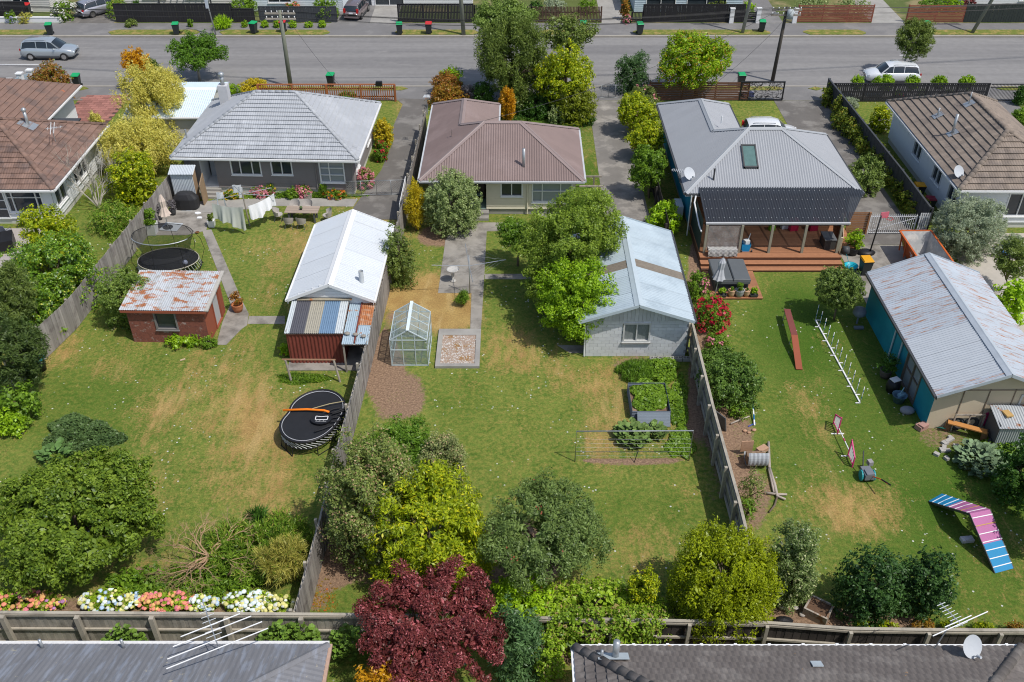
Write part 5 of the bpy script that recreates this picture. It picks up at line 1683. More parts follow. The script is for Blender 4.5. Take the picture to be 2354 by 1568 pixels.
# lattice screen section
a, b = at(1695, 226), at(1795, 226)
root = thing('front_fence', 'black pierced metal screen fence beside the solar panel', 'fence', (a.x, 72.8, 0))
part('frame', MB().box(a.x, 72.76, .05, b.x, 72.84, .13).box(a.x, 72.76, 1.5, b.x, 72.84, 1.6).box(a.x, 72.76, .13, a.x + .1, 72.84, 1.5).box(b.x - .1, 72.76, .13, b.x, 72.84, 1.5), BLACK, root)
t = MB()
rng = random.Random(4)
for i in range(230):
 x, z = rng.uniform(a.x + .1, b.x - .1), rng.uniform(.15, 1.5)
 an = rng.uniform(0, math.pi)
 l = rng.uniform(.18, .4)
 t.beam((x - math.cos(an) * l / 2, 72.8, max(.1, z - math.sin(an) * l / 2)), (x + math.cos(an) * l / 2, 72.8, min(1.55, z + math.sin(an) * l / 2)), .012, .05, up=(0, 1, 0))
part('pierced_panel', t, BLACK, root)
# black front fence at the right house
fence('front_fence', 'black open-slat front fence behind five small clipped trees', [(at(1903, 221).x, 72.6), (at(2252, 221).x, 72.6)], 1.5, BLACKP, BLACKP, face=1, pw=.13, gap=.03, step=2.6, single=False, rails=(.3, .8, 1.3), jit=.006)
x0, x1 = at(2254, 221).x, at(2360, 221).x
root = thing('sliding_gate', 'black metal bar gate across the right driveway', 'gate', (x0, 72.6, 0))
part('frame', MB().box(x0, 72.57, 1.42, x1, 72.63, 1.48).box(x0, 72.57, .1, x1, 72.63, .16).box(x0, 72.57, 1.16, x1, 72.63, 1.2), BLACK, root)
for i in range(34):
 x = x0 + (x1 - x0) * (i + .5) / 34
 part('bar', MB().box(x - .012, 72.59, .16, x + .012, 72.61, 1.42), BLACK, root)
# wooden end post and white picket of the far-left house
pp = [at(10, 232), at(33, 226), at(57, 211), at(80, 203)]
root = thing('picket_fence', 'white-posted blue-grey fence at the left picture edge', 'fence', pp[0])
BG = mat('blue_grey_board', (.34, .42, .48), .7, .1)
for i, p in enumerate(pp):
 part('post', MB().box(p.x - .2, p.y - .2, 0, p.x + .2, p.y + .2, 1.5).box(p.x - .25, p.y - .25, 1.5, p.x + .25, p.y + .25, 1.6), WHITE, root)
 if i:
  q = pp[i - 1]
  for z in (.35, .75, 1.15):
   part('board', MB().beam((p.x, p.y, z), (q.x, q.y, z), .05, .34), BG, root)
q = Vector(pp[0]) - Vector((6, 1.2, 0))
for z in (.35, .75, 1.15):
 part('board', MB().beam((q.x, q.y, z), (pp[0].x, pp[0].y, z), .05, .34), BG, root)
# wire mesh gates
def mesh_gate(label, a, b, h, leaves=1, m=None, pitch=.16, dia=True):
 root = thing('wire_gate', label, 'gate', a)
 a, b = Vector(a), Vector(b)
 m = m or STEEL
 for k in range(leaves):
  p, q = a + (b - a) * (k / leaves), a + (b - a) * ((k + 1) / leaves)
  d = (q - p).normalized()
  p, q = p + d * .03, q - d * .03
  t = MB()
  up = Vector((0, 0, 1))
  t.tube([p + up * .08, p + up * h, q + up * h, q + up * .08, p + up * .08], .022, 6)
  t.tube([(p + q) / 2 + up * .08, (p + q) / 2 + up * h], .018, 6)
  part('gate_frame', t, m, root, True)
  L = (q - p).length
  t = MB()
  if dia:
   n = int((L + h) / pitch)
   for i in range(n):
    s = i * pitch
    for sg in (0, 1):
     s0, z0, s1, z1 = max(0, s - h), min(h, s), min(L, s), max(0, s - L)
     if sg:
      s0, s1 = L - s0, L - s1
     t.beam(p + d * s0 + up * max(.1, z0), p + d * s1 + up * max(.1, z1), .008, .008)
  part('wire_mesh', t, m, root)
 return root
mesh_gate('chain-link double gate across the drive beside the grey tiled house', at(797, 452), at(935, 448), 1.1, 2)
mesh_gate('galvanised double gate at the street end of the middle drive', at(1365, 226), at(1430, 226), 1.1, 2, pitch=.3)
# white bar gate by the veranda
root = thing('driveway_gate', 'white metal bar gate closing the driveway behind the basketball hoop', 'gate', (21.9, 51.5, 0))
t = MB()
for z in (.12, 1.25):
 t.beam((21.9, 51.5, z), (24.75, 51.5, z), .05, .05)
for x in (21.92, 24.73):
 t.beam((x, 51.5, .05), (x, 51.5, 1.3), .06, .06)
t.beam((21.95, 51.5, .2), (24.7, 51.5, 1.15), .03, .04)
part('gate_frame', t, WHITE, root)
for i in range(22):
 x = 22.0 + i * .128
 part('bar', MB().beam((x, 51.48, .12), (x, 51.48, 1.42), .025, .025), WHITE, root)
t = MB()
for i in range(18):
 x = 22.0 + i * .15
 t.beam((x, 51.5, .35 + .2 * ((i * 2) % 4)), (x + .13, 51.5, .35 + .2 * ((i * 2) % 4)), .02, .03)
part('infill_bar', t, WHITE, root)
slat_fence('slat_screen', 'warm brown slat screen beside the white bar gate', (20.6, 51.6), (21.85, 51.6), 1.5, mat('warm_brown', (.32, .16, .08), .7, rand=.1), 12, side=-1)
root = thing('picket_screen', 'short white picket screen at the end of the white bar gate', 'fence', (24.85, 51.4, 0))
for i in range(5):
 part('picket', MB().box(24.85 + i * .13, 51.35, 0, 24.93 + i * .13, 51.38, 1.55), WHITE, root)
part('rail', MB().box(24.82, 51.39, 1.2, 25.45, 51.43, 1.3).box(24.82, 51.39, .3, 25.45, 51.43, .4), WHITE, root)
# ------------------------------------------------------------------ trees and shrubs
T, S = 'tree', 'shrub'
def G_(cx, cy):
 return (cx, cy)
# street side
bush('street_tree', 'round-headed green street tree on the near verge left of the tall pole', T, 450, 120, 66, 42, 'green', .2, .11, foot=(459, 183), lump=.9, k=16, trunk=.11, bark=BARKGREY, top=2.2)
bush('street_tree', 'grey-green street tree with twin trunks beside the parked white car', T, 2100, 95, 43, 56, 'olive', .22, .06, foot=(2066, 173), lump=.8, k=14, trunk=.1, bark=BARKGREY, top=2.2, along=.3)
bush('street_tree', 'big bright green tree with a few red leaves above the dark brown slat fence', T, 1592, 142, 90, 72, lmq('limered', (.10, .19, .012), (.30, .38, .02), (.40, .20, .04)), .24, .12, foot=(1600, 222), lump=.6, k=18, trunk=.15, top=1.8)
bush('pine_tree', 'feathery dark conifer standing in front of the middle section', T, 1178, 145, 86, 105, 'conifer', .30, .07, foot=(1170, 238), lump=.95, k=24, trunk=.2, along=.5, upw=.1)
bush('broadleaf_tree', 'tall grey-green tree behind the dark conifer, reaching the top edge', T, 1160, 45, 75, 55, lmq('greygreen', (.085, .135, .04), (.24, .29, .10)), .22, .12, foot=(1150, 196), lump=.9, k=18, trunk=.16, top=3)
bush('broadleaf_tree', 'olive green open tree right of the dark conifer at the kerb', T, 1310, 85, 62, 52, 'olive', .2, .11, foot=(1300, 200), lump=1.0, k=16, trunk=.11, top=2.5, cov=3.5)
bush('evergreen_tree', 'dense yellow-green evergreen at the corner of the middle front lawn', T, 1298, 185, 66, 76, 'yellowgreen', .2, .11, foot=(1300, 262), lump=.55, k=18, trunk=.12)
bush('evergreen_shrub', 'rounded olive evergreen shrub in front of the yellow-green evergreen', S, 1325, 240, 46, 46, lmq('olivegold', (.09, .12, .015), (.26, .26, .03)), .18, .09, foot=(1322, 278), lump=.5)
bush('flowering_shrub', 'low dark shrub with purple flowers at the corner of the middle front lawn', S, 1350, 275, 18, 12, 'dark', .16, .09, lump=.6)
bush('flowering_shrub', 'white-flecked grey shrub at the edge of the middle front lawn', S, 1283, 262, 20, 20, 'grey', .14, .08, lump=.6)
bush('garden_shrub', 'dark green shrub under the dark conifer', S, 1235, 235, 45, 30, 'dark', .18, .1, lump=.7)
bush('garden_shrub', 'dark leafy shrub below the dark conifer, left of the golden spire', S, 1110, 215, 30, 26, 'dark', .18, .1, lump=.7)
bush('golden_conifer', 'golden spire conifer in front of the brown-roofed house', T, 1166, 240, 19, 44, 'orange', .16, .06, foot=(1166, 278), lump=.35, along=.7, upw=.5)
bush('dark_shrub', 'blue-green feathery shrub beside the street end of the middle drive', S, 1456, 165, 38, 42, 'bluegreen', .24, .07, foot=(1458, 212), lump=.9, along=.5)
bush('garden_shrub', 'bright green shrub at the kerb above the orange shrubs', S, 1035, 172, 28, 16, 'lime', .18, .1, foot=(1035, 200), lump=.6)
bush('garden_shrub', 'rust red shrub beside the driveway kerb', S, 1028, 190, 36, 24, 'rust', .16, .08, foot=(1030, 215), lump=.6)
bush('garden_shrub', 'orange and yellow leaved shrub beside the driveway of the middle section', S, 1030, 222, 46, 28, 'autumn', .18, .1, foot=(1032, 245), lump=.55)
bush('lavender_shrub', 'grey-mauve shrub right of the orange and yellow leaved shrub', S, 1082, 215, 22, 22, lmq('mauve', (.14, .13, .13), (.30, .27, .28)), .14, .06, lump=.6)
# near verge, left
bush('garden_shrub', 'rust red leaved shrub beside the green-lidded bin at the left', S, 118, 188, 45, 44, lmq('photinia', (.15, .075, .02), (.34, .15, .05), (.12, .20, .03)), .2, .11, foot=(122, 228), lump=.5, k=18)
bush('orange_conifer', 'orange-gold conifer rising behind the pale yellow conifer', T, 313, 152, 30, 42, 'orange', .24, .08, foot=(310, 205), lump=.95, along=.4)
bush('conifer', 'small dark green conifer tip beside the orange-gold conifer', T, 350, 152, 14, 17, 'conifer', .18, .06, foot=(352, 200), lump=.4, along=.6)
bush('yellow_conifer', 'large pale yellow conifer in front of the blue-roofed garage', T, 352, 238, 72, 86, 'palegold', .2, .06, foot=(350, 325), lump=1.0, k=26, along=.45, trunk=.12)
bush('yellow_conifer', 'spreading pale yellow conifer below the large one, beside the grey roof', T, 320, 335, 92, 62, 'palegold', .2, .06, foot=(318, 395), lump=1.0, k=26, along=.45, trunk=.1)
bush('yellow_conifer', 'slim pale yellow conifer spire beside the red-brown roof', T, 230, 305, 20, 46, 'palegold', .22, .07, foot=(232, 345), lump=.8, along=.5)
bush('conifer', 'dark green shrub caught between the pale yellow conifers', S, 357, 276, 22, 28, 'conifer', .2, .09, foot=(355, 312), lump=.5, clear=1)
bush('golden_shrub', 'golden green shrub over the fence, below the pale yellow conifers', S, 300, 398, 56, 58, 'yellowgreen', .18, .1, foot=(305, 460), lump=.6, k=16)
bush('golden_shrub', 'round bright golden bush beside the street', S, 583, 197, 33, 16, 'gold', .15, .08, lump=.3)
bush('garden_shrub', 'bright green low shrubs behind the chimney', S, 518, 208, 32, 17, 'lime', .17, .1, lump=.6)
bush('garden_shrub', 'round pale green shrub behind the ridge of the grey tiled roof', S, 798, 220, 22, 9, 'mid', .15, .08, lump=.2)
bush('golden_shrub', 'rounded yellow shrub beside the grey tiled house and its drive', S, 880, 305, 22, 34, 'gold', .14, .07, foot=(882, 336), lump=.25)
bush('rose_bush', 'rose bush with red and pink flowers beside the grey tiled house', S, 872, 345, 17, 24, 'mid', .13, .07, lump=.7, blossom=(LM['redbl'], 160, .12, 4))
bush('flowering_shrub', 'pink hydrangea bush at the right corner of the grey tiled house', S, 838, 410, 20, 22, 'mid', .13, .08, lump=.5, blossom=(LM['pinkbl'], 900, .12, 8))
# front garden beds of the grey tiled house
bush('flowering_shrub', 'left pink hydrangea under the wall of the grey tiled house', S, 604, 436, 26, 15, 'mid', .13, .08, lump=.5, blossom=(LM['pinkbl'], 900, .12, 8))
bush('flowering_shrub', 'right pink hydrangea under the wall of the grey tiled house', S, 699, 436, 18, 15, 'mid', .13, .08, lump=.5, blossom=(LM['pinkbl'], 650, .12, 8))
bush('garden_shrub', 'green leafy clump between the two pink hydrangeas', S, 673, 443, 16, 13, 'mid', .13, .07, lump=.5)
bush('flowering_shrub', 'orange and red flowers at the foot of the grey tiled house wall', S, 770, 447, 26, 9, 'mid', .12, .06, lump=.7, blossom=(lmq('orangebl', (.6, .12, .02), (.75, .25, .03)), 240, .1, 5))
bush('flowering_shrub', 'yellow flowers beside the porch steps of the grey tiled house', S, 530, 447, 20, 8, 'mid', .12, .06, lump=.6, blossom=(LM['yellowbl'], 260, .09, 5))
bush('lily_plant', 'tall yellow lilies left of the pink hydrangeas', S, 622, 434, 9, 14, 'mid', .16, .04, lump=.6, along=.6, blossom=(LM['yellowbl'], 40, .1, 2))
bush('lily_plant', 'spiky plant with a pale flower under the downpipe of the grey tiled house', S, 743, 437, 10, 14, 'mid', .3, .04, lump=.6, along=.7)
# left section
bush('glossy_shrub', 'tall glossy yellow-green shrub behind the left fence, upper part', S, 112, 535, 66, 62, 'yellowgreen', .17, .1, foot=(118, 612), lump=.8, k=18)
bush('glossy_shrub', 'broad glossy green shrub behind the left fence', S, 118, 622, 115, 86, lmq('glossy', (.05, .12, .012), (.20, .30, .03), (.36, .34, .03), gloss=.05), .17, .1, foot=(125, 690), lump=.8, k=22)
bush('glossy_shrub', 'glossy green shrub behind the left fence below the broad one', S, 80, 722, 62, 62, 'glossy' if 'glossy' in LM else 'mid', .17, .1, foot=(75, 770), lump=.8)
bush('weeping_tree', 'grey-green weeping tree at the left picture edge', T, 22, 690, 58, 85, lmq('weeping', (.06, .09, .03), (.17, .20, .07)), .22, .05, foot=(10, 790), lump=.9, along=.3, k=18)
bush('dark_tree', 'dark feathery tree hanging over the left fence end', T, 30, 815, 68, 85, lmq('macro', (.035, .06, .025), (.10, .13, .05)), .22, .06, foot=(18, 905), lump=.95, along=.4, k=20)
bush('leafy_shrub', 'leafy green shrub at the left edge of the lawn below the dark tree', S, 38, 920, 46, 42, 'mid', .17, .12, foot=(25, 965), lump=.9)
bush('leafy_shrub', 'lower bright leafy shrub at the left picture edge', S, 22, 968, 36, 32, 'lime', .17, .12, lump=.8)
bush('garden_shrub', 'feathery green shrub between the left fence and the brick shed', S, 290, 680, 58, 66, lmq('coprosma', (.07, .12, .03), (.22, .27, .08)), .15, .06, foot=(290, 738), lump=.7, k=18)
bush('citrus_tree', 'small bright citrus tree at the corner of the brick shed', S, 428, 772, 47, 27, 'lime', .15, .09, lump=.8, cov=5)
bush('garden_shrub', 'low dark green tuft at the brick shed corner', S, 480, 785, 17, 13, 'mid', .12, .07, lump=.6)
bush('large_shrub', 'huge dense green shrub filling the lower left corner', T, 178, 1190, 188, 150, lmq('pitto', (.055, .105, .016), (.21, .26, .045)), .19, .10, foot=(180, 1265), lump=.6, k=46, cov=8, n=46000, rc=.30)
bush('weed_patch', 'tall unmown weeds and grasses beside the leaning fence', 'weeds', 600, 1255, 130, 85, 'weed', .30, .05, lump=.8, k=26, deep=1.0, along=.6, trunk=0, cov=5)
bush('weed_patch', 'rank green weeds below the dead branch', 'weeds', 500, 1325, 130, 46, 'mid', .22, .08, lump=.8, k=20, along=.3, trunk=0)
bush('weed_patch', 'straw-coloured tall grass beside the leaning fence', 'weeds', 650, 1290, 62, 60, 'straw', .34, .03, lump=.8, along=.7, trunk=0)
bush('flax_plant', 'clump of dark strappy leaves with red tips by the leaning fence', 'plant', 590, 1192, 28, 22, 'dark', .5, .07, lump=.6, along=.85, upw=.5)
# middle garden
bush('round_shrub', 'big rounded grey-green shrub beside the porch of the brown-roofed house', S, 1037, 466, 66, 78, 'grey', .13, .075, foot=(1035, 528), lump=.3, k=22, trunk=.1)
bush('golden_conifer', 'golden upright conifer against the fence beside the big grey-green shrub', T, 955, 478, 22, 58, 'gold', .15, .05, foot=(957, 530), lump=.7, k=16, along=.7, upw=.5)
bush('olive_tree', 'loose olive green shrub leaning over the white garage roof', S, 917, 592, 40, 64, 'olive', .15, .06, foot=(922, 655), lump=.9, k=16, cov=4)
bush('feathery_tree', 'tall feathery green tree beside the block garage, upper half', T, 1322, 552, 112, 118, 'feather', .17, .07, foot=(1300, 690), lump=.85, k=28, trunk=.14, top=1.5, cov=6.5)
bush('feathery_tree', 'feathery tree branch side hanging over the middle lawn', T, 1262, 645, 62, 82, 'feather', .17, .07, foot=(1275, 715), lump=.85, k=18, trunk=.09)
bush('lime_shrub', 'bright lime green tree against the left side of the block garage', T, 1328, 692, 88, 104, 'lime', .15, .09, foot=(1315, 778), lump=.8, k=26, trunk=.1, cov=6.5)
bush('peach_tree', 'small peach tree with drooping leaves on the middle lawn', T, 1195, 545, 46, 50, lmq('peach', (.06, .13, .02), (.17, .25, .035)), .2, .06, foot=(1190, 612), lump=.9, k=14, trunk=.06, top=1.0)
bush('tall_hedge_tree', 'yellow-green hedge tree beside the middle drive, nearest the street', T, 1465, 262, 52, 50, 'yellowgreen', .19, .11, foot=(1466, 308), lump=.6, k=16, group='hedge trees along the middle drive')
bush('flowering_shrub', 'pale pink oleander behind the hedge trees of the middle drive', S, 1483, 218, 34, 22, lmq('oleander', (.10, .14, .05), (.22, .24, .10)), .18, .05, foot=(1483, 240), lump=.8, blossom=(LM['pinkbl'], 130, .14, 4))
bush('tall_hedge_tree', 'golden green hedge tree in the middle of the row beside the drive', T, 1487, 325, 44, 46, 'yellowgreen', .18, .11, foot=(1488, 370), lump=.6, k=16, group='hedge trees along the middle drive')
bush('tall_hedge_tree', 'fresh green drooping hedge tree at the garage end of the row', T, 1490, 390, 42, 64, 'mid', .17, .08, foot=(1492, 455), lump=.7, k=18, group='hedge trees along the middle drive')
bush('fatsia_shrub', 'yellow-green large-leaved shrub behind the block garage', S, 1527, 500, 38, 36, 'ivy', .28, .09, foot=(1522, 530), lump=.8, k=12)
bush('large_shrub', 'grey-green shrub with pinkish flowers against the leaning fence', S, 850, 1140, 112, 150, 'mixed', .12, .075, foot=(850, 1265), lump=.6, k=34, rc=.3)
bush('large_shrub', 'fresh green feathery shrub above the pink-flecked shrub', S, 925, 1030, 95, 72, lmq('fresh', (.06, .13, .02), (.17, .26, .04)), .20, .055, foot=(925, 1075), lump=.9, k=20, along=.3)
bush('large_shrub', 'grey pink-flecked shrub at the right of the fresh green one', S, 1025, 1070, 58, 75, lmq('greypink', (.12, .14, .07), (.32, .32, .19), (.45, .30, .27)), .12, .07, foot=(1028, 1110), lump=.7, k=14)
bush('citrus_tree', 'large yellow-green leaved shrub in the middle of the big thicket', S, 985, 1212, 145, 140, 'yellowgreen', .21, .075, foot=(985, 1310), lump=.75, k=36, cov=7, along=.15)
bush('apple_tree', 'spreading grey-green apple tree with small red fruit on the middle lawn', T, 1247, 1222, 136, 116, lmq('apple', (.06, .095, .035), (.19, .235, .10)), .15, .06, foot=(1245, 1330), lump=.9, k=34, trunk=.16, cov=5.5, blossom=(lmq('fruit', (.35, .07, .04), (.45, .14, .07)), 90, .07, 2))
bush('plum_tree', 'dark red-leaved plum tree at the bottom centre', T, 1003, 1432, 168, 132, 'plum', .13, .06, foot=(1005, 1552), lump=.95, k=46, trunk=.16, cov=9, n=46000, rc=.28)
bush('golden_shrub', 'orange-yellow shrub at the bottom edge below the plum tree', S, 900, 1548, 85, 38, 'orange', .16, .08, lump=.9, foot=(900, 1650))
bush('ivy_hedge', 'bright green ivy mound right of the plum tree', S, 1205, 1378, 88, 62, 'ivy', .15, .10, foot=(1195, 1418), lump=.5, k=22)
bush('bluegreen_shrub', 'blue-green feathery shrub below the ivy mound at the bottom edge', S, 1190, 1470, 62, 88, 'bluegreen', .22, .06, foot=(1180, 1555), lump=.8, k=18, along=.3)
bush('ivy_hedge', 'ivy-covered hedge along the back of the middle lawn', S, 1350, 1388, 130, 60, lmq('ivy2', (.13, .22, .02), (.34, .42, .05), (.34, .24, .14)), .15, .10, foot=(1345, 1425), lump=.7, k=26)
bush('ivy_curtain', 'ivy hanging down the back fence left of the dark tiled roof', S, 1385, 1442, 150, 50, lmq('ivyd', (.08, .15, .015), (.27, .35, .05), (.30, .2, .12)), .14, .09, foot=(1385, 1495), lump=.6, k=26, deep=.3)
bush('ivy_curtain', 'ivy clothing the post at the lower left of the dark tiled roof', S, 1262, 1510, 36, 60, 'ivy2', .14, .09, foot=(1255, 1560), lump=.6)
bush('ivy_hedge', 'bright creeper heaped on the back fence left of the chartreuse conifer', S, 1475, 1410, 80, 42, 'ivy2', .15, .10, foot=(1470, 1440), lump=.6, k=20)
bush('weed_patch', 'green weeds between the hydrangeas and the fallen branch', 'weeds', 330, 1335, 90, 34, 'mid', .2, .08, lump=.7, k=18, trunk=0, cov=4)
bush('small_conifer', 'small yellow-green conifer beside the big chartreuse conifer', T, 1480, 1352, 34, 48, 'yellowgreen', .13, .07, foot=(1482, 1412), lump=.5)
bush('chartreuse_conifer', 'big chartreuse conifer with upright sprays in front of the dark fence', T, 1668, 1318, 124, 108, lmq('chart', (.12, .155, .006), (.31, .32, .014), transl=.3), .14, .06, foot=(1668, 1420), lump=.85, k=44, along=.5, upw=.6, cov=8, rc=.19, up=2.2, skirt=True)
bush('grey_shrub', 'grey-green white-flecked shrub right of the chartreuse conifer', S, 1822, 1295, 60, 92, lmq('hebe', (.08, .115, .05), (.22, .26, .13), (.5, .45, .4)), .13, .06, foot=(1820, 1372), lump=.6, k=20)
bush('camellia', 'dark glossy shrub at the back of the right lawn, left one of the pair', S, 2000, 1338, 70, 82, lmq('camellia', (.016, .05, .018), (.075, .135, .05), gloss=.02), .16, .09, foot=(1998, 1408), lump=.95, k=20)
bush('camellia', 'dark glossy shrub at the back of the right lawn, right one of the pair', S, 2130, 1335, 60, 74, 'camellia', .16, .09, foot=(2125, 1398), lump=.95, k=18)
for px, py, r, lab in ((1980, 1445, 26, 'yellow-green low shrub at the back fence under the left dark shrub'), (2040, 1440, 22, 'low green tuft at the back fence between the dark shrubs'), (2120, 1440, 28, 'orange-yellow low shrub behind the television aerial'),
                       (2185, 1440, 18, 'small yellow shrub right of the television aerial'), (2262, 1440, 22, 'yellow-leaved tuft near the satellite dish at the back fence'), (2335, 1445, 20, 'orange-leaved tuft at the right end of the back fence')):
 bush('low_shrub', lab, S, px, py, r, 13, 'autumn' if 'orange' in lab else 'yellowgreen', .11, .05, lump=.8, cov=3)
# right section
bush('topiary_tree', 'clipped ball-headed tree casting a round shadow on the right lawn', T, 1930, 662, 55, 49, lmq('bay', (.05, .085, .025), (.19, .23, .08)), .16, .07, foot=(1917, 735), lump=.12, k=10, trunk=.06, nlimb=5, cov=7)
bush('rhododendron', 'dense green rhododendron beside the right fence', S, 1683, 868, 70, 58, lmq('rhodo', (.04, .085, .022), (.15, .22, .06)), .17, .08, foot=(1690, 915), lump=.7, k=20)
bush('rhododendron', 'smaller green rhododendron above the dense one', S, 1655, 825, 45, 30, 'rhodo', .17, .08, lump=.7)
bush('rose_bush', 'bush covered in deep red roses beside the block garage', S, 1635, 715, 42, 40, 'mid', .12, .07, foot=(1635, 752), lump=.6, blossom=(LM['redbl'], 1000, .13, 7))
bush('rose_bush', 'tall pink rose bush left of the spa pool', S, 1602, 655, 27, 34, 'mid', .13, .07, foot=(1602, 690), lump=.7, blossom=(LM['pinkbl'], 90, .13, 3))
bush('rose_bush', 'sparse pink rose bush below the red roses', S, 1652, 785, 32, 20, 'mid', .12, .07, lump=.8, blossom=(LM['pinkbl'], 60, .14, 3), cov=3.5)
bush('small_shrub', 'thin shrub in the dry bed by the right fence', S, 1728, 1120, 28, 45, 'mixed', .13, .05, lump=1, cov=1.6)
bush('small_shrub', 'wispy sapling in the dry bed by the fence, below the curved logs', S, 1720, 1170, 16, 26, 'mid', .13, .05, lump=1, cov=1.5)
bush('small_shrub', 'low weedy shrub by the right fence near the fallen pole', S, 1700, 945, 26, 20, 'mid', .13, .06, lump=1, cov=2)
bush('grape_vine', 'bright green vine over the rusty garage roof edge', S, 2325, 690, 42, 48, 'ivy', .2, .15, foot=(2340, 745), lump=.8, k=14)
bush('small_tree', 'small dark tree right of the silver shrub', T, 2318, 595, 46, 48, 'olive', .16, .07, foot=(2318, 668), lump=.95, trunk=.07, top=.8, cov=4)
bush('silver_shrub', 'large silver-green shrub in front of the white house', S, 2225, 520, 82, 72, 'silver', .18, .05, foot=(2235, 578), lump=.45, k=22, along=.3)
bush('silver_shrub', 'silver-green shrub at the right picture edge below the patio chairs', S, 2330, 562, 32, 26, 'silver', .18, .05, lump=.5)
bush('garden_shrub', 'grey-green shrub at the rear corner of the grey iron roof', S, 1993, 398, 40, 46, lmq('shrubg', (.07, .11, .03), (.23, .27, .10)), .18, .09, foot=(1995, 440), lump=.7)
hp = [(1908, 218), (1930, 246), (1938, 272), (1958, 290), (1975, 308), (1990, 330), (2018, 352), (2036, 375), (2055, 405), (2075, 432), (2095, 458), (2112, 475)]
for i, (x, y) in enumerate(hp):
 bush('hedge_shrub', 'photinia hedge shrub along the black fence, number %s from the street' % ['one', 'two', 'three', 'four', 'five', 'six', 'seven', 'eight', 'nine', 'ten', 'eleven', 'twelve'][i], S,
         x, y, 20 + i * .6, 24, lmq('hedge', (.05, .09, .015), (.20, .22, .04), (.34, .24, .05)), .17, .09, lump=.8, k=10, group='hedge along the black fence')
for i, (x, r) in enumerate(((1970, 15), (2033, 25), (2097, 17), (2160, 17), (2223, 18))):
 bush('standard_tree', ['smallest clipped standard at the left end of the black front fence', 'widest clipped standard along the black front fence', 'clipped standard in the middle of the black front fence',
                           'fourth clipped standard along the black front fence', 'clipped standard nearest the black bar gate'][i], T, x, 191, r, 18 if i != 1 else 21, 'lime', .16, .09, foot=(x, 222), lump=.5, trunk=.03, group='standards along the black front fence')
bush('box_shrub', 'rounded glossy shrub at the back corner of the tan tiled house', S, 2026, 273, 25, 30, 'yellowgreen', .15, .09, foot=(2028, 300), lump=.2)
bush('low_hedge', 'silvery low hedge inside the black driveway fence', S, 1950, 236, 22, 14, 'silver', .14, .06, lump=.6)
bush('rose_bush', 'standard rose with a red bloom before the black front fence', S, 2066, 216, 9, 10, 'mid', .12, .06, lump=.6, blossom=(LM['redbl'], 14, .14, 2))
bush('rose_bush', 'rose with pale blooms before the black front fence', S, 2182, 213, 10, 9, 'mid', .12, .06, lump=.6, blossom=(LM['whitebl'], 20, .14, 2))
bush('rose_bush', 'low pale rose between the standards of the black front fence', S, 2120, 214, 10, 8, 'silver', .12, .06, lump=.6)
bush('hedge_shrub', 'dark hedge at the right picture edge beside the bar gate', S, 2348, 218, 16, 22, 'dark', .15, .08, lump=.3)
bush('hedge_shrub', 'bright green shrub at the right picture edge below the bar gate', S, 2347, 268, 22, 20, 'mid', .16, .09, lump=.4)
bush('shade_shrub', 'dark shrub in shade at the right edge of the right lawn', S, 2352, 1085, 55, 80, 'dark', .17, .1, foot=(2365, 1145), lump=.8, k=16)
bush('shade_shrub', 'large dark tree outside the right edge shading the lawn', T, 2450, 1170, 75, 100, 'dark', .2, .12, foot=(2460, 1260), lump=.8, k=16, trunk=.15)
# across the street
for lab, cx, cy, rx, ry, lm, bl in (('cream rose bush across the street beside the glazed door', 143, 17, 27, 16, 'mid', (LM['whitebl'], 420, .18, 6)),
                              ('lavender bush across the street beside the dark corner fence', 25, 38, 12, 13, 'mid', (lmq('lilac', (.3, .3, .5), (.45, .45, .62)), 80, .12, 4)),
                              ('straw yellow flower clump across the street behind the low white wall', 58, 40, 18, 11, 'straw', None),
                              ('pale shrub hanging over the end of the long black fence', 268, 12, 28, 15, 'weed', None), ('dark green shrub behind the long black fence', 312, 10, 14, 10, 'dark', None),
                              ('glossy green bush across the street above the low black fence', 557, 9, 34, 15, 'mid', None), ('dark green bush across the street beside the parked hatchback', 746, 14, 34, 17, 'mid', None),
                              ('pink and orange flowers over the charcoal fence across the street', 676, 14, 20, 7, 'mid', (lmq('coralbl', (.7, .2, .12), (.85, .35, .2)), 160, .2, 5)),
                              ('narrow shrub across the street beside the pale concrete drive', 1437, 20, 11, 24, 'autumn', None), ('pink flowers across the street at the foot of the black gate fence', 1442, 44, 10, 9, 'dark', (LM['pinkbl'], 140, .14, 5)),
                              ('yellow-green bush across the street beside the far pole', 1722, 14, 14, 14, 'ivy', None), ('grey shrubs hanging over the red-brown slat fence, left part', 1870, 8, 42, 12, 'grey', None),
                              ('grey shrubs hanging over the red-brown slat fence, right part', 1960, 10, 42, 13, 'grey', None), ('conifer bush across the street right of the concrete drive', 2140, 8, 30, 10, 'mid', None),
                              ('bright spreading conifer across the street behind the second slat fence', 2190, 5, 26, 10, 'lime', None), ('purple-leaved shrub across the street at the charcoal fence', 2230, 4, 16, 9, 'plum', None),
                              ('white-leaved bush across the street behind the brown picket fence', 1275, 8, 28, 12, 'silver', None), ('green bush across the street behind the end of the picket fence', 1352, 8, 22, 12, 'mid', None),
                              ('grey-green bush on top of the black board fence across the street', 1650, 8, 24, 7, 'olive', None), ('dark bush across the street left of the brown picket fence', 1235, 14, 16, 14, 'dark', None),
                              ('small shrub at the foot of the long black fence', 300, 52, 14, 9, 'olive', None), ('thin shrub in front of the long black fence near the lamp post', 437, 52, 5, 9, 'mid', None)):
 bush('garden_shrub', lab, S, cx, cy, rx, ry, lm, .2, .11, lump=.6, k=10, blossom=bl, cov=4, foot=(cx, min(56, cy + ry + 12)) if cy < 20 else None)
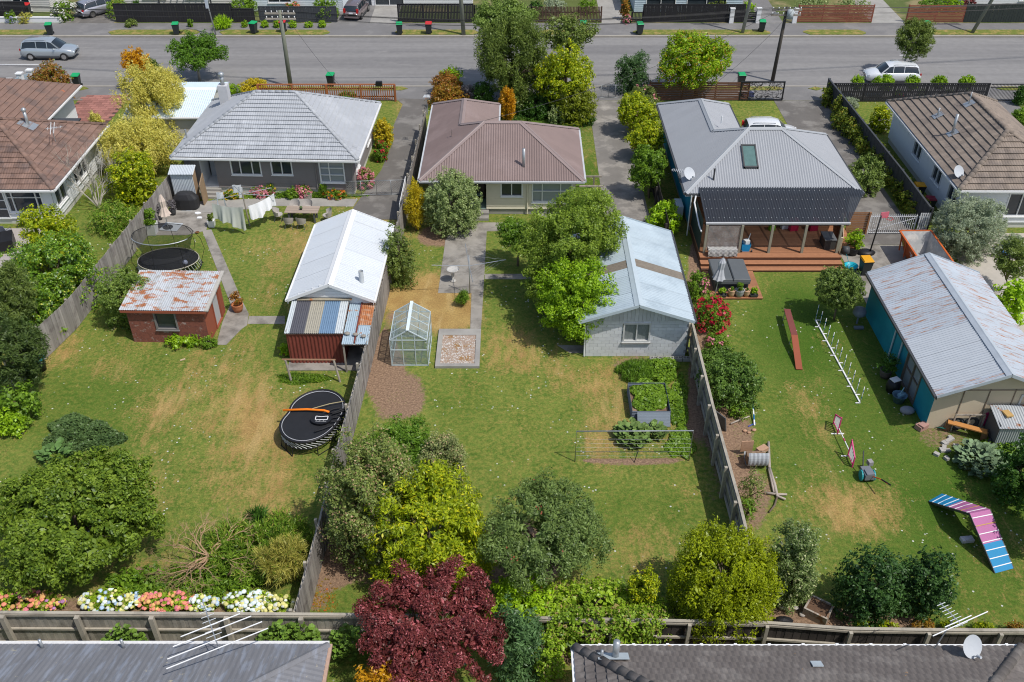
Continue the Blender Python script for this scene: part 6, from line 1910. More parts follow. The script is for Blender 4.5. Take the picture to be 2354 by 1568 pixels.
for i, x in enumerate((608, 637, 672, 709, 740)):
 bush('clipped_ball', 'clipped green ball at the foot of the charcoal fence, %s from the left' % ['first', 'second', 'third', 'fourth', 'fifth'][i], S, x, 55, 9, 8, 'lime', .15, .07, lump=.1, k=6, group='clipped balls along the charcoal fence')
bush('clipped_ball', 'small clipped ball beside the spiky clump across the street', S, 562, 55, 7, 6, 'lime', .15, .07, lump=.1, k=6)
bush('agapanthus', 'spiky bright clump at the foot of the lamp post across the street', 'plant', 510, 52, 22, 14, 'ivy', .6, .07, lump=.5, along=.9, upw=.4, k=8)
# hydrangea row along the back fence: leafy mounds with single flower heads
ico = MB()
rngh = random.Random(3)
for k in range(1):
 ico.ball((0, 0, 0), 1, 8, 5)
HM = {}
def head_mesh(key, col):
 if key not in HM:
  m = mat('petal_' + key, col, .8, .18, 20, rand=.22)
  t = MB()
  t.v = [(x * rngh.uniform(.88, 1.12), y * rngh.uniform(.88, 1.12), z * rngh.uniform(.8, 1.0)) for x, y, z in ico.v]
  t.f = ico.f
  HM[key] = make_mesh('flower_head', t, m, False)
 return HM[key]
COLS = {'coral': (.72, .26, .17), 'peach': (.74, .42, .16), 'pink': (.74, .22, .27), 'blue': (.42, .56, .72), 'ice': (.66, .76, .76), 'white': (.76, .78, .70), 'lemon': (.70, .66, .25), 'mauve': (.50, .24, .48)}
for lab, cx, cy, rx, ry, keys, nh in (('coral and peach hydrangea at the left end of the back fence', 45, 1378, 78, 26, ['coral', 'peach', 'peach', 'lemon', 'pink'], 95),
                                      ('mauve-tipped peach hydrangea beside the coral one', 112, 1385, 36, 20, ['peach', 'peach', 'mauve', 'coral'], 36),
                                      ('pale blue and lemon hydrangea at the back fence', 255, 1380, 72, 28, ['ice', 'blue', 'lemon', 'lemon', 'white'], 95),
                                      ('pink hydrangea in the middle of the back fence row', 385, 1382, 66, 26, ['coral', 'peach', 'coral', 'pink'], 95),
                                      ('small pale blue hydrangea behind the television aerial', 468, 1388, 34, 20, ['ice', 'white', 'blue', 'lemon'], 40),
                                      ('white and ice blue hydrangea near the fence corner', 572, 1382, 58, 26, ['ice', 'white', 'ice', 'lemon'], 95),
                                      ('lemon hydrangea in the fence corner', 640, 1390, 40, 22, ['lemon', 'lemon', 'white'], 55)):
 rt = bush('hydrangea', lab, S, cx, cy, rx, ry, 'ivy2', .14, .09, lump=.3, k=14, cov=4.5, trunk=.03, group='hydrangeas along the back fence')
 rng = np.random.default_rng(int(cx))
 c, r = fit(cx, cy, rx, ry)
 i = 0
 while i < nh:
  d = unit(rng.normal(0, 1, 3))
  if d[2] < -.1 or d[1] > .6:
   continue
  p = np.array(c) + d * np.array(r) * 1.0
  o = link('flower_head', head_mesh(keys[int(rng.integers(len(keys)))], COLS[keys[0]]) if False else None, rt) if False else None
  key = keys[int(rng.integers(len(keys)))]
  o = link('flower_head', head_mesh(key, COLS[key]), rt)
  o.location = Vector(p) - wloc(rt)
  s = float(rng.uniform(.06, .105))
  o.scale = (s, s, s * .8)
  i += 1
# bare tree, dead branch
def bare(label, name, base, h, spread, n, m, seed, low=False, lean=(0, 0)):
 rng = random.Random(seed)
 root = thing(name, label, 'tree' if not low else 'branch', base)
 t = MB()
 def grow(p, d, L, r, lev):
  q = p + d * L
  mid = (p + q) / 2 + Vector((rng.uniform(-.1, .1), rng.uniform(-.1, .1), rng.uniform(-.05, .1))) * L
  t.tube([p, mid, q], [r, r * .8, r * .6], 5 if lev < 2 else 3, False)
  if lev > 3:
   return
  for k in range(rng.choice((2, 3, 3))):
   nd = (d + Vector((rng.uniform(-1, 1), rng.uniform(-1, 1), rng.uniform(-.4, .7) if not low else rng.uniform(-.35, .35))) * spread).normalized()
   grow(mid.lerp(q, rng.uniform(.3, 1)), nd, L * rng.uniform(.55, .8), r * .55, lev + 1)
 base = Vector(base)
 for k in range(n):
  d = Vector((rng.uniform(-1, 1) * spread + lean[0], rng.uniform(-1, 1) * spread + lean[1], .9 if not low else .12)).normalized()
  grow(base, d, h, .05 if not low else .035, 0)
 part('branches', t, m, root)
bare('leafless grey tree between the white house and the left fence', 'bare_tree', at(228, 478), 1.75, .75, 8, mat('lichen_bark', (.42, .39, .33), .9, .2), 2)
bush('garden_shrub', 'dull green undergrowth at the foot of the leafless tree', S, 260, 500, 55, 36, 'weed', .18, .05, lump=.9, cov=3, trunk=0)
p = at(490, 1308)
bare('fallen dead conifer branch lying on the weeds', 'dead_branch', (p.x, p.y, .75), .95, .9, 12, mat('dead_wood', (.40, .26, .15), .9, .25), 7, True)
# leafy vegetables and strappy plants: every leaf its own piece
def big_leaf(L, W, m, name='leaf', cup=.25, lob=False):
 t = MB()
 n = 5
 for i in range(n + 1):
  s = i / n
  w = W / 2 * math.sin(math.pi * min(1, s * .92 + .06)) ** .7 * (1 + (.25 * (i % 2) if lob else 0))
  z = cup * L * (.4 * s - .9 * s * s)
  t.v += [(s * L, -w, z + .12 * w), (s * L, 0, z - .02), (s * L, w, z + .12 * w)]
 for i in range(n):
  o = i * 3
  t.f += [(o, o + 3, o + 4, o + 1), (o + 1, o + 4, o + 5, o + 2)]
 return make_mesh(name, t, m)
def rosette(name, label, cx, cy, prx, n, L, W, m, seed, z=.3, zlo=.05, tilt=(.1, .9), cup=.3, cat='plant', lob=True, pos=None, flat=0.0):
 rng = random.Random(seed)
 c = at(cx, cy) if pos is None else Vector(pos)
 r = prx / ppm(c)
 root = thing(name, label, cat, c)
 me = [big_leaf(L * q, W * q, m, cup=cup, lob=lob) for q in (.8, 1.0, 1.25)]
 for i in range(n):
  a = rng.uniform(0, 2 * math.pi)
  d = r * math.sqrt(rng.random()) * .8
  o = link('leaf', rng.choice(me), root)
  o.location = (math.cos(a) * d, math.sin(a) * d * (1 - flat), rng.uniform(zlo, z) * (1.3 - d / max(r, .01) * .7))
  o.rotation_euler = (rng.uniform(-.3, .3), -rng.uniform(*tilt), a + rng.uniform(-.9, .9))
  s = rng.uniform(.8, 1.2)
  o.scale = (s, s, s)
 return root
RHU = mat('rhubarb_leaf', (.10, .19, .045), .6, .2, 6, rand=.3)
SQU = mat('squash_leaf', (.14, .22, .05), .65, .2, 6, rand=.3)
SQB = mat('marrow_leaf', (.16, .235, .12), .65, .2, 6, rand=.28)
rosette('rhubarb', 'rhubarb clump with broad leaves above the huge shrub', 132, 1052, 38, 110, .25, .2, RHU, 1, .45)
rosette('squash_plant', 'large squash plant behind the wire trellis', 1452, 1008, 46, 260, .2, .19, SQU, 2, .55)
rosette('squash_plant', 'trailing squash plant beside the trellis, right part', 1505, 1000, 30, 110, .18, .17, SQU, 3, .35)
rosette('squash_plant', 'silvery marrow plant below the old tyres on the right', 2248, 1068, 64, 290, .23, .21, SQB, 4, .65)
rosette('squash_plant', 'broad green leaves beside the marrow plant', 2310, 1078, 30, 50, .28, .2, RHU, 5, .3)
p = at(1325, 778)
rosette('cabbage_tree', 'strappy yellow-green flax at the front corner of the block garage', 1322, 772, 10, 46, .95, .055, mat('flax_leaf', (.22, .24, .07), .5, .25, rand=.3), 6, 1.0, .05, (.2, 1.2), .25)
rosette('aloe_plant', 'strappy plant under the yellow-green evergreen', 1283, 268, 10, 20, .7, .06, mat('flax_leaf', (0, 0, 0)), 8, .3, .05, (.3, 1.2), .3)
rosette('vine_clump', 'leafy vine climbing the grey back fence left of the aerial', 240, 1462, 56, 190, .17, .15, mat('vine_leaf', (.12, .21, .025), .55, .2, rand=.35), 9, 1.3, .5, (-.3, .9), pos=(-13.8, 21.15, 0), flat=.75)
rosette('vine_clump', 'grape vine climbing the grey back fence right of the aerial', 648, 1468, 85, 290, .17, .16, MATS['vine_leaf'], 10, 1.6, .5, (-.3, .9), pos=(-7.9, 21.15, 0), flat=.75)
rosette('vine_clump', 'grape vine hanging at the end of the grey back fence', 758, 1480, 62, 220, .17, .16, MATS['vine_leaf'], 11, 1.5, .5, (-.3, .9), pos=(-5.7, 21.0, 0), flat=.6)
# potato patch and other ground cover
def cover(name, label, cx, cy, prx, pry, lm, n, L, W, z, seed=0, cat='plants', along=0.2, zb=0.0):
 SEED[0] += 1
 rng = np.random.default_rng(SEED[0])
 a = rng.uniform(0, 2 * np.pi, n)
 d = np.sqrt(rng.random(n)) * (1 + .16 * np.sin(a * 3 + seed) + .1 * np.sin(a * 7 + seed))
 P = np.array([tuple(at(cx + prx * q * math.cos(t), cy + pry * q * math.sin(t))) for q, t in zip(d, a)])
 hgt = vnoise(P[:, 0], P[:, 1], 1.8, 5 + seed)
 P[:, 2] = rng.uniform(.02, 1, n) * z * np.clip(1.35 - d, .2, 1) * (.45 + 1.1 * hgt) + zb
 N = unit(rng.normal(0, .5, (n, 3)) + np.array([0, 0, 1]))
 c = P.mean(0) * np.array([1, 1, 0])
 o = link(name, quad_mesh(name, leaves(P, N, L, W, rng, .7, .6, along) - c, LM[lm]))
 o.location = c
 o['kind'] = 'stuff'
 o['label'] = label
 o['category'] = 'plants' if 'litter' not in name else 'leaves'
cover('potato_foliage', 'dark blue-green potato patch on the left lawn', 188, 1005, 86, 42, 'potato', 9000, .14, .08, .6, 1)
cover('strawberry_foliage', 'green foliage filling the iron garden bed', 1495, 924, 47, 38, 'mid', 6500, .13, .10, .3, 2, zb=.3)
cover('fennel_foliage', 'feathery green foliage behind the iron garden bed', 1465, 860, 46, 26, 'fresh', 5000, .24, .025, .8, 3, along=.7)
cover('vegetable_foliage', 'vegetable leaves between the iron bed and the garage', 1520, 855, 40, 28, 'mid', 3800, .16, .1, .5, 4)
cover('vegetable_foliage', 'low green leaves right of the iron bed', 1560, 930, 22, 60, 'mid', 3600, .14, .1, .25, 5)
cover('vegetable_foliage', 'low green weeds at the right end of the wire trellis', 1565, 1020, 32, 36, 'mid', 3600, .13, .09, .22, 6)
cover('flower_bed_foliage', 'mixed flowers under the wall of the grey tiled house', 690, 450, 130, 7, 'mid', 3600, .13, .06, .3, 7)
cover('weed_foliage', 'grass and weeds below the old rail', 695, 872, 60, 12, 'mid', 2600, .2, .03, .25, 8, along=.6)
cover('weed_foliage', 'green weeds around the marrow plant', 2300, 1040, 55, 40, 'mid', 3000, .15, .08, .3, 10)
cover('leaf_litter', 'dry orange leaves on the bare corner below the leaning fence', 740, 1375, 40, 40, 'autumn', 160, .12, .08, .02, 11, along=0)
cover('vine_foliage', 'tangle of green growth between the thicket and the plum tree', 900, 1290, 70, 40, 'yellowgreen', 5000, .17, .07, .7, 12)
cover('weed_foliage', 'rough grass beside the leafless tree along the left fence', 290, 520, 40, 70, 'weed', 4200, .24, .04, .4, 13, along=.5)
cover('border_foliage', 'ground cover under the front trees of the middle section', 1230, 258, 110, 20, 'dark', 4000, .16, .1, .4, 14)
# ------------------------------------------------------------------ cars, bins, poles, wires
def car(label, loc, rz, col, kind='suv', name='car', metal=.5):
 L, Wd, Hh = {'suv': (4.73, 1.85, 1.68), 'wagon': (4.8, 1.8, 1.5), 'hatch': (4.1, 1.72, 1.52), 'cross': (4.45, 1.78, 1.6)}[kind]
 root = thing(name, label, 'car', loc, rz)
 pm = mat('car_paint_%d_%d_%d' % tuple(int(c * 99) for c in col), col, .28, .03, metal=metal, coat=.6, spec=.5)
 gm = mat('car_glass', (.02, .027, .032), .05, 0, spec=.8)
 hw = Wd / 2
 # body: stations (x, floor, shoulder, half width)
 st = [(-.50, .55, .72, .70), (-.485, .32, .88, .84), (-.44, .24, 1.0, .95), (-.33, .22, 1.04, 1.0), (-.1, .2, 1.02, 1.0), (.12, .2, 1.0, 1.0), (.22, .2, .99, .99), (.34, .22, .94, .96), (.44, .25, .84, .88), (.487, .33, .72, .76), (.5, .5, .62, .6)]
 sc = Hh / 1.6
 t = MB()
 prof = []
 for x, z0, z1, w in st:
  z0, z1 = z0 * sc, z1 * sc
  W2 = hw * w
  ring = [(W2 * .86, z0), (W2 * .99, z0 + (z1 - z0) * .3), (W2, z0 + (z1 - z0) * .62), (W2 * .95, z1 - .05), (W2 * .86, z1), (0, z1 + .035)]
  full = [(x * L, y, z) for y, z in ring] + [(x * L, -y, z) for y, z in reversed(ring[:-1])]
  prof.append(full)
 n = len(prof[0])
 for r in prof:
  t.v += r
 for i in range(len(prof) - 1):
  for k in range(n - 1):
   t.f.append((i * n + k, (i + 1) * n + k, (i + 1) * n + k + 1, i * n + k + 1))
  t.f.append((i * n + n - 1, (i + 1) * n + n - 1, (i + 1) * n, i * n))
 t.f += [tuple(range(n - 1, -1, -1)), tuple(range((len(prof) - 1) * n, len(prof) * n))][::-1]
 part('body', t, pm, root, True, True)
 # cabin glass and roof
 rear = -.47 if kind != 'hatch' else -.48
 cs = [(rear, 1.0, 1.0, .84), (rear + .05, .99, Hh / sc - .15, .76), (rear + .10, .98, Hh / sc - .06, .72), (-.1, .98, Hh / sc, .74), (.06, .98, Hh / sc - .03, .73), (.13, .98, Hh / sc - .12, .73), (.27, .97, .99, .82)]
 t = MB()
 ringn = 6
 for x, z0, z1, w in cs:
  W0, W1 = hw * .90, hw * w
  t.v += [(x * L, W0, z0 * sc - .03), (x * L, W1 + .02, z1 * sc - .07), (x * L, W1 - .1, z1 * sc), (x * L, -W1 + .1, z1 * sc), (x * L, -W1 - .02, z1 * sc - .07), (x * L, -W0, z0 * sc - .03)]
 for i in range(len(cs) - 1):
  for k in range(ringn - 1):
   t.f.append((i * ringn + k, (i + 1) * ringn + k, (i + 1) * ringn + k + 1, i * ringn + k + 1))
 part('cabin_glass', t, gm, root, True, True)
 t = MB()
 rr = cs[1:6]
 for x, z0, z1, w in rr:
  W1 = hw * w
  t.v += [(x * L, W1 + .025, z1 * sc - .06), (x * L, W1 - .1, z1 * sc + .012), (x * L, 0, z1 * sc + .03), (x * L, -W1 + .1, z1 * sc + .012), (x * L, -W1 - .025, z1 * sc - .06)]
 for i in range(len(rr) - 1):
  for k in range(4):
   t.f.append((i * 5 + k, (i + 1) * 5 + k, (i + 1) * 5 + k + 1, i * 5 + k + 1))
 part('roof', t, pm, root, True, True)
 t = MB()
 for s in (-1, 1):
  def gp(x, f):
   for a, b in zip(cs, cs[1:]):
    if a[0] <= x <= b[0]:
     q = (x - a[0]) / (b[0] - a[0])
     z0, z1, w = [a[i] + (b[i] - a[i]) * q for i in (1, 2, 3)]
     lo, hi = Vector((x * L, hw * .9 * s, z0 * sc - .03)), Vector((x * L, (hw * w + .02) * s, z1 * sc - .07))
     return lo.lerp(hi, f) + Vector((0, .012 * s, 0))
  for x0, x1 in ((rear + .06, rear + .11), (-.16, -.16), (.04, .04), (.13, .255)):
   part('pillar', MB().beam(gp(x0, 1), gp(x1, 0) if x0 != rear + .06 else gp(rear + .02, 0), .05 if x0 in (-.16, .04) else .09, .03, up=(0, s, 0)), pm, root, False, True)
 for sx in (-1, 1):
  for x in (-.305, .315):
   w_ = link('wheel', make_mesh('wheel', MB().tube([(x * L, sx * (hw - .2), .33), (x * L, sx * (hw + .012), .33)], .335, 20), RUBBER), root)
   part('rim', MB().tube([(x * L, sx * (hw - .05), .33), (x * L, sx * (hw + .022), .33)], .215, 12), CHROME, w_, False, True)
 for sy in (-1, 1):
  part('headlight', MB().cbox((.452 * L, sy * hw * .66, .70 * sc), .2, .26, .12, sy * -.5), mat('headlight', (.7, .72, .74), .1, 0, spec=.8), root, False, True)
  part('tail_light', MB().cbox((-.478 * L, sy * hw * .74, (.86 if kind != 'hatch' else 1.02) * sc), .12, .2, .16 if kind != 'hatch' else .4), mat('tail_light', (.5, .02, .02), .2, 0), root, False, True)
  part('mirror', MB().cbox((.17 * L, sy * (hw + .08), 1.0 * sc), .1, .18, .12), pm, root, False, True)
  t = MB().tube([(-.36 * L, sy * hw * .68, Hh - .02), (-.3 * L, sy * hw * .66, Hh + .03), (.0 * L, sy * hw * .66, Hh + .03), (.04 * L, sy * hw * .66, Hh - .02)], .018, 5)
  part('roof_rail', t, STEEL, root, True, True)
 part('sill', MB().box(-.2 * L, -hw * .97, .2, .22 * L, hw * .97, .34), DKGREY, root, False, True)
 part('number_plate', MB().cbox((-.498 * L, 0, .8 * sc), .05, .38, .12), WHITE, root, False, True)
 part('bumper', MB().cbox((-.49 * L, 0, .42 * sc), .1, Wd * .8, .18), pm, root, False, True)
 part('grille', MB().cbox((.494 * L, 0, .62 * sc), .04, .7, .16), BLACK, root, False, True)
 return root
p = at(119, 128)
car('silver four-wheel-drive car driving along the far lane', (p.x, 83.1, -.12), 0, (.50, .55, .58), 'suv')
p = at(200, 40)
car('silver station wagon parked on a driveway across the street', (p.x + .9, 95.4, 0), R(52), (.42, .42, .46), 'wagon')
p = at(811, 44)
car('brownish grey hatchback parked on a driveway across the street', (p.x + .25, 94.6, 0), R(82), (.27, .22, .22), 'hatch')
p = at(2036, 172)
car('white hatchback car parked at the near kerb under the street tree', (p.x, 77.3, -.12), R(178), (.74, .76, .78), 'cross', metal=.1)
car('white car parked on the front lawn behind the grey iron roof', (18.9, 65.4, .01), R(-2), (.76, .77, .78), 'hatch', metal=.1)
def bin_(label, pos, lid, rz=0.0, body=None, group='wheelie bins put out along the street'):
 root = thing('wheelie_bin', label, 'bin', pos, rz, group)
 bm = body or mat('bin_green_black', (.03, .036, .036), .5, .15)
 t = MB().add([(-.22, -.24, .08), (.22, -.24, .08), (.22, .2, .08), (-.22, .2, .08), (-.29, -.33, .96), (.29, -.33, .96), (.29, .32, .96), (-.29, .32, .96)],
                 [(3, 2, 1, 0), (4, 5, 6, 7), (0, 1, 5, 4), (1, 2, 6, 5), (2, 3, 7, 6), (3, 0, 4, 7)])
 t.box(-.31, -.35, .92, .31, .34, .97)
 part('body', t, bm, root, False, True)
 lm = mat('bin_lid_%s' % lid, {'green': (.012, .36, .12), 'red': (.55, .03, .03), 'yellow': (.72, .34, .01), 'maroon': (.25, .02, .04)}[lid], .45, .1)
 t = MB().add([(-.31, -.36, .975), (.31, -.36, .975), (.31, .34, .975), (-.31, .34, .975), (-.27, -.31, 1.04), (.27, -.31, 1.04), (.27, .3, 1.07), (-.27, .3, 1.07)],
                 [(4, 5, 6, 7), (0, 1, 5, 4), (1, 2, 6, 5), (2, 3, 7, 6), (3, 0, 4, 7)])
 part('lid', t, lm, root, False, True)
 part('handle', MB().tube([(-.24, .34, .98), (-.24, .42, .98), (.24, .42, .98), (.24, .34, .98)], .018, 6), bm, root, True, True)
 for s in (-1, 1):
  part('wheel', MB().tube([(s * .22, .26, .1), (s * .28, .26, .1)], .1, 12), RUBBER, root, False, True)
bz = -.0
for px, py, lid, lab in ((117, 80, 'green', 'green-lidded bin across the street at the left, beside a drive'), (407, 79, 'green', 'green-lidded bin on the verge before the long black fence'),
                         (585, 77, 'green', 'green-lidded bin on the verge right of the lamp post'), (652, 74, 'red', 'red-lidded bin behind the tall leaning pole'),
                         (919, 79, 'green', 'green-lidded bin before the gapped black fence'), (986, 78, 'red', 'red-lidded bin before the gapped black fence'),
                         (1470, 79, 'green', 'green-lidded bin before the tall black board fence'), (1750, 73, 'green', 'green-lidded bin beside the far pole and white pillar'),
                         (2125, 76, 'green', 'green-lidded bin half hidden by the twin-trunk street tree'), (1340, 76, 'green', 'green-lidded bin behind the olive green tree')):
 p = at(px, py)
 bin_(lab, (p.x, p.y, .03), lid, random.uniform(-.3, .3))
for px, py, lid, lab in ((180, 200, 'green', 'green-lidded bin on the near verge beside the rust red shrub'), (762, 198, 'green', 'green-lidded bin on the near verge behind the orange-brown fence'), (1702, 198, 'green', 'green-lidded bin behind the dark front fence')):
 p = at(px, py)
 bin_(lab, (p.x, p.y, .03), lid, random.uniform(-.2, .2))
bin_('yellow-lidded bin at the end of the deck steps', (20.35, 46.9, .02), 'yellow', .1, group='household bins')
bin_('yellow-lidded bin half hidden by the large-leaved shrub behind the block garage', (8.6, 50.2, .02), 'yellow', 1.5, group='household bins')
bin_('yellow-lidded bin in the shade beside the white house wall', (26.6, 56.2, .02), 'yellow', 1.5, group='household bins')
bin_('maroon-lidded bin in the shade beside the white house wall', (26.6, 54.3, .02), 'maroon', 1.5, group='household bins')
p = at(66, 33)
bin_('red-lidded bin beside the glazed door across the street', (p.x, p.y, 0), 'red', 0, group='household bins')
# power poles
POLEM = mat('green_treated_pole', (.19, .20, .155), .9, .2, 4, stretch=(1, 1, .2))
POLED = mat('dark_old_pole', (.075, .065, .055), .9, .3, 4, stretch=(1, 1, .2))
POLEG = mat('grey_pole', (.26, .27, .24), .9, .15)
def pole(label, base, top, m, r=.15, arms=2, name='power_pole'):
 root = thing(name, label, 'pole', base)
 b, t_ = Vector(base), Vector(top)
 part('shaft', MB().tube([b - Vector((0, 0, .2)), b.lerp(t_, .5), t_], [r * 1.1, r, r * .8], 10), m, root, True)
 out = []
 for k in range(arms):
  q = b.lerp(t_, .965 - .07 * k)
  part('crossarm', MB().box(q.x - 1.2, q.y - .12, q.z - .06, q.x + 1.2, q.y - .02, q.z + .06), WOOD, root)
  for i in range(6):
   x = q.x - 1.1 + i * .44
   part('insulator', MB().tube([(x, q.y - .07, q.z + .06), (x, q.y - .07, q.z + .22)], .04, 6), WHITE, root, True)
   out.append(Vector((x, q.y - .07, q.z + .2)))
 return root, out
def up_point(base, px, py):
 """Point straight above about base's distance, read on the print."""
 v = (py - 784) / 2194
 y = base.y
 z = CAM_H - y * (_s + v * _c) / (_c - v * _s)
 q = at(px, py, z)
 return q
b1 = at(668, 197)
r1, w1 = pole('tall greenish power pole leaning on the near verge behind the grey tiled roof', b1, up_point(b1, 643, 24), POLEM, .17)
b2 = at(1776, 183)
r2, w2 = pole('dark power pole with crossarms and transformer near the pierced screen fence', b2, up_point(b2, 1810, 16), POLED, .15)
b3 = at(1066, 80)
pole('stout power pole on the far verge behind the street trees', b3, b3 + Vector((-.4, 0, 8.5)), POLEM, .18)
b4 = at(1706, 76)
pole('pale power pole on the far verge beside the white pillar', b4, b4 + Vector((.9, 0, 8.5)), POLEG, .15)
b5 = at(2233, 76)
pole('mossy green pole leaning on the far verge at the right', b5, b5 + Vector((2.8, 0, 8.5)), POLEM, .15)
b6 = at(496, 80)
rt = thing('street_lamp', 'slim steel lamp post with a pale sign box across the street', 'lamp', b6)
part('post', MB().tube([b6, b6 + Vector((-.45, 0, 5.5))], [.07, .05], 8), STEEL, rt, True)
part('sign_box', MB().cbox(b6 + Vector((-.3, -.05, 2.9)), .28, .06, .9), mat('pale_sign', (.5, .55, .6), .5), rt)
part('lamp_arm', MB().tube([b6 + Vector((-.45, 0, 5.5)), b6 + Vector((-.5, -1.2, 5.9))], .04, 6), STEEL, rt)
part('lamp_head', MB().cbox(b6 + Vector((-.52, -1.5, 5.92)), .3, .7, .14), STEEL, rt)
q = up_point(b2, 1806, 30)
part('transformer', MB().tube([(q.x + .3, q.y - .3, q.z - .35), (q.x + .3, q.y - .3, q.z + .35)], .26, 12), mat('transformer_grey', (.42, .46, .47), .5), r2, True)
part('street_light', MB().cbox((q.x - .6, q.y + .8, q.z - .3), .5, .2, .12), STEEL, r2)
WIRE = mat('wire', (.03, .03, .03), .6, 0)
def wire(label, a, b, sag=.5, r=.012, group=None):
 a, b = Vector(a), Vector(b)
 pts = [a.lerp(b, i / 14) - Vector((0, 0, sag * 4 * (i / 14) * (1 - i / 14))) for i in range(15)]
 solo('power_line', MB().tube(pts, r, 4, False), WIRE, label, 'cable', a, group)
for i in (0, 2, 3, 5, 7, 9):
 wire('overhead wire between the two near street poles', w1[i], w2[i], .9, group='street wires between the near poles')
 wire('overhead wire running off the left edge from the leaning pole', w1[i], w1[i] + Vector((-42, 6, .2)), .7, group='street wires leaving to the left')
 wire('overhead wire running off the right edge from the dark pole', w2[i], w2[i] + Vector((40, 6, .2)), .7, group='street wires leaving to the right')
wire('service wire from the dark pole to the brown-roofed house', w2[2], (-2.0, 58.0, 4.6), .8, .015)
wire('service wire from the dark pole to the grey iron roof', w2[4], (13.2, 63.5, 4.3), .4, .015)
wire('service wire from the leaning pole to the grey tiled house', w1[3], (-11.0, 64.8, 3.0), .4, .012)
# ------------------------------------------------------------------ yard things
def ring(cx, cy, z, rx, ry, n=40, a0=0.0, a1=2 * math.pi, rot=0.0):
 out = []
 for i in range(n + 1):
  a = a0 + (a1 - a0) * i / n
  x, y = rx * math.cos(a), ry * math.sin(a)
  out.append((cx + x * math.cos(rot) - y * math.sin(rot), cy + x * math.sin(rot) + y * math.cos(rot), z))
 return out
MATF = mat('trampoline_mat', (.018, .019, .022), .75, .25, 2)
NETM = None
def net_mat():
 m = bpy.data.materials.new('black_net')
 m.use_nodes = True
 nt = m.node_tree
 b = nt.nodes['Principled BSDF']
 b.inputs['Base Color'].default_value = (.015, .016, .016, 1)
 b.inputs['Roughness'].default_value = .8
 tr = _n(nt, 'ShaderNodeBsdfTransparent')
 mx = _n(nt, 'ShaderNodeMixShader')
 mx.inputs[0].default_value = .45
 nt.links.new(tr.outputs[0], mx.inputs[1])
 nt.links.new(b.outputs[0], mx.inputs[2])
 nt.links.new(mx.outputs[0], nt.nodes['Material Output'].inputs[0])
 return m
NETM = net_mat()
SPRINGM = mat('white_spring', (.6, .62, .6), .5)
def disc(c, rx, ry, z, n=40, rot=0.0):
 return MB().face(ring(c[0], c[1], z, rx, ry, n, rot=rot)[:-1])
# netted oval trampoline
c = Vector((-19.9, 47.4, 0))
rt = thing('trampoline', 'oval black trampoline with a safety net beside the left fence', 'trampoline', c)
part('mat', disc(c, 1.72, 1.28, .68), MATF, rt)
part('edge_ring', MB().tube(ring(c.x, c.y, .70, 1.74, 1.30), .025, 6), mat('cream_edge', (.45, .42, .33), .7), rt, True)
t = MB()
for a in range(46):
 q = 2 * math.pi * a / 46
 t.beam((c.x + 1.74 * math.cos(q), c.y + 1.3 * math.sin(q), .68), (c.x + 1.80 * math.cos(q + .1), c.y + 1.38 * math.sin(q + .1), .28), .03, .02)
part('spring_rods', t, SPRINGM, rt)
part('base_ring', MB().tube(ring(c.x, c.y, .25, 1.82, 1.40), .03, 6), BLACK, rt, True)
for q in (.5, 1.3, 1.9, 2.7, 3.6, 4.4, 5.0, 5.8):
 part('leg', MB().tube([(c.x + 1.82 * math.cos(q), c.y + 1.4 * math.sin(q), .25), (c.x + 1.95 * math.cos(q), c.y + 1.5 * math.sin(q), 0)], .025, 6), BLACK, rt)
t = MB()
r0, r1, r2 = ring(c.x, c.y, .7, 1.72, 1.28), ring(c.x, c.y, 1.3, 1.34, 1.0), ring(c.x, c.y, 2.35, 1.72, 1.22)
for A_, B_ in ((r0, r1), (r1, r2)):
 for i in range(40):
  t.face([A_[i], A_[i + 1], B_[i + 1], B_[i]])
part('safety_net', t, NETM, rt, True)
part('net_ring', MB().tube(r2, .018, 6), BLACK, rt, True)
part('net_ring_tube', MB().tube(ring(c.x, c.y, 2.35, 1.74, 1.24, 16, R(200), R(335)), .03, 6), STEEL, rt, True)
for q in (.35, .95, 1.6, 2.3, 2.9, 3.8, 4.6, 5.4):
 ex, ey = math.cos(q), math.sin(q)
 part('net_pole', MB().tube([(c.x + 1.82 * ex, c.y + 1.4 * ey, .25), (c.x + 2.15 * ex, c.y + 1.62 * ey, 1.1), (c.x + 2.05 * ex, c.y + 1.5 * ey, 1.8), (c.x + 1.73 * ex, c.y + 1.23 * ey, 2.36)], .014, 5), BLACK, rt, True)
p = at(426, 604, .8)
t = MB().ball((p.x, p.y, .82), .15, 14, 10)
solo('ball', t, mat('pale_blue_ball', (.50, .55, .72), .4, .35, 12), 'pale blue and white ball lying on the netted trampoline', 'ball', (p.x, p.y, .69), None, True)
# bean-shaped trampoline by the leaning fence
c = Vector((-9.15, 33.35, 0))
rt = thing('trampoline', 'black peanut-shaped trampoline with its net laid flat beside the leaning fence', 'trampoline', c)
def bean(k=1.0, z=.0, n=48):
 out = []
 for i in range(n):
  a = 2 * math.pi * i / n
  r = 1.66 + .24 * math.cos(2 * (a - R(72))) - .16 * math.exp(-((math.atan2(math.sin(a - R(172)), math.cos(a - R(172)))) / .35) ** 2)
  out.append((c.x + r * k * math.cos(a) * .92, c.y + r * k * math.sin(a) * .98, z))
 return out
t = MB()
b0 = bean(1, .85)
bi = bean(.55, .83)
for i in range(48):
 j = (i + 1) % 48
 t.add([b0[i], b0[j], bi[j], bi[i]], [(0, 1, 2, 3)])
t.face(bi)
part('mat', t, MATF, rt, True)
part('edge_pad', MB().tube(bean(1.0, .87) + [bean(1.0, .87)[0]], .06, 6), BLACK, rt, True)
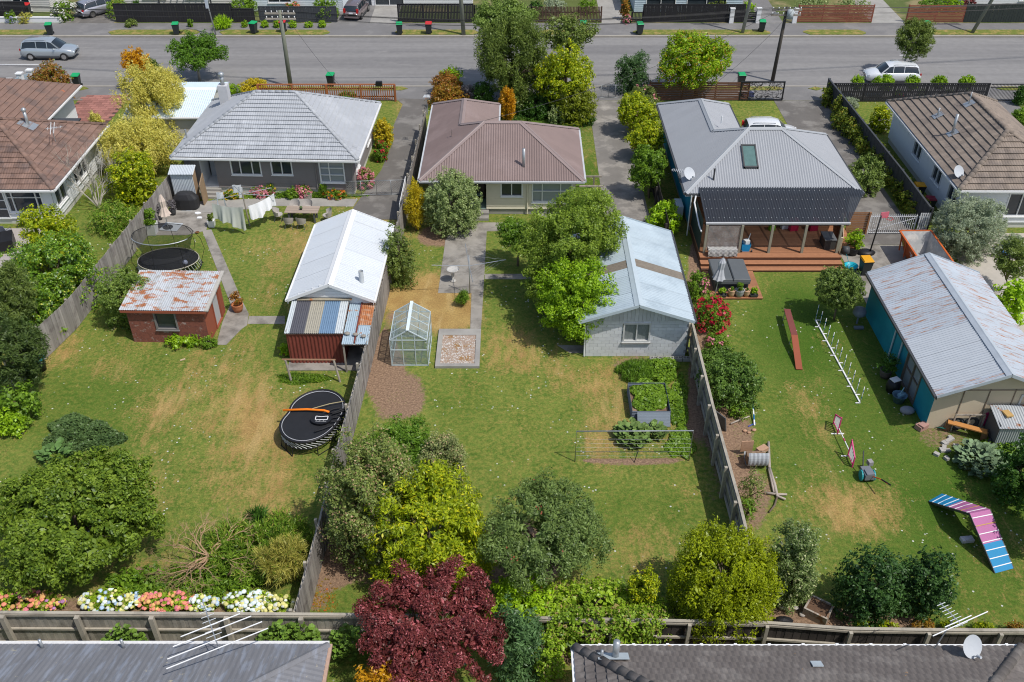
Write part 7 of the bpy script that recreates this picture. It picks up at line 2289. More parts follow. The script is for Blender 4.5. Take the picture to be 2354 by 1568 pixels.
part('edge_piping', MB().tube(bean(.95, .885) + [bean(.95, .885)[0]], .02, 5), mat('grey_piping', (.42, .43, .45), .6), rt, True)
t = MB()
for i in range(48):
 b_ = bean(1.02, .8)[i]
 e = bean(1.0, .48)[(i + 2) % 48]
 t.beam(b_, e, .03, .02)
part('spring_rods', t, SPRINGM, rt)
part('base_ring', MB().tube(bean(1.0, .46) + [bean(1.0, .46)[0]], .03, 6), BLACK, rt, True)
for i in (2, 9, 17, 25, 31, 38, 43):
 b_, e = bean(1.0, .46)[i], bean(1.0, .02)[i]
 part('leg', MB().tube([b_, e], .025, 6), BLACK, rt)
for i, j in ((29, 33), (38, 42)):
 part('leg', MB().tube([bean(1.0, .4)[i], bean(1.06, .02)[i], bean(1.06, .02)[j], bean(1.0, .4)[j]], .025, 6), BLACK, rt)
t = MB()
rng = random.Random(2)
for k in range(6):
 x, y = c.x + rng.uniform(.1, 1.0), c.y + rng.uniform(-1.2, .1)
 pts = [(x + .25 * i + rng.uniform(-.05, .05), y + .12 * i + rng.uniform(-.06, .06), .93 + rng.uniform(0, .05)) for i in range(4)]
 t.tube(pts, .035, 5)
part('folded_net', t, mat('net_folds', (.028, .028, .03), .8, .3), rt, True)
solo('foam_noodle', MB().tube([(c.x - 1.4, c.y + .25, .97), (c.x - .3, c.y + .3, .98), (c.x + .5, c.y + .22, .98), (c.x + .75, c.y + .12, .97)], .055, 8), mat('orange_foam', (.9, .22, .01), .6, .03), 'orange foam tube lying across the peanut-shaped trampoline', 'noodle', (c.x, c.y + .25, .9), None, True)
solo('net_rod', MB().tube([(c.x - .2, c.y + .3, .97), (c.x + .7, c.y + .68, 1.0), (c.x + 1.3, c.y + .85, 1.0)], .02, 6), mat('yellow_rod', (.42, .36, .2), .6), 'yellow-tipped net rod lying on the peanut-shaped trampoline', 'rod', (c.x, c.y + .3, .93))
bb = thing('hoop_backboard', 'small black oval backboard with a white square lying on the trampoline', 'backboard', (c.x + .45, c.y - .35, .92))
part('board', MB().prism(ring(c.x + .45, c.y - .35, 0, .48, .36, 24)[:-1], .92, .98), BLACK, bb)
t = MB()
for a_, b_ in (((.2, -.32), (.75, -.32)), ((.2, -.32), (.2, -.08)), ((.75, -.32), (.75, -.08)), ((.2, -.08), (.45, -.12)), ((.45, -.12), (.75, -.08))):
 t.beam((c.x + a_[0], c.y + a_[1] - .1, .985), (c.x + b_[0], c.y + b_[1] - .1, .985), .035, .006)
part('white_square', t, WHITE, bb)
t = MB()
for i in range(9):
 x = c.x + .24 + i * .055
 t.box(x, c.y - .545, .982, x + .035, c.y - .51 - (.012 if i % 3 else -.012), .986)
part('lettering', t, WHITE, bb)
# pulled clothes line with sheets
rt = thing('clothes_line', 'tall post clothes line behind the left lawn, hung with washing', 'clothes line', (-16.5, 52.6, 0))
part('post', MB().tube([(-16.45, 52.6, 0), (-16.55, 52.6, 2.3)], .045, 8), WOOD, rt)
ends = [(-18.4, 52.3), (-14.6, 52.9), (-17.6, 54.4), (-15.1, 54.0)]
for x, y in ends:
 part('arm', MB().tube([(-16.55, 52.6, 2.2), (x, y, 1.9)], .02, 6), STEEL, rt)
t = MB()
for k in (.5, .75, 1.0):
 pts = [Vector((-16.55, 52.6, 2.2)).lerp(Vector((x, y, 1.9)), k) for x, y in (ends[0], ends[2], ends[3], ends[1])]
 t.tube(pts, .006, 3)
part('line', t, STEEL, rt)
def sheet(label, a, b, h0, h1, dip, col, seed, mname):
 a, b = Vector(a), Vector(b)
 n, k = 26, 9
 t = MB()
 d = (b - a)
 side = Vector((d.y, -d.x, 0)).normalized()
 rng = random.Random(seed)
 ph = rng.uniform(0, 6)
 for i in range(n + 1):
  s = i / n
  top = a + d * s - Vector((0, 0, dip * 4 * s * (1 - s)))
  hh = h0 + (h1 - h0) * s
  for j in range(k + 1):
   q = j / k
   w = .10 * q * math.sin(s * 19 + ph + q) + .05 * math.sin(s * 41 + ph) * q + .18 * q * math.sin(math.pi * s)
   t.v.append(tuple(top + side * w - Vector((0, 0, hh * q * (1 + .10 * math.sin(s * 8 + ph))))))
 for i in range(n):
  for j in range(k):
   o = i * (k + 1) + j
   t.f.append((o, o + 1, o + k + 2, o + k + 1))
 solo('bed_sheet', t, mat(mname, col, .85, .05), label, 'sheet', a, None, True)
sheet('pale grey-green sheet hanging on the clothes line', (-18.3, 51.9, 1.95), (-16.35, 51.55, 1.85), .9, 1.45, .12, (.52, .54, .48), 1, 'sage_sheet')
sheet('white sheet hanging on the clothes line, blown to one side', (-16.1, 51.9, 1.75), (-14.75, 53.1, 2.0), .95, .75, .1, (.8, .81, .82), 2, 'white_sheet')
for lab, x, y, w_, hh in (('white towel over the back wire of the clothes line', -17.6, 54.2, .55, .55), ('white trousers hanging at the left of the clothes line', -18.35, 53.2, .4, .95), ('white garment hanging on the back wire of the clothes line', -17.2, 53.9, .3, .75)):
 t = MB()
 for i in range(5):
  for j in range(5):
   t.v.append((x + w_ * i / 4 - (0 if 'trousers' not in lab else .1 * j / 4 * (1 if i < 2 else -1)), y + .05 * math.sin(i * 2 + j), 2.0 - hh * j / 4))
 for i in range(4):
  for j in range(4):
   if 'trousers' in lab and i in (1, 2) and j > 1:
    continue
   o = i * 5 + j
   t.f.append((o, o + 1, o + 6, o + 5))
 solo('garment', t, MATS['white_sheet'], lab, 'washing', (x, y, 1.2), None, True)
for i, (px, py) in enumerate(((455, 491), (459, 502))):
 p = at(px, py)
 t = MB()
 rng = random.Random(i)
 t.prism([(p.x + .22 * math.cos(a) * rng.uniform(.6, 1.1), p.y + .16 * math.sin(a) * rng.uniform(.6, 1.1)) for a in [k * .785 for k in range(8)]], .02, .07)
 solo('garment', t, MATS['white_sheet'], ['upper', 'lower'][i] + ' of two white garments dropped on the patio', 'washing', (p.x, p.y, .02))
# dining table and chairs on the lawn
rt = thing('outdoor_table', 'long slatted timber table on the left lawn', 'table', (-13.2, 53.3, 0), R(-2))
TBL = mat('grey_teak', (.36, .285, .225), .8, .15, rand=.12)
for i in range(7):
 y = 52.9 + i * .13
 part('slat', MB().box(-14.25, y, .70, -12.15, y + .122, .74), TBL, rt)
for x in (-14.0, -12.4):
 t = MB().box(x - .05, 52.95, 0, x + .05, 53.03, .7).box(x - .05, 53.6, 0, x + .05, 53.68, .7).box(x - .05, 53.03, .6, x + .05, 53.6, .69)
 part('leg', t, mat('charcoal_leg', (.1, .105, .11), .6), rt)
CH = mat('grey_wicker', (.42, .39, .36), .85, .25, 30, bump=.4)
ch = thing('garden_chair', 'x', 'chair', (0, 0, 0))
t = MB()
n = 12
for i in range(n + 1):
 a = R(200) * i / n - R(10)
 k = 1 + .12 * math.sin(a)
 for z, rr in ((.40, .27), (.62, .32), (.66 + .2 * max(0, math.sin(a)), .335)):
  t.v.append((rr * math.cos(a) * k, rr * math.sin(a), z))
for i in range(n):
 for j in range(2):
  o = i * 3 + j
  t.f.append((o, o + 1, o + 4, o + 3))
part('shell', t, CH, ch, True, True)
part('seat', MB().prism(ring(0, 0, 0, .28, .28, 16)[:-1], .37, .43), CH, ch, False, True)
for x in (-.2, .2):
 for y in (-.18, .2):
  part('leg', MB().tube([(x * .8, y * .8, .38), (x * 1.25, y * 1.25, 0)], .018, 6), MATS['charcoal_leg'], ch, False, True)
spots = [(-13.85, 54.2, R(0), 'wicker chair behind the slatted table, left one'), (-13.05, 54.2, R(0), 'wicker chair behind the slatted table, right one'), (-13.9, 52.35, R(180), 'wicker chair in front of the slatted table, left one'),
         (-13.1, 52.3, R(170), 'wicker chair in front of the slatted table, right one'), (-14.75, 53.3, R(95), 'wicker chair at the washing end of the slatted table'), (-11.65, 53.2, R(-85), 'wicker chair at the driveway end of the slatted table')]
for i, (x, y, a, lab) in enumerate(spots):
 o = ch if i == 0 else copy_tree(ch)
 o.location = (x, y, .01)
 o.rotation_euler = (0, 0, a)
 tag(o, lab, 'chair', 'wicker chairs around the slatted table')
rt = thing('table_plant', 'small potted plant on the slatted table', 'plant', (-13.25, 53.3, .74))
part('pot', MB().lathe([(.06, 0), (.09, .1)], 10, (-13.25, 53.3, .74)), BLACK, rt)
part('foliage', MB().ball((-13.25, 53.3, .9), .1, 8, 5), mat('small_leaf', (.09, .14, .05), .8, .4, 30), rt)
# covered barbecue
rt = thing('barbecue', 'barbecue under a black cover beside the corrugated lean-to', 'barbecue', (-20.95, 54.9, 0))
t = MB()
prof = [(0, .72, .4), (.15, .78, .44), (.75, .80, .46), (.82, .76, .44), (1.08, .5, .34), (1.15, .3, .2)]
n = 16
for z, a_, b_ in prof:
 for k in range(n):
  q = 2 * math.pi * k / n
  e = 3.0
  cx_, sy_ = math.cos(q), math.sin(q)
  rr = (abs(cx_) ** e + abs(sy_) ** e) ** (-1 / e)
  t.v.append((-20.95 + a_ * rr * cx_ * (1 + .02 * math.sin(7 * q)), 54.9 + b_ * rr * sy_, z))
for i in range(len(prof) - 1):
 for k in range(n):
  t.f.append((i * n + k, i * n + (k + 1) % n, (i + 1) * n + (k + 1) % n, (i + 1) * n + k))
t.f.append(tuple(range((len(prof) - 1) * n, len(prof) * n)))
part('cover', t, mat('black_vinyl', (.03, .03, .032), .5, .3, 3), rt)
part('hem', MB().tube([(-20.95 + .76 * math.cos(q), 54.9 + .43 * math.sin(q), .04) for q in [k * .3927 for k in range(17)]], .02, 5), STEEL, rt)
# closed parasols
def parasol(label, p, h, cm, lean=(0, 0), base=True):
 rt = thing('parasol', label, 'umbrella', p)
 x, y = p[0], p[1]
 z0 = p[2]
 part('pole', MB().tube([(x, y, z0), (x + lean[0], y + lean[1], z0 + h)], .025, 6), STEEL, rt)
 t = MB()
 n = 16
 for z, r in ((.95, .30), (1.15, .22), (1.5, .13), (1.9, .16), (h - .05, .04)):
  for k in range(n):
   a = 2 * math.pi * k / n
   rr = r * (1 + .28 * (k % 2))
   t.v.append((x + lean[0] * z / h + rr * math.cos(a), y + lean[1] * z / h + rr * math.sin(a), z0 + z))
 for i in range(4):
  for k in range(n):
   t.f.append((i * n + k, i * n + (k + 1) % n, (i + 1) * n + (k + 1) % n, (i + 1) * n + k))
 part('canopy', t, cm, rt)
 if base:
  part('base', MB().tube([(x, y, z0), (x, y, z0 + .08)], .3, 14), DKGREY, rt)
p = at(387, 525)
parasol('closed cream parasol standing behind the netted trampoline', (p.x, p.y, .02), 2.4, mat('cream_canvas', (.66, .54, .46), .85, .08))
def planter(label, px, py, w_, h, m, lm, r, rz=0.0, shape='square', leaf='mid', n=700, L=.13, W=.06, name='potted_plant', zoff=0.0, spike=0.0, pos=None):
 p = Vector(pos) if pos else at(px, py) + Vector((0, 0, .02))
 rt = thing(name, label, 'plant', p)
 t = MB()
 if shape == 'square':
  t.add([(p.x + sx * w_ * k, p.y + sy * w_ * k, p.z + z) for k, z in ((.4, 0), (.5, h), (.44, h), (.42, h - .08)) for sx, sy in ((-1, -1), (1, -1), (1, 1), (-1, 1))],
              [(3, 2, 1, 0)] + [(i * 4 + k, i * 4 + (k + 1) % 4, i * 4 + 4 + (k + 1) % 4, i * 4 + 4 + k) for i in range(3) for k in range(4)] + [(12, 13, 14, 15)])
 else:
  t.lathe([(w_ * .36, 0), (w_ * .48, h * .5), (w_ * .5, h * .92), (w_ * .53, h), (w_ * .44, h), (w_ * .42, h - .06)], 16, tuple(p))
 part('pot', t, m, rt, shape != 'square')
 SEED[0] += 1
 rng = np.random.default_rng(SEED[0])
 cc = np.array([p.x, p.y, p.z + h + r * .8])
 lo = lobes_of(cc, (r, r, r * (1 + spike)), 8, .8, rng)
 P, N, _ = crown_points(lo, n, rng, 20, r * .35, .3, p.z + h * .9)
 link('foliage', quad_mesh('foliage', leaves(P, N, L, W, rng, .4, .8, .4) - np.array(p), LM[leaf]), rt)
 part('stem', MB().tube([(p.x, p.y, p.z + h - .1), tuple(cc)], .02, 5), BARK, rt)
 return rt
planter('leafy shrub in a tall white square pot behind the netted trampoline', 351, 537, .7, .7, WHITE, None, .42, leaf='mid', n=1500, spike=.5)
planter('small plant in a white square pot beside the hanging sheet', 488, 521, .42, .45, WHITE, None, .2, leaf='olive', n=400, spike=.4)
planter('mauve flowering pot plant behind the cream parasol', 399, 494, .4, .4, DKGREY, None, .3, leaf='mauve', n=700, spike=.5, shape='round')
planter('lavender pot plant left of the cream parasol', 368, 505, .4, .4, DKGREY, None, .28, leaf='mauve', n=600, spike=.4, shape='round')
planter('dry reddish plant in a terracotta pot at the end of the garden path', 548, 715, .62, .45, TERRA, None, .38, leaf='rust', n=600, shape='round', spike=.1)
solo('paving_mat', MB().cbox((at(394, 523).x, at(394, 523).y, .05), 1.15, 1.0, .03, R(-8)), mat('pale_mat', (.44, .47, .49), .8), 'pale grey square mat beside the netted trampoline', 'mat', tuple(at(394, 523)))
# terracotta pot trimmings: small bowl
p = at(454, 536)
solo('copper_bowl', MB().lathe([(.05, 0), (.12, .06), (.13, .07), (.1, .06)], 12, (p.x, p.y, .01)), mat('copper', (.5, .22, .08), .35, 0, metal=.8), 'small copper bowl on the grass beside the path', 'bowl', (p.x, p.y, 0), None, True)
p = at(420, 828)
solo('stick', MB().beam((p.x - .1, p.y - .08, .04), (p.x + .12, p.y + .06, .04), .05, .05), mat('pale_wood', (.62, .47, .32), .8), 'pale stick lying on the left lawn', 'stick', (p.x, p.y, 0))
# wooden rail frame
rt = thing('rail_frame', 'old timber rail on two leaning posts beside the red lean-to', 'frame', (-9.7, 36.9, 0))
for x0, x1 in ((-10.9, -11.05), (-8.5, -8.7)):
 part('post', MB().tube([(x0, 36.9, 0), (x1, 37.0, 1.3)], .055, 7), WOOD, rt)
part('rail', MB().beam((-11.2, 37.0, 1.32), (-8.6, 37.0, 1.3), .05, .06), mat('rust_rail', (.38, .22, .13), .8), rt)
planter('leafy yellow-green sapling at the corner of the red lean-to', 655, 815, .2, .1, TERRA, None, .28, leaf='ivy', n=300, L=.18, W=.1, name='sapling', shape='round', spike=.3)
# teal compost bin by left fence
p = at(95, 850)
rt = thing('compost_bin', 'dark bin with a turquoise rim at the left fence end', 'bin', p)
part('body', MB().lathe([(.26, 0), (.3, .7)], 14, tuple(p)), BLACK, rt, True)
part('rim', MB().tube(ring(p.x, p.y, .72, .3, .3, 20), .05, 6), mat('turquoise', (.01, .38, .48), .4), rt, True)
for i, (px, py) in enumerate(((70, 868), (78, 875))):
 p = at(px, py)
 solo('garden_tool', MB().tube([(p.x, p.y, 0), (p.x - .3, p.y + .25, 1.2)], .025, 6), [WOOD, STEEL][i], ['wooden', 'metal'][i] + '-handled garden tool leaning at the left fence end', 'tool', (p.x, p.y, 0))
# ---------------- middle garden
rt = thing('rotary_clothes_line', 'rotary clothes line over the concrete pad of the middle garden', 'clothes line', (-2.36, 44.8, 0), 0)
part('post', MB().tube([(-2.36, 44.8, 0), (-2.36, 44.8, 2.5)], .03, 8), STEEL, rt, True)
hub = Vector((-2.36, 44.8, 1.85))
t = MB()
tips = []
for i in range(4):
 a = R(8 + 90 * i)
 e = hub + Vector((2.05 * math.cos(a), 2.05 * math.sin(a), .22))
 tips.append(e)
 part('arm', MB().tube([hub, e], .018, 6), STEEL, rt)
for k in (.35, .5, .65, .8, .95):
 pts = [hub.lerp(e, k) for e in tips] + [hub.lerp(tips[0], k)]
 t.tube(pts, .0035, 3)
for e in tips:
 t.tube([(-2.36, 44.8, 2.5), e], .004, 3)
part('line', t, GREYPAINT, rt)
p = at(1042, 647)
t = MB().lathe([(.17, 0), (.17, .06), (.08, .1), (.07, .35), (.09, .5), (.07, .62), (.16, .7), (.34, .78), (.36, .82), (.3, .8), (.12, .75)], 20, (p.x, p.y, .02))
solo('bird_bath', t, mat('pale_stone', (.52, .50, .46), .85, .12), 'stone bird bath on the concrete pad', 'bird bath', (p.x, p.y, 0), None, True)
p = at(1065, 690)
planter('white-flowered agapanthus clump at the corner of the concrete pad', 1065, 700, .2, .06, TERRA, None, .42, leaf='mid', n=500, L=.4, W=.04, name='agapanthus', shape='round', spike=-.2)
# gravel bed with concrete edging
q = [at(1009, 760), at(1105, 760), at(1102, 847), at(998, 847)]
rt = thing('raised_bed', 'concrete-edged bed of pale gravel and dry weeds', 'garden bed', ((q[0] + q[2]) / 2))
x0, x1, y0, y1 = -4.05, -1.68, 37.85, 41.15
x0, x1, y0, y1 = q[3].x + .05, q[2].x, q[2].y, q[0].y
e = .24
t = MB()
t.box(x0, y0, -.05, x1, y0 + e, .14).box(x0, y1 - .55, -.05, x1, y1, .12).box(x0, y0 + e, -.05, x0 + e, y1 - .55, .135).box(x1 - e, y0 + e, -.05, x1, y1 - .55, .132)
part('edging', t, CONC, rt)
part('bed', MB().box(x0 + e, y0 + e, -.05, x1 - e, y1 - .55, .08), mat('gravel_bed', (.36, .27, .21), .95, .4, 9, col2=(.70, .66, .62), scale2=8, mix=(.58, .63), col3=(.30, .17, .07), scale3=2, mix3=(.52, .62), bump=.8, bscale=14), rt)
t = MB()
rng = random.Random(8)
for i in range(420):
 x, y, s = rng.uniform(x0 + e, x1 - e), rng.uniform(y0 + e, y1 - .6), rng.uniform(.015, .045)
 t.cbox((x, y, .08), s * 1.6, s, s, rng.uniform(0, 3))
g = part('gravel', t, mat('white_gravel', (.6, .57, .53), .9, .2), rt)
g['kind'] = 'stuff'
# corrugated iron bed
rt = thing('iron_bed', 'vegetable bed with charcoal corrugated iron sides', 'garden bed', (6.5, 35, 0))
SLATE = mat('slate_iron', (.13, .155, .19), .5, .12)
def corr(a, b, z0, z1, m, rows=6):
 a, b = Vector(a), Vector(b)
 d = (b - a).normalized()
 out = Vector((d.y, -d.x, 0))
 t = MB()
 n = rows * 4
 for i in range(n + 1):
  z = z0 + (z1 - z0) * i / n
  o = .018 * math.sin(2 * math.pi * i / 4)
  t.v += [tuple(a + out * o + Vector((0, 0, z))), tuple(b + out * o + Vector((0, 0, z)))]
 for i in range(n):
  t.f.append((2 * i, 2 * i + 1, 2 * i + 3, 2 * i + 2))
 return t
bx0, bx1, by0, by1 = 5.62, 7.42, 34.05, 36.15
for a_, b_ in (((bx0, by0), (bx1, by0)), ((bx1, by0), (bx1, by1)), ((bx1, by1), (bx0, by1)), ((bx0, by1), (bx0, by0))):
 part('side_panel', corr((*a_, 0), (*b_, 0), 0, .55, SLATE), SLATE, rt)
part('soil', MB().box(bx0 + .04, by0 + .04, 0, bx1 - .04, by1 - .04, .3), SOIL, rt)
solo('roofing_offcut', MB().add([(5.75, 33.95 - .25 * i / 16 * 4 * .5, .5 - .48 * i / 16 + .02 * math.sin(i * math.pi / 1.0 + .5 * (i % 2))) if False else (x, 34.0 - .5 * (i / 20), .5 - .46 * (i / 20) + .02 * (i % 2)) for i in range(21) for x in (5.85, 7.38)],
     [(2 * i, 2 * i + 1, 2 * i + 3, 2 * i + 2) for i in range(20)]), mat('blue_grey_ribs', (.20, .235, .27), .5, .1), 'ribbed blue-grey sheet leaning on the front of the iron bed', 'sheet', (6.5, 33.7, 0))
# wire trellis
rt = thing('wire_trellis', 'tall metal pipe frame strung with wires across the middle lawn', 'trellis', (5.3, 31.25, 0))
part('frame', MB().tube([(2.81, 31.21, 0), (2.81, 31.21, 1.8), (7.9, 31.25, 1.8), (7.9, 31.25, 0)], .028, 8), STEEL, rt, True)
t = MB()
for z in (.35, .6, .85, 1.1, 1.35):
 t.tube([(2.81 + 5.09 * i / 12, 31.22, z - .03 * math.sin(i * .26 * 1.0) + .015 * math.sin(i * 2)) for i in range(13)], .004, 3)
part('wire', t, GREYPAINT, rt)
p = at(1450, 1052)
solo('stake', MB().tube([(5.45, 31.15, 0), (5.6, 31.3, .6)], .02, 5), mat('black_stake', (.03, .03, .03), .6), 'short dark stake at the foot of the wire trellis', 'stake', (5.45, 31.15, 0))
# timber bench at the side of the brown house
rt = thing('side_landing', 'weathered timber landing rails beside the brown-roofed house', 'landing', (5.2, 55.6, 0))
for y in (54.4, 56.2, 57.6):
 part('rail', MB().beam((4.4, y, .9), (5.95, y, .9), .08, .1), WOOD, rt)
 part('post', MB().box(5.4, y - .05, 0, 5.5, y + .05, .88), WOOD, rt)
part('landing', MB().box(4.3, 54.5, 0, 5.9, 55.6, .3), CONC, rt)
# ------------------------------------------------------------------ deck and right garden
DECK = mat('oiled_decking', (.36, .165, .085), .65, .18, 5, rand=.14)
rt = thing('deck', 'stained timber deck with wide steps under the veranda', 'deck', (15, 49.5, 0))
n = 26
for i in range(n):
 y = 47.95 + i * (51.88 - 47.95) / n
 part('deck_board', MB().box(11.0, y + .004, .455, 19.3 if y < 49 else 20.4, y + .146, .49), DECK, rt)
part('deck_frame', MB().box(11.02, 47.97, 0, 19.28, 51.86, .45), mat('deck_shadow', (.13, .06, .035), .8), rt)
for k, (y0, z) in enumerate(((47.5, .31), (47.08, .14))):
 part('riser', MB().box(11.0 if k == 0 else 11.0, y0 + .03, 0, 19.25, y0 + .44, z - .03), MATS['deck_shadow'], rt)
 for j in range(3):
  part('step_board', MB().box(11.0, y0 + j * .145, z - .028, 19.27, y0 + .139 + j * .145, z), DECK, rt)
rt = thing('spa_platform', 'low timber platform around the spa pool', 'deck', (12.4, 45.7, 0))
for i in range(20):
 y = 44.2 + i * .142
 part('deck_board', MB().box(11.05, y, .08, 13.95, y + .136, .12), DECK, rt)
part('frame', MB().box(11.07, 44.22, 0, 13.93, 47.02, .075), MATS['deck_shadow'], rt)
# spa pool
rt = thing('spa_pool', 'charcoal spa pool with a folding grey cover', 'spa pool', (12.3, 45.9, .12))
part('cabinet', MB().box(11.35, 44.85, .12, 13.2, 46.95, .82), mat('spa_cabinet', (.05, .055, .06), .6, .2), rt)
SPC = mat('spa_cover', (.115, .125, .13), .6, .12)
for y0, y1 in ((44.78, 45.86), (45.9, 47.02)):
 x0, x1 = 11.28, 13.27
for x0, x1 in ((11.27, 12.28), (12.32, 13.28)):
 t = MB().box(x0, 44.78, .83, x1, 47.02, .93)
 t.add([(x0, 44.78, .93), (x1, 44.78, .93), (x1, 47.02, .93), (x0, 47.02, .93), (x0 + .05, 44.83, .97 if x0 < 12 else .99), (x1 - .04, 44.83, .99 if x0 < 12 else .97), (x1 - .04, 46.97, .99 if x0 < 12 else .97), (x0 + .05, 46.97, .97 if x0 < 12 else .99)],
          [(4, 5, 6, 7), (0, 1, 5, 4), (1, 2, 6, 5), (2, 3, 7, 6), (3, 0, 4, 7)])
 part('cover_half', t, SPC, rt)
part('cover_skirt', MB().box(11.3, 44.74, .70, 13.25, 44.77, .84), SPC, rt)
parasol('closed grey parasol at the corner of the spa pool', (11.35, 44.6, .12), 2.2, mat('grey_canvas', (.42, .43, .45), .85, .08), (.25, .35), False)
planter('amphora-shaped clay pot with flowers left of the grey bucket', 0, 0, .38, .42, mat('buff_clay', (.58, .36, .22), .8), None, .1, leaf='mid', n=80, shape='round', pos=(12.2, 44.4, .12))
planter('leafy plant in a round grey bucket in front of the spa pool', 0, 0, .52, .42, GREYPAINT, None, .24, leaf='mid', n=420, shape='round', pos=(12.65, 44.42, .12))
planter('amphora-shaped clay pot right of the grey bucket', 0, 0, .36, .4, MATS['buff_clay'], None, .08, leaf='mid', n=50, shape='round', pos=(13.05, 44.4, .12))
planter('plant in a low dark trough at the right of the spa pool', 0, 0, .44, .18, DKGREY, None, .2, leaf='lime', n=260, pos=(13.45, 44.42, .12))
planter('plant in a low dark trough at the left of the spa pool', 0, 0, .42, .18, DKGREY, None, .18, leaf='lime', n=240, pos=(11.7, 44.4, .12))
# patterned bench
rt = thing('draped_bench', 'bench draped with a black and white diamond blanket', 'bench', (12.3, 48.15, .49))
t = MB().box(11.5, 48.0, .49, 13.1, 48.35, .95)
def diamond_mat():
 m = bpy.data.materials.new('diamond_blanket')
 m.use_nodes = True
 nt = m.node_tree
 b = nt.nodes['Principled BSDF']
 g = _n(nt, 'ShaderNodeNewGeometry')
 sp = _n(nt, 'ShaderNodeSeparateXYZ')
 nt.links.new(g.outputs['Position'], sp.inputs[0])
 fx = _math(nt, 'PINGPONG', _math(nt, 'MULTIPLY', sp.outputs[0], 1.0), .14)
 yz = _math(nt, 'ADD', sp.outputs[1], sp.outputs[2])
 fy = _math(nt, 'PINGPONG', yz, .14)
 s = _math(nt, 'PINGPONG', _math(nt, 'ADD', fx, fy), .07)
 nt.links.new(_mixc(nt, _math(nt, 'GREATER_THAN', s, .035), (.03, .03, .032), (.72, .70, .66)), b.inputs['Base Color'])
 b.inputs['Roughness'].default_value = .9
 return m
t = MB()
for i in range(17):
 x = 11.45 + 1.7 * i / 16
 wv = .02 * math.sin(i * 1.9)
 for y, z in ((47.93 + wv, .55 + .03 * math.sin(i)), (47.95 + wv, .8), (48.0, .96), (48.2, .98), (48.38, .96), (48.42, .7)):
  t.v.append((x, y, z))
for i in range(16):
 for j in range(5):
  o = i * 6 + j
  t.f.append((o, o + 6, o + 7, o + 1))
part('blanket', t, diamond_mat(), rt)
part('seat', MB().box(11.5, 48.0, .86, 13.1, 48.36, .94), WOOD, rt)
for x in (11.55, 13.05):
 part('leg', MB().box(x - .03, 48.02, .49, x + .03, 48.34, .86), mat('pink_leg', (.5, .25, .28), .6), rt)
# veranda contents
rt = thing('toy_crate', 'bright blue plastic crate of toys on the deck', 'crate', (13.75, 48.8, .49))
part('crate', MB().add([(13.55, 48.6, .49), (14.0, 48.6, .49), (14.0, 49.0, .49), (13.55, 49.0, .49), (13.5, 48.55, 1.0), (14.05, 48.55, 1.0), (14.05, 49.05, 1.0), (13.5, 49.05, 1.0)], [(3, 2, 1, 0), (0, 1, 5, 4), (1, 2, 6, 5), (2, 3, 7, 6), (3, 0, 4, 7)]), mat('sky_blue_plastic', (.01, .30, .62), .4), rt)
part('toys', MB().cbox((13.8, 48.8, 1.05), .3, .3, .25, .4).tube([(13.85, 48.8, 1.0), (14.0, 48.9, 1.55)], .03, 6), mat('toy_white', (.6, .62, .62), .5), rt)
for x in (13.5, 14.1):
 part('wheel', MB().tube([(x, 48.55, .56), (x + .06, 48.55, .56)], .07, 10), BLACK, rt)
for lab, x, y, col, nm, s in (('lime green toy on the veranda', 15.9, 51.2, (.22, .55, .02), 'lime_toy', .35), ('red and white toy house on the veranda', 17.2, 51.2, (.62, .03, .08), 'red_toy', .5), ('white toy kitchen on the veranda', 16.7, 51.4, (.7, .7, .7), 'white_toy', .4), ('crimson folded play mat on the veranda', 18.4, 51.2, (.42, .02, .06), 'crimson_mat', .5)):
 t = MB().cbox((x, y, .49 + s * .7), s, s * .7, s * 1.4, .2)
 t.add([(x - s * .5, y - s * .4, .49 + s * 1.4), (x + s * .5, y - s * .4, .49 + s * 1.4), (x + s * .5, y + s * .4, .49 + s * 1.4), (x - s * .5, y + s * .4, .49 + s * 1.4), (x, y, .49 + s * 1.75)], [(0, 1, 4), (1, 2, 4), (2, 3, 4), (3, 0, 4)])
 solo('toy', t, mat(nm, col, .45), lab, 'toy', (x, y, .49))
rt = thing('storage_box', 'dark wicker storage box at the right end of the veranda', 'box', (18.75, 49.3, .49))
part('body', MB().box(18.45, 48.8, .49, 19.1, 49.8, 1.1), mat('dark_wicker', (.06, .055, .05), .8, .3, 30), rt)
part('lid', MB().box(18.42, 48.77, 1.1, 19.13, 49.83, 1.16), mat('grey_lid', (.13, .135, .14), .6), rt)
slat_fence('low_wall', 'cream low wall at the right end of the veranda', (19.45, 48.8), (20.3, 51.7), 1.3, CREAM, 3, sh=.4, side=1)
solo('foil_duct', MB().tube([(13.6 + i * .12, 48.9, 2.18 + .015 * (i % 2)) for i in range(14)], [.06 + .012 * (i % 2) for i in range(14)], 8), CHROME, 'silver foil duct slung under the veranda beam', 'duct', (14.4, 48.9, 2.1))
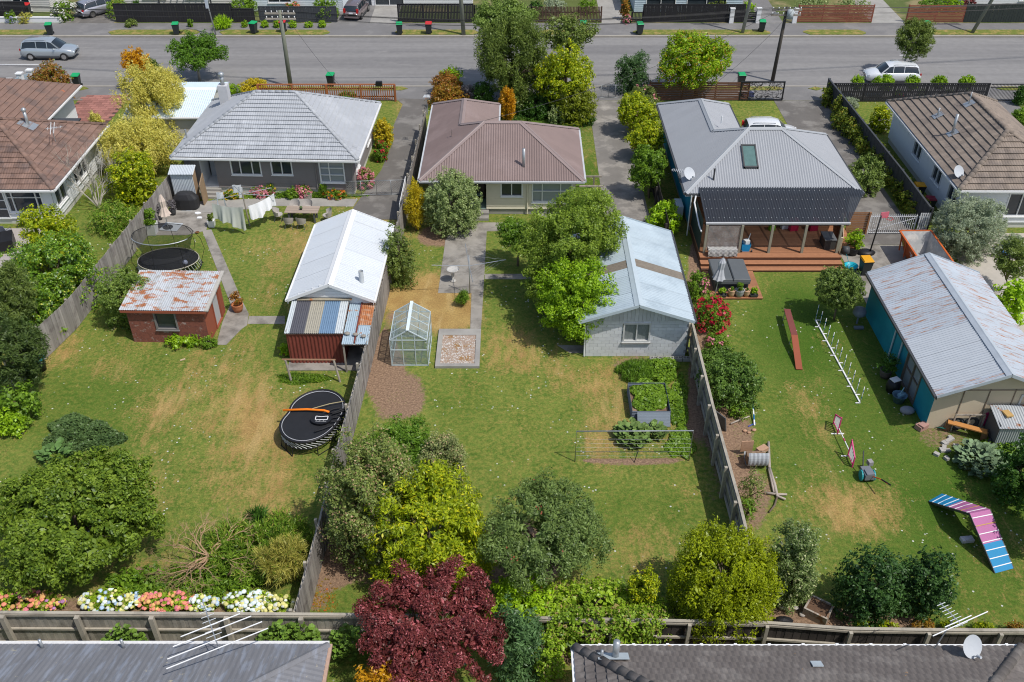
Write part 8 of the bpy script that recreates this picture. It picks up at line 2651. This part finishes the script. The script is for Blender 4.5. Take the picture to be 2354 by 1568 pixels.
# basketball hoop
rt = thing('basketball_hoop', 'freestanding basketball hoop on a black pole beside the deck', 'hoop', (21.35, 49.1, 0))
part('base', MB().lathe([(.45, .0), (.48, .1), (.3, .2), (.1, .24)], 18, (21.15, 49.2, .02), 1.2, .8), BLACK, rt, True)
part('pole', MB().tube([(21.35, 49.1, .1), (21.55, 49.25, 2.55)], .045, 8), BLACK, rt, True)
part('backboard', MB().cbox((21.75, 49.3, 2.55), .5, .04, .38, .2), mat('pink_board', (.62, .16, .2), .5), rt)
part('rim', MB().tube(ring(22.0, 49.1, 2.42, .2, .2, 18), .015, 6), mat('red_rim', (.6, .05, .06), .5), rt, True)
planter('tall leafy shrub in a black half barrel beside the deck', 0, 0, .75, .5, BLACK, None, .48, leaf='lime', n=1400, shape='round', pos=(20.3, 49.1, .02), spike=.9)
planter('small plant in a white pot behind the half barrel', 0, 0, .3, .3, WHITE, None, .18, leaf='pinkbl', n=120, shape='round', pos=(20.75, 49.9, .02))
# skip bin
rt = thing('skip_bin', 'empty orange steel skip bin on the concrete', 'skip', (24, 47.6, 0))
ORS = mat('orange_skip', (.55, .12, .025), .55, .15, 3, col2=(.40, .09, .03), scale2=2)
SKI = mat('skip_inside', (.36, .36, .35), .7, .3, 3, col2=(.5, .47, .43), scale2=2)
bot = [(23.35, 46.3), (24.6, 46.3), (24.6, 48.9), (23.35, 48.9)]
top = [(23.0, 45.6), (24.85, 45.6), (24.85, 49.55), (23.0, 49.55)]
t = MB()
t.add([(x, y, .12) for x, y in bot] + [(x, y, 1.35) for x, y in top], [(3, 2, 1, 0)] + [(k, (k + 1) % 4, 4 + (k + 1) % 4, 4 + k) for k in range(4)])
part('shell', t, ORS, rt)
k = .05
t = MB()
t.add([(x + (k if x < 24 else -k), y + (k if y < 47.6 else -k), .17) for x, y in bot] + [(x + (k if x < 24 else -k), y + (k if y < 47.6 else -k), 1.352) for x, y in top], [(0, 1, 2, 3)] + [(4 + q, 4 + (q + 1) % 4, (q + 1) % 4, q) for q in range(4)])
part('lining', t, SKI, rt)
t = MB()
for q in range(4):
 a_, b_ = top[q], top[(q + 1) % 4]
 t.beam((*a_, 1.36), (*b_, 1.36), .1, .06)
part('rim', t, ORS, rt)
t = MB()
for y in (46.2, 47.0, 48.2, 49.0):
 part('rib', MB().beam((23.3 - .28, y, .35), (22.96, y, 1.3), .08, .06), ORS, rt)
ANG = math.atan2(1.23, -.35)
t = MB()
def sk(y, f, o=.012):
 return Vector((23.35 - .35 * f - o, y, .12 + 1.23 * f))
for i, (w_, ) in enumerate(((.18,),) * 5):
 y = 46.35 + i * .3
 for (a_, b_) in (((0, .35), (0, .7)), ((0, .7), (.2, .7)), ((0, .35), (.2, .35)), ((.2, .35), (.2, .7)) if i % 2 else ((0, .52), (.16, .52))):
  t.beam(sk(y + a_[0], a_[1], .03), sk(y + b_[0], b_[1], .03), .035, .01, up=(-1, 0, .3))
part('lettering', t, WHITE, rt)
t = MB()
for i in range(12):
 a = 2 * math.pi * i / 12
 b_ = 2 * math.pi * (i + 1) / 12
 t.beam(sk(48.9 + .17 * math.cos(a), .62 + .12 * math.sin(a), .03), sk(48.9 + .17 * math.cos(b_), .62 + .12 * math.sin(b_), .03), .035, .01, up=(-1, 0, .3))
part('emblem', t, mat('yellow_mark', (.6, .5, .03), .5), rt)
solo('hoop_ring', MB().tube(ring(22.85, 45.9, .75, .28, .2, 20), .02, 6), WHITE, 'white ring hanging on the front of the orange skip', 'ring', (22.85, 45.9, .7), None, True)
rt = thing('paddling_tub', 'turquoise plastic tub at the end of the deck steps', 'tub', (19.65, 47.35, 0))
part('tub', MB().lathe([(.3, .02), (.38, .3), (.42, .32), (.36, .3), (.28, .06)], 18, (19.7, 47.35, 0)), mat('turquoise', (.01, .4, .5), .4), rt, True)
rt = thing('hose_reel', 'dark hose reel on the corner post of the deck', 'hose reel', (19.55, 48.5, .3))
part('reel', MB().tube([(19.4, 48.35, .75), (19.75, 48.35, .75)], .24, 14), DKGREY, rt, True)
part('hose', MB().tube([(19.6, 48.2, .6), (19.75, 48.0, .2), (19.7, 47.7, .1), (19.62, 47.5, .3)], .018, 5), mat('teal_hose', (.03, .3, .36), .5), rt)
# agility gear
rt = thing('agility_plank', 'long red-brown agility plank on the right lawn', 'plank', (14.6, 40.1, 0))
top_, mid_, bot_ = (14.78, 42.4, .6), (14.6, 40.0, .62), (14.43, 37.85, .04)
part('plank', MB().beam(top_, mid_, .33, .04), mat('maroon_rubber', (.20, .06, .05), .85, .12), rt)
part('plank', MB().beam(mid_, bot_, .33, .04), mat('brick_rubber', (.30, .085, .045), .85, .12), rt)
for x, y in ((14.76, 42.2), (14.6, 40.05)):
 part('trestle', MB().beam((x - .15, y, 0), (x - .12, y, .58), .04, .04).beam((x + .15, y, 0), (x + .12, y, .58), .04, .04), STEEL, rt)
rt = thing('weave_poles', 'row of twelve white weave poles on a white base across the right lawn', 'weave poles', (16.5, 38.7, 0))
a, b = Vector((16.36, 42.2, 0)), Vector((16.72, 35.25, 0))
BLUE = mat('blue_tape', (.03, .16, .32), .5)
part('base_rail', MB().beam(a + Vector((0, 0, .04)), b + Vector((0, 0, .04)), .07, .05), WHITE, rt)
for i in range(12):
 q = a.lerp(b, i / 11)
 pl = part('pole', MB().tube([q, q + Vector((.02, .03, 1.0))], .018, 7), WHITE, rt, True)
 part('blue_band', MB().tube([q + Vector((.006, .01, .3)), q + Vector((.008, .012, .4))], .0195, 7).tube([q + Vector((.014, .02, .7)), q + Vector((.016, .024, .8))], .0195, 7), BLUE, pl)
 part('foot', MB().beam(q + Vector((-.22 if i % 2 else 0, 0, .03)), q + Vector((.22 if not i % 2 else 0, 0, .03)), .05, .03), WHITE, rt)
rt = thing('agility_jump', 'pink and white agility jump with slatted wings on the right lawn', 'jump', (15.0, 32.1, 0))
PINK = mat('hot_pink', (.62, .05, .19), .5, .06)
A_, B_ = Vector((15.03, 33.05, 0)), Vector((15.08, 31.55, 0))
part('bar', MB().tube([A_ + Vector((0, 0, .35)), A_.lerp(B_, .45) + Vector((0, 0, .35))], .025, 8), WHITE, rt)
part('bar', MB().tube([A_.lerp(B_, .45) + Vector((0, 0, .35)), A_.lerp(B_, .6) + Vector((0, 0, .35))], .0255, 8), PINK, rt)
part('bar', MB().tube([A_.lerp(B_, .6) + Vector((0, 0, .35)), B_ + Vector((0, 0, .35))], .025, 8), WHITE, rt)
for p0, dr in ((A_, 1), (B_, -1)):
 q = p0 + Vector((0, dr * .7, 0))
 w_ = part('wing', MB().beam(p0, p0 + Vector((0, 0, 1.0)), .05, .05).beam(q, q + Vector((0, 0, .6)), .05, .05).beam(p0 + Vector((0, 0, .95)), q + Vector((0, 0, .58)), .05, .05).beam(p0 + Vector((0, 0, .15)), q + Vector((0, 0, .15)), .05, .05), PINK, rt)
 for i in range(4):
  s = .2 + .2 * i
  e = p0.lerp(q, s)
  part('slat', MB().beam(e + Vector((0, 0, .18)), e + Vector((0, 0, .9 - .36 * s)), .012, .07, up=(1, 0, 0)), WHITE, w_)
 part('foot', MB().beam(p0 + Vector((-.3, 0, .02)), p0 + Vector((.3, 0, .02)), .05, .04), WHITE, rt)
# a-frame
rt = thing('agility_ramp', 'blue and pink agility a-frame with white slats on the right lawn', 'ramp', (18.9, 27, 0))
RB, RP = mat('ramp_blue', (.012, .23, .45), .6, .08), mat('ramp_pink', (.44, .14, .31), .6, .08)
e0, e1 = [Vector((17.72, 28.75, .03)), Vector((18.45, 29.2, .03))]
r0, r1 = [Vector((18.35, 26.78, 1.35)), Vector((19.25, 27.0, 1.35))]
f0, f1 = [Vector((18.97, 24.85, .03)), Vector((19.8, 25.1, .03))]
def ramp(a0, a1, b0, b1, cols):
 nrm = (a1 - a0).cross(b0 - a0).normalized()
 if nrm.z < 0:
  nrm = -nrm
 for s0, s1, m in cols:
  q = [a0.lerp(b0, s0), a1.lerp(b1, s0), a1.lerp(b1, s1), a0.lerp(b0, s1)]
  part('panel', MB().extrude(q, tuple(nrm * -.04)), m, rt)
 for i in range(7):
  s = (i + .7) / 7.3
  part('slat', MB().beam(a0.lerp(b0, s) + nrm * .012, a1.lerp(b1, s) + nrm * .012, .035, .02, up=nrm), WHITE if i not in (5,) else mat('gold_slat', (.5, .3, .08), .6), rt)
 part('edge', MB().beam(a0 - nrm * .05, b0 - nrm * .05, .04, .1, up=nrm), DKGREY, rt)
 part('edge', MB().beam(a1 - nrm * .05, b1 - nrm * .05, .04, .1, up=nrm), DKGREY, rt)
ramp(e0, e1, r0, r1, [(0, .45, RB), (.45, 1, RP)])
ramp(f0, f1, r0, r1, [(0, .48, RB), (.48, 1, RP)])
p = at(2222, 1243)
solo('white_sack', MB().cbox((p.x, p.y, .07), .5, .26, .14, .1).cbox((p.x + .03, p.y, .16), .36, .16, .05, .3), mat('white_plastic_sack', (.6, .58, .6), .7, .25, 12), 'crumpled white sack under the blue and pink ramp', 'sack', (p.x, p.y, 0))
# scooter-like strimmer / composter
c = Vector((15.42, 30.05, 0))
rt = thing('push_mower', 'grey push mower with turquoise wheels standing on the right lawn', 'mower', c)
part('body', MB().cbox(c + Vector((.05, .1, .32)), .42, .62, .26, .1).cbox(c + Vector((.08, -.02, .48)), .34, .36, .08, .1), mat('mower_grey', (.17, .18, .2), .5), rt)
for s in (-.24, .3):
 part('wheel', MB().tube([c + Vector((s, .05, .24)), c + Vector((s + .05, .05, .24))], .24, 16), mat('turquoise_wheel', (.03, .32, .36), .5), rt)
part('battery', MB().cbox(c + Vector((.3, .62, .45)), .2, .24, .22, .2), mat('pale_grey_plastic', (.32, .3, .3), .6), rt)
part('handle', MB().tube([c + Vector((.2, -.2, .4)), c + Vector((.35, -.55, .6)), c + Vector((.5, -1.0, .75))], .025, 6), mat('orange_handle', (.6, .12, .03), .5), rt)
part('grip', MB().tube([c + Vector((.38, -.62, .63)), c + Vector((.56, -1.12, .8))], .035, 6), BLACK, rt)
part('rear_handle', MB().tube([c + Vector((-.05, .45, .4)), c + Vector((0, .9, .9))], .03, 6), DKGREY, rt)
# dry bed: drum, logs, pole, board
c = at(1738, 1075)
rt = thing('iron_drum', 'half-buried corrugated iron drum in the dry bed', 'drum', c)
t = MB()
n = 14
for i in range(n + 1):
 a = R(125) + R(215) * i / n
 for j in range(11):
  r = .5 + .035 * (j % 2)
  t.v.append((c.x - .45 + .09 * j, c.y + .25 + r * math.cos(a) * .9, .5 + r * math.sin(a) * .9 + .0))
for i in range(n):
 for j in range(10):
  o = i * 11 + j
  t.f += [(o, o + 1, o + 12, o + 11)]
part('shell', t, mat('dull_zinc', (.36, .38, .40), .6, .25, 3), rt)
part('rusty_panel', MB().cbox((c.x - .3, c.y + .85, .5), .55, .04, .6, .1).cbox((c.x + .35, c.y + .7, .45), .5, .3, .2, .6), mat('rust_check', (.44, .27, .17), .8, .3, 9), rt)
part('lining', MB().box(c.x - .42, c.y + .0, .1, c.x + .42, c.y + .5, .55), SOIL, rt)
LOG = mat('grey_driftwood', (.42, .36, .30), .9, .2, 8)
for lab, pts, r in (('upper curved pale log in the dry bed by the right lawn', [(1766, 1020), (1768, 1085), (1775, 1120), (1778, 1135)], .06), ('lower curved pale log in the dry bed by the right lawn', [(1768, 1080), (1780, 1120), (1786, 1145), (1805, 1152)], .07),
     ('dark forked branch below the curved logs', [(1786, 1145), (1780, 1165), (1768, 1180)], .04), ('short pale log across the curved logs', [(1757, 1136), (1790, 1140), (1808, 1140)], .05),
     ('pale stick beside the fallen blue and white pole', [(1679, 977), (1700, 968), (1722, 960)], .04)):
 q = [at(x, y) + Vector((0, 0, r + .04)) for x, y in pts]
 solo('log', MB().tube(q, [r, r * 1.1, r * .9, r * .6][:len(q)], 8), LOG if 'dark' not in lab else BARK, lab, 'log', q[0], None, True)
a, b = at(1726, 918), at(1734, 980)
rt = thing('jump_pole', 'fallen blue and white striped pole by the rhododendron', 'pole', a)
for i in range(6):
 part('stripe', MB().tube([a.lerp(b, i / 6) + Vector((0, 0, .35 - .05 * i)), a.lerp(b, (i + 1) / 6) + Vector((0, 0, .30 - .05 * i))], .04, 7), [BLUE, WHITE][i % 2], rt)
part('stand', MB().tube([a + Vector((-.1, -.1, 0)), a + Vector((-.05, 0, .5))], .025, 6).tube([b + Vector((-.3, -.05, .03)), b + Vector((.1, .2, .03))], .025, 6), mat('royal_blue', (.03, .08, .4), .5), rt)
q = [at(1665, 900), at(1690, 935)]
solo('old_board', MB().add([(9.35, 34.0, .02), (9.9, 33.2, .02), (9.75, 33.1, .9), (9.2, 33.9, .9), (9.39, 34.03, .02), (9.94, 33.23, .02), (9.79, 33.13, .9), (9.24, 33.93, .9)], [(0, 1, 2, 3), (7, 6, 5, 4), (0, 4, 5, 1), (1, 5, 6, 2), (2, 6, 7, 3), (3, 7, 4, 0)]), mat('slate_board', (.10, .105, .11), .8, .3), 'dark board leaning on the right fence', 'board', (9.5, 33.6, 0))
for i, (px, py, s) in enumerate(((1712, 992, .12), (1722, 996, .1), (1733, 990, .12), (1800, 1398, .2), (1830, 1400, .12), (1845, 1415, .15))):
 p = at(px, py)
 stone(p.x, p.y, 0, s, mat('orange_rock', (.45, .27, .17), .9, .25) if i < 3 else mat('pale_rock', (.46, .42, .38), .9, .3),
          ['left orange stone below the fallen pole', 'small middle orange stone below the fallen pole', 'right orange stone below the fallen pole', 'large pale stone beside the back fence under the grey-green shrub', 'small pale stone in the back bed near the chartreuse conifer', 'middle pale stone in the back bed beside the mossy box'][i], seed=20 + i)
p = at(1878, 1412)
rt = thing('concrete_planter', 'square mossy concrete planter box tilted in the back bed', 'planter', p, R(-35))
CM = mat('mossy_concrete', (.38, .34, .29), .9, .3, 5, col2=(.24, .13, .07), scale2=3)
t = MB().box(-.45, -.4, 0, .45, -.33, .45).box(-.45, .33, 0, .45, .4, .45).box(-.45, -.33, 0, -.38, .33, .45).box(.38, -.33, 0, .45, .33, .45)
part('walls', t, CM, rt, False, True)
part('fill', MB().box(-.38, -.33, 0, .38, .33, .38), mat('rusty_fill', (.13, .075, .045), .9, .4, 8), rt, False, True)
p = at(1800, 1430)
solo('black_plastic', MB().ball((p.x, p.y, .05), .3, 10, 5, 1.3, .7, .6), BLACK, 'crumpled black plastic in the back bed beside the chartreuse conifer', 'plastic', (p.x, p.y, 0))
# junk beside cream gable
rt = thing('timber_bench', 'orange-stained timber bench standing askew among the old tyres', 'bench', at(2215, 1010))
a_, b_ = at(2172, 990) + Vector((0, 0, .55)), at(2262, 1012) + Vector((0, 0, .5))
part('seat', MB().beam(a_, b_, .3, .06), mat('orange_timber', (.50, .23, .07), .6, .15), rt)
part('leg', MB().beam(a_ + Vector((.08, 0, -.03)), a_ + Vector((.05, 0, -.53)), .28, .06, up=(0, 1, 0)), mat('brown_leg', (.22, .12, .06), .7), rt)
part('leg', MB().beam(b_ + Vector((-.08, 0, -.03)), b_ + Vector((-.05, 0, -.48)), .28, .06, up=(0, 1, 0)), MATS['brown_leg'], rt)
for i, (px, py, z, tl, lab) in enumerate(((2195, 985, .35, R(70), 'left of two old tyres standing behind the orange bench'), (2228, 985, .38, R(75), 'right of two old tyres standing behind the orange bench'), (2283, 1008, .3, R(35), 'old tyre lying beside the low tool shed'), (2285, 1025, .12, R(10), 'old tyre lying flat at the corner of the low tool shed'))):
 p = at(px, py)
 t = MB()
 M_ = Matrix.Rotation(tl, 4, 'X')
 nn, mm = 22, 8
 for a in range(nn):
  for b in range(mm):
   u, v = 2 * math.pi * a / nn, 2 * math.pi * b / mm
   r = .25 + .09 * math.cos(v)
   q = M_ @ Vector((r * math.cos(u), r * math.sin(u), .1 * math.sin(v)))
   t.v.append((p.x + q.x, p.y + q.y, z + q.z))
 for a in range(nn):
  for b in range(mm):
   t.f.append((a * mm + b, ((a + 1) % nn) * mm + b, ((a + 1) % nn) * mm + (b + 1) % mm, a * mm + (b + 1) % mm))
 solo('tyre', t, mat('old_tyre', (.05, .052, .055), .9, .25), lab, 'tyre', (p.x, p.y, 0), 'old tyres behind the marrow plant', True)
p = at(2258, 985)
solo('pink_sign', MB().extrude([(p.x - .15, p.y, .2), (p.x + .25, p.y, .1), (p.x + .2, p.y, .6), (p.x, p.y, 1.0), (p.x - .12, p.y, .9)], (.0, .06, 0)), PINK, 'hot pink slatted wing stored behind the old tyres', 'wing', (p.x, p.y, 0))
rt = thing('wire_cage', 'grey timber frame behind the old tyres', 'frame', at(2220, 985))
x0, x1, y = 20.35, 21.7, 33.3
part('frame', MB().beam((x0, y, .95), (x1, y, .95), .05, .08).beam((x0, y, 0), (x0, y, .95), .06, .06).beam((x1, y, 0), (x1, y, .95), .06, .06).beam(((x0 + x1) / 2, y, 0), ((x0 + x1) / 2, y, .95), .05, .05), WOOD, rt)
solo('garden_hose', MB().tube([at(2150 + 14 * i, 985 + 8 * math.sin(i * 1.3)) + Vector((0, 0, .08 + .15 * (i % 2))) for i in range(8)], .022, 5), mat('green_hose', (.02, .22, .16), .5), 'green hose looped over the junk by the cream gable', 'hose', at(2150, 985), None, True)
p = at(2117, 985)
solo('brick_stack', MB().cbox((p.x, p.y, .12), .5, .36, .24, .5).cbox((p.x + .05, p.y - .05, .28), .42, .3, .07, .6), mat('pink_brick', (.42, .24, .2), .85, .2, 12), 'small stack of pinkish bricks at the teal garage corner', 'bricks', (p.x, p.y, 0))
for i in range(9):
 rr = random.Random(40 + i)
 p = at(2150 + rr.uniform(0, 55), 1008 + rr.uniform(0, 55))
 t = MB().cbox((p.x, p.y, .06), rr.uniform(.2, .5), rr.uniform(.14, .25), rr.uniform(.08, .16), rr.uniform(0, 3))
 solo('rubble_piece', t, mat('rubble', (.40, .38, .35), .9, .3), 'pale broken block in the rubble heap beside the marrow plant', 'rubble', (p.x, p.y, 0), 'rubble heap beside the marrow plant')
planter('yellow-flowering plant among the junk by the cream gable', 2170, 965, .3, .1, TERRA, None, .4, leaf='yellowgreen', n=500, name='flowering_plant', shape='round')
# along the shaded teal wall
planter('dark leafy shrub in a half barrel along the teal wall', 0, 0, .6, .45, mat('barrel', (.12, .1, .09), .8), None, .5, leaf='dark', n=1000, shape='round', pos=(18.55, 37.3, .0))
solo('kettle_barbecue', MB().lathe([(.2, .5), (.34, .65), (.36, .78), (.3, .95), (.1, 1.05)], 16, (18.5, 41.9, 0)).tube([(18.5, 41.9, 0), (18.5, 41.9, .55)], .05, 8).cbox((18.45, 41.4, .1), .5, .2, .1), mat('bluish_cover', (.16, .19, .24), .5, .2), 'round covered barbecue in shade behind the topiary', 'barbecue', (18.5, 41.9, 0))
rt = thing('laundry_basket', 'blue plastic tub of odds and ends by the glazed garage door', 'tub', (18.6, 35.4, 0))
part('tub', MB().lathe([(.24, 0), (.34, .42), (.36, .42), (.3, .4), (.22, .1)], 14, (18.6, 35.4, 0)), mat('dusty_blue', (.12, .22, .30), .6), rt, True)
part('contents', MB().cbox((18.65, 35.4, .4), .3, .2, .14, .5).tube([(18.5, 35.3, .3), (18.8, 35.6, .7)], .03, 6), mat('pale_blue', (.2, .35, .42), .6), rt)
solo('black_barrel', MB().lathe([(.28, 0), (.34, .3), (.3, .6), (.2, .64)], 14, (18.55, 36.2, 0)), BLACK, 'black barrel by the glazed garage door', 'barrel', (18.55, 36.2, 0), None, True)
solo('white_paper', MB().cbox((18.6, 36.25, .67), .45, .35, .03, .4), WHITE, 'white board lying on the black barrel', 'board', (18.6, 36.25, .65))
solo('grey_sack', MB().ball((18.75, 34.6, .12), .3, 10, 6, 1.2, .9, .6), mat('grey_sack', (.28, .28, .30), .9), 'grey sack on the ground at the corner of the teal wall', 'sack', (18.75, 34.6, 0), None, True)
# solar panel
p = at(1714, 228)
rt = thing('solar_panel', 'small blue solar panel on the front lawn by the pierced screen', 'solar panel', p)
for k in (-1, 1):
 part('cell', MB().cbox((p.x + k * .32, p.y, .42), .58, .5, .02, 0, Matrix.Rotation(R(35), 4, 'X')), mat('solar_blue', (.02, .03, .12), .2, spec=.6), rt)
part('frame', MB().cbox((p.x, p.y + .01, .405), 1.28, .58, .02, 0, Matrix.Rotation(R(35), 4, 'X')), mat('aluminium', (.6, .62, .63), .4), rt)
for x in (-.5, .5):
 part('leg', MB().beam((p.x + x, p.y + .15, 0), (p.x + x, p.y + .15, .5), .03, .03), STEEL, rt)
# aerials and dishes
def aerial(label, base, h, yaw, n=8, L=1.0, big=None, lean=(0, 0), name='television_aerial', tilt=0.0):
 rt = thing(name, label, 'aerial', base)
 b = Vector(base)
 top = b + Vector((lean[0], lean[1], h))
 part('mast', MB().tube([b, top], .022, 6), STEEL, rt)
 d = Vector((math.cos(yaw), math.sin(yaw), tilt))
 s = Vector((-math.sin(yaw), math.cos(yaw), 0))
 a0, a1 = top - d * L * .35, top + d * L * .65
 part('boom', MB().tube([a0, a1], .018, 6), STEEL, rt)
 for i in range(n):
  q = a0.lerp(a1, (i + .5) / n)
  w_ = .16 + .10 * (1 - i / n)
  part('element', MB().tube([q - s * w_, q + s * w_], .012, 5), mat('aluminium', (.6, .6, .6)), rt)
 for k, (f, w_) in enumerate(big or ()):
  q = a0.lerp(a1, f)
  part('long_element', MB().tube([q - s * w_, q + s * w_], .02, 5), WHITE, rt)
aerial('large television aerial with long white rods over the bottom left roof', (-9.55, 19.2, 2.85), 1.15, R(118), 9, 1.9, [(-.12, 1.6), (.06, 1.5), (.26, 1.25), (.4, .95)], (-.1, .1))
aerial('television aerial with one long rod above the dark tiled roof', (13.85, 19.3, 2.9), 1.45, R(114), 8, 1.0, [(.1, 1.15), (.2, .55)], (.3, .1))
aerial('thin aerial on the red-brown tiled roof', (-29.4, 57.2, 3.6), .9, R(20), 4, 1.0, [(.3, 1.0), (.5, .9)])
aerial('grid aerial at the eave of the brown-roofed house', (-6.0, 64.2, 2.4), 1.4, R(90), 9, .5, [])
aerial('yagi aerial beside the satellite dish on the teal house', (10.35, 53.3, 2.6), .8, R(160), 8, .9, [])
def dish(label, base, r, az, el, mast):
 rt = thing('satellite_dish', label, 'dish', base)
 b = Vector(base)
 c = b + Vector((0, 0, mast))
 part('mast', MB().tube([b, c], .03, 8), STEEL, rt)
 f = Vector((math.cos(az) * math.cos(el), math.sin(az) * math.cos(el), math.sin(el)))
 s = f.cross(Vector((0, 0, 1))).normalized()
 u = s.cross(f)
 t = MB()
 n, k = 24, 4
 for j in range(k + 1):
  q = j / k
  for i in range(n):
   a = 2 * math.pi * i / n
   t.v.append(tuple(c + f * (.05 + .16 * r * q * q) + (s * math.cos(a) + u * math.sin(a) * 1.08) * max(.001, r * q)))
 for j in range(k):
  for i in range(n):
   t.f.append((j * n + i, j * n + (i + 1) % n, (j + 1) * n + (i + 1) % n, (j + 1) * n + i))
 part('reflector', t, mat('dish_white', (.5, .525, .55), .5, .05), rt, True)
 e = c + f * r * 1.15 - u * r * .75
 part('feed_arm', MB().tube([c - u * r * .9, e], .022, 6), MATS['dish_white'], rt)
 part('feed_horn', MB().tube([e, e - f * .16 + u * .02], .045, 8), MATS['dish_white'], rt)
dish('large white satellite dish on the dark tiled roof at the bottom right', (14.75, 19.0, 2.95), .36, R(-72), R(36), .5)
dish('white satellite dish on the left eave of the teal house', (10.75, 52.9, 2.9), .38, R(-60), R(40), .5)
dish('white satellite dish on the corner of the tan tiled roof', (27.25, 53.2, 2.9), .36, R(-70), R(35), .5)
# far right patio
for i, (x, y, a) in enumerate(((29.2, 48.6, .3), (30.4, 47.4, 2.2))):
 rt = thing('director_chair', ['blue canvas director chair near the silver shrub', 'blue canvas director chair nearer the picture edge'][i], 'chair', (x, y, .02), a, 'director chairs on the white house patio')
 BL = mat('blue_canvas', (.03, .10, .24), .8)
 part('seat', MB().box(-.24, -.22, .42, .24, .2, .45), BL, rt, False, True)
 part('backrest', MB().box(-.26, .2, .62, .26, .23, .85), BL, rt, False, True)
 for sx in (-.26, .26):
  part('side_frame', MB().beam((sx, -.22, 0), (sx, .22, .42), .03, .03).beam((sx, .22, 0), (sx, -.22, .42), .03, .03).beam((sx, .22, .4), (sx, .22, .88), .03, .03).beam((sx, -.24, .62), (sx, .24, .62), .04, .03), WOOD, rt, False, True)
rt = thing('patio_barbecue', 'grey gas barbecue against the white house wall', 'barbecue', (28.6, 50.6, .02))
part('hood', MB().box(28.2, 50.35, .8, 29.1, 50.8, 1.1), GREYPAINT, rt)
part('cart', MB().box(28.25, 50.4, .0, 29.05, 50.75, .8), DKGREY, rt)
# left neighbour's terrace
rt = struct('terrace', MB().box(-46, 45.5, -.05, -27.8, 52.2, .03), mat('pale_terrace', (.40, .36, .33), .85, .15, 3))
rt = thing('patio_table', 'pale timber patio table on the far-left terrace', 'table', at(12, 503))
p = at(12, 503)
for i in range(8):
 part('slat', MB().box(p.x - 1.0, p.y - .5 + i * .125, .70, p.x + .75, p.y - .385 + i * .125, .73), TBL, rt)
for x in (-.8, .6):
 part('leg', MB().box(p.x + x - .04, p.y - .4, 0, p.x + x + .04, p.y + .4, .7), DKGREY, rt)
SL = mat('grey_sling', (.30, .31, .34), .8, .1)
for i, (px, py, a, lab) in enumerate(((8, 487, 0, 'grey sling chair at the back of the far-left terrace table, left one'), (33, 487, 0, 'grey sling chair at the back of the far-left terrace table, middle one'), (57, 488, -.2, 'grey sling chair at the back of the far-left terrace table, right one'),
                                      (55, 512, -1.5, 'grey sling chair at the end of the far-left terrace table'), (17, 537, 3.0, 'grey sling chair in front of the far-left terrace table'))):
 p = at(px, py + 8)
 rt = thing('patio_chair', lab, 'chair', (p.x, p.y, .03), a, 'sling chairs on the far-left terrace')
 part('seat', MB().box(-.26, -.25, .40, .26, .22, .43), SL, rt, False, True)
 part('backrest', MB().extrude([(-.26, .2, .42), (.26, .2, .42), (.26, .36, .95), (-.26, .36, .95)], (0, .02, 0)), SL, rt, False, True)
 for sx in (-.28, .28):
  part('side_frame', MB().tube([(sx, -.26, 0), (sx, -.2, .6), (sx, .26, .62)], .018, 6).tube([(sx, .3, 0), (sx, .2, .42)], .018, 6), DKGREY, rt, False, True)
p = at(8, 572)
solo('covered_box', MB().cbox((p.x, p.y, .4), 1.4, 1.4, .8, .4), BLACK, 'black covered box on the far-left terrace edge', 'box', (p.x, p.y, 0))
# pergola post and planter boxes in front of grey house wall
for i, x in enumerate((at(709, 456).x, at(761, 456).x)):
 y = at(709, 456).y
 rt = thing('planter_box', ['left', 'right'][i] + ' small timber planter box under the grey tiled house wall', 'planter', (x, y, .02))
 part('box', MB().box(x - .23, y - .12, .02, x + .23, y + .12, .3), WOOD, rt)
 part('plants', MB().ball((x, y, .34), .2, 8, 4, 1.1, .6, .5), mat('small_leaf', (0, 0, 0)), rt)
p = at(637, 443)
solo('bird_table', MB().tube([(p.x, p.y, 0), (p.x, p.y, .35)], .03, 6).cbox((p.x, p.y, .38), .35, .25, .05), mat('mint', (.4, .6, .55)), 'tiny mint and white bird table among the hydrangeas', 'bird table', (p.x, p.y, 0))
# white draped sheet on the fence by the drive
solo('fence_cover', MB().extrude([(-6.95, 52.2, .9), (-6.82, 55.2, .9), (-6.8, 55.2, 2.1), (-6.93, 52.2, 1.7)], (.03, 0, 0)), WHITE, 'white panel on the fence beside the chain-link gate', 'panel', (-6.9, 53.6, .9))
# pergola across the street
p = at(410, 24)
rt = thing('pergola', 'dark pergola in front of the grey house across the street', 'pergola', (p.x, 95.8, 0))
x0, x1 = at(372, 30).x, at(490, 30).x
for i in range(9):
 part('rafter', MB().box(x0 + (x1 - x0) * i / 8 - .04, 94.9, 2.2, x0 + (x1 - x0) * i / 8 + .04, 97.0, 2.34), DKGREY, rt)
for x in (x0, x1):
 part('post', MB().box(x - .06, 95.0, 0, x + .06, 95.12, 2.2), DKGREY, rt)
part('beam', MB().box(x0 - .2, 95.0, 2.05, x1 + .2, 95.1, 2.2), DKGREY, rt)
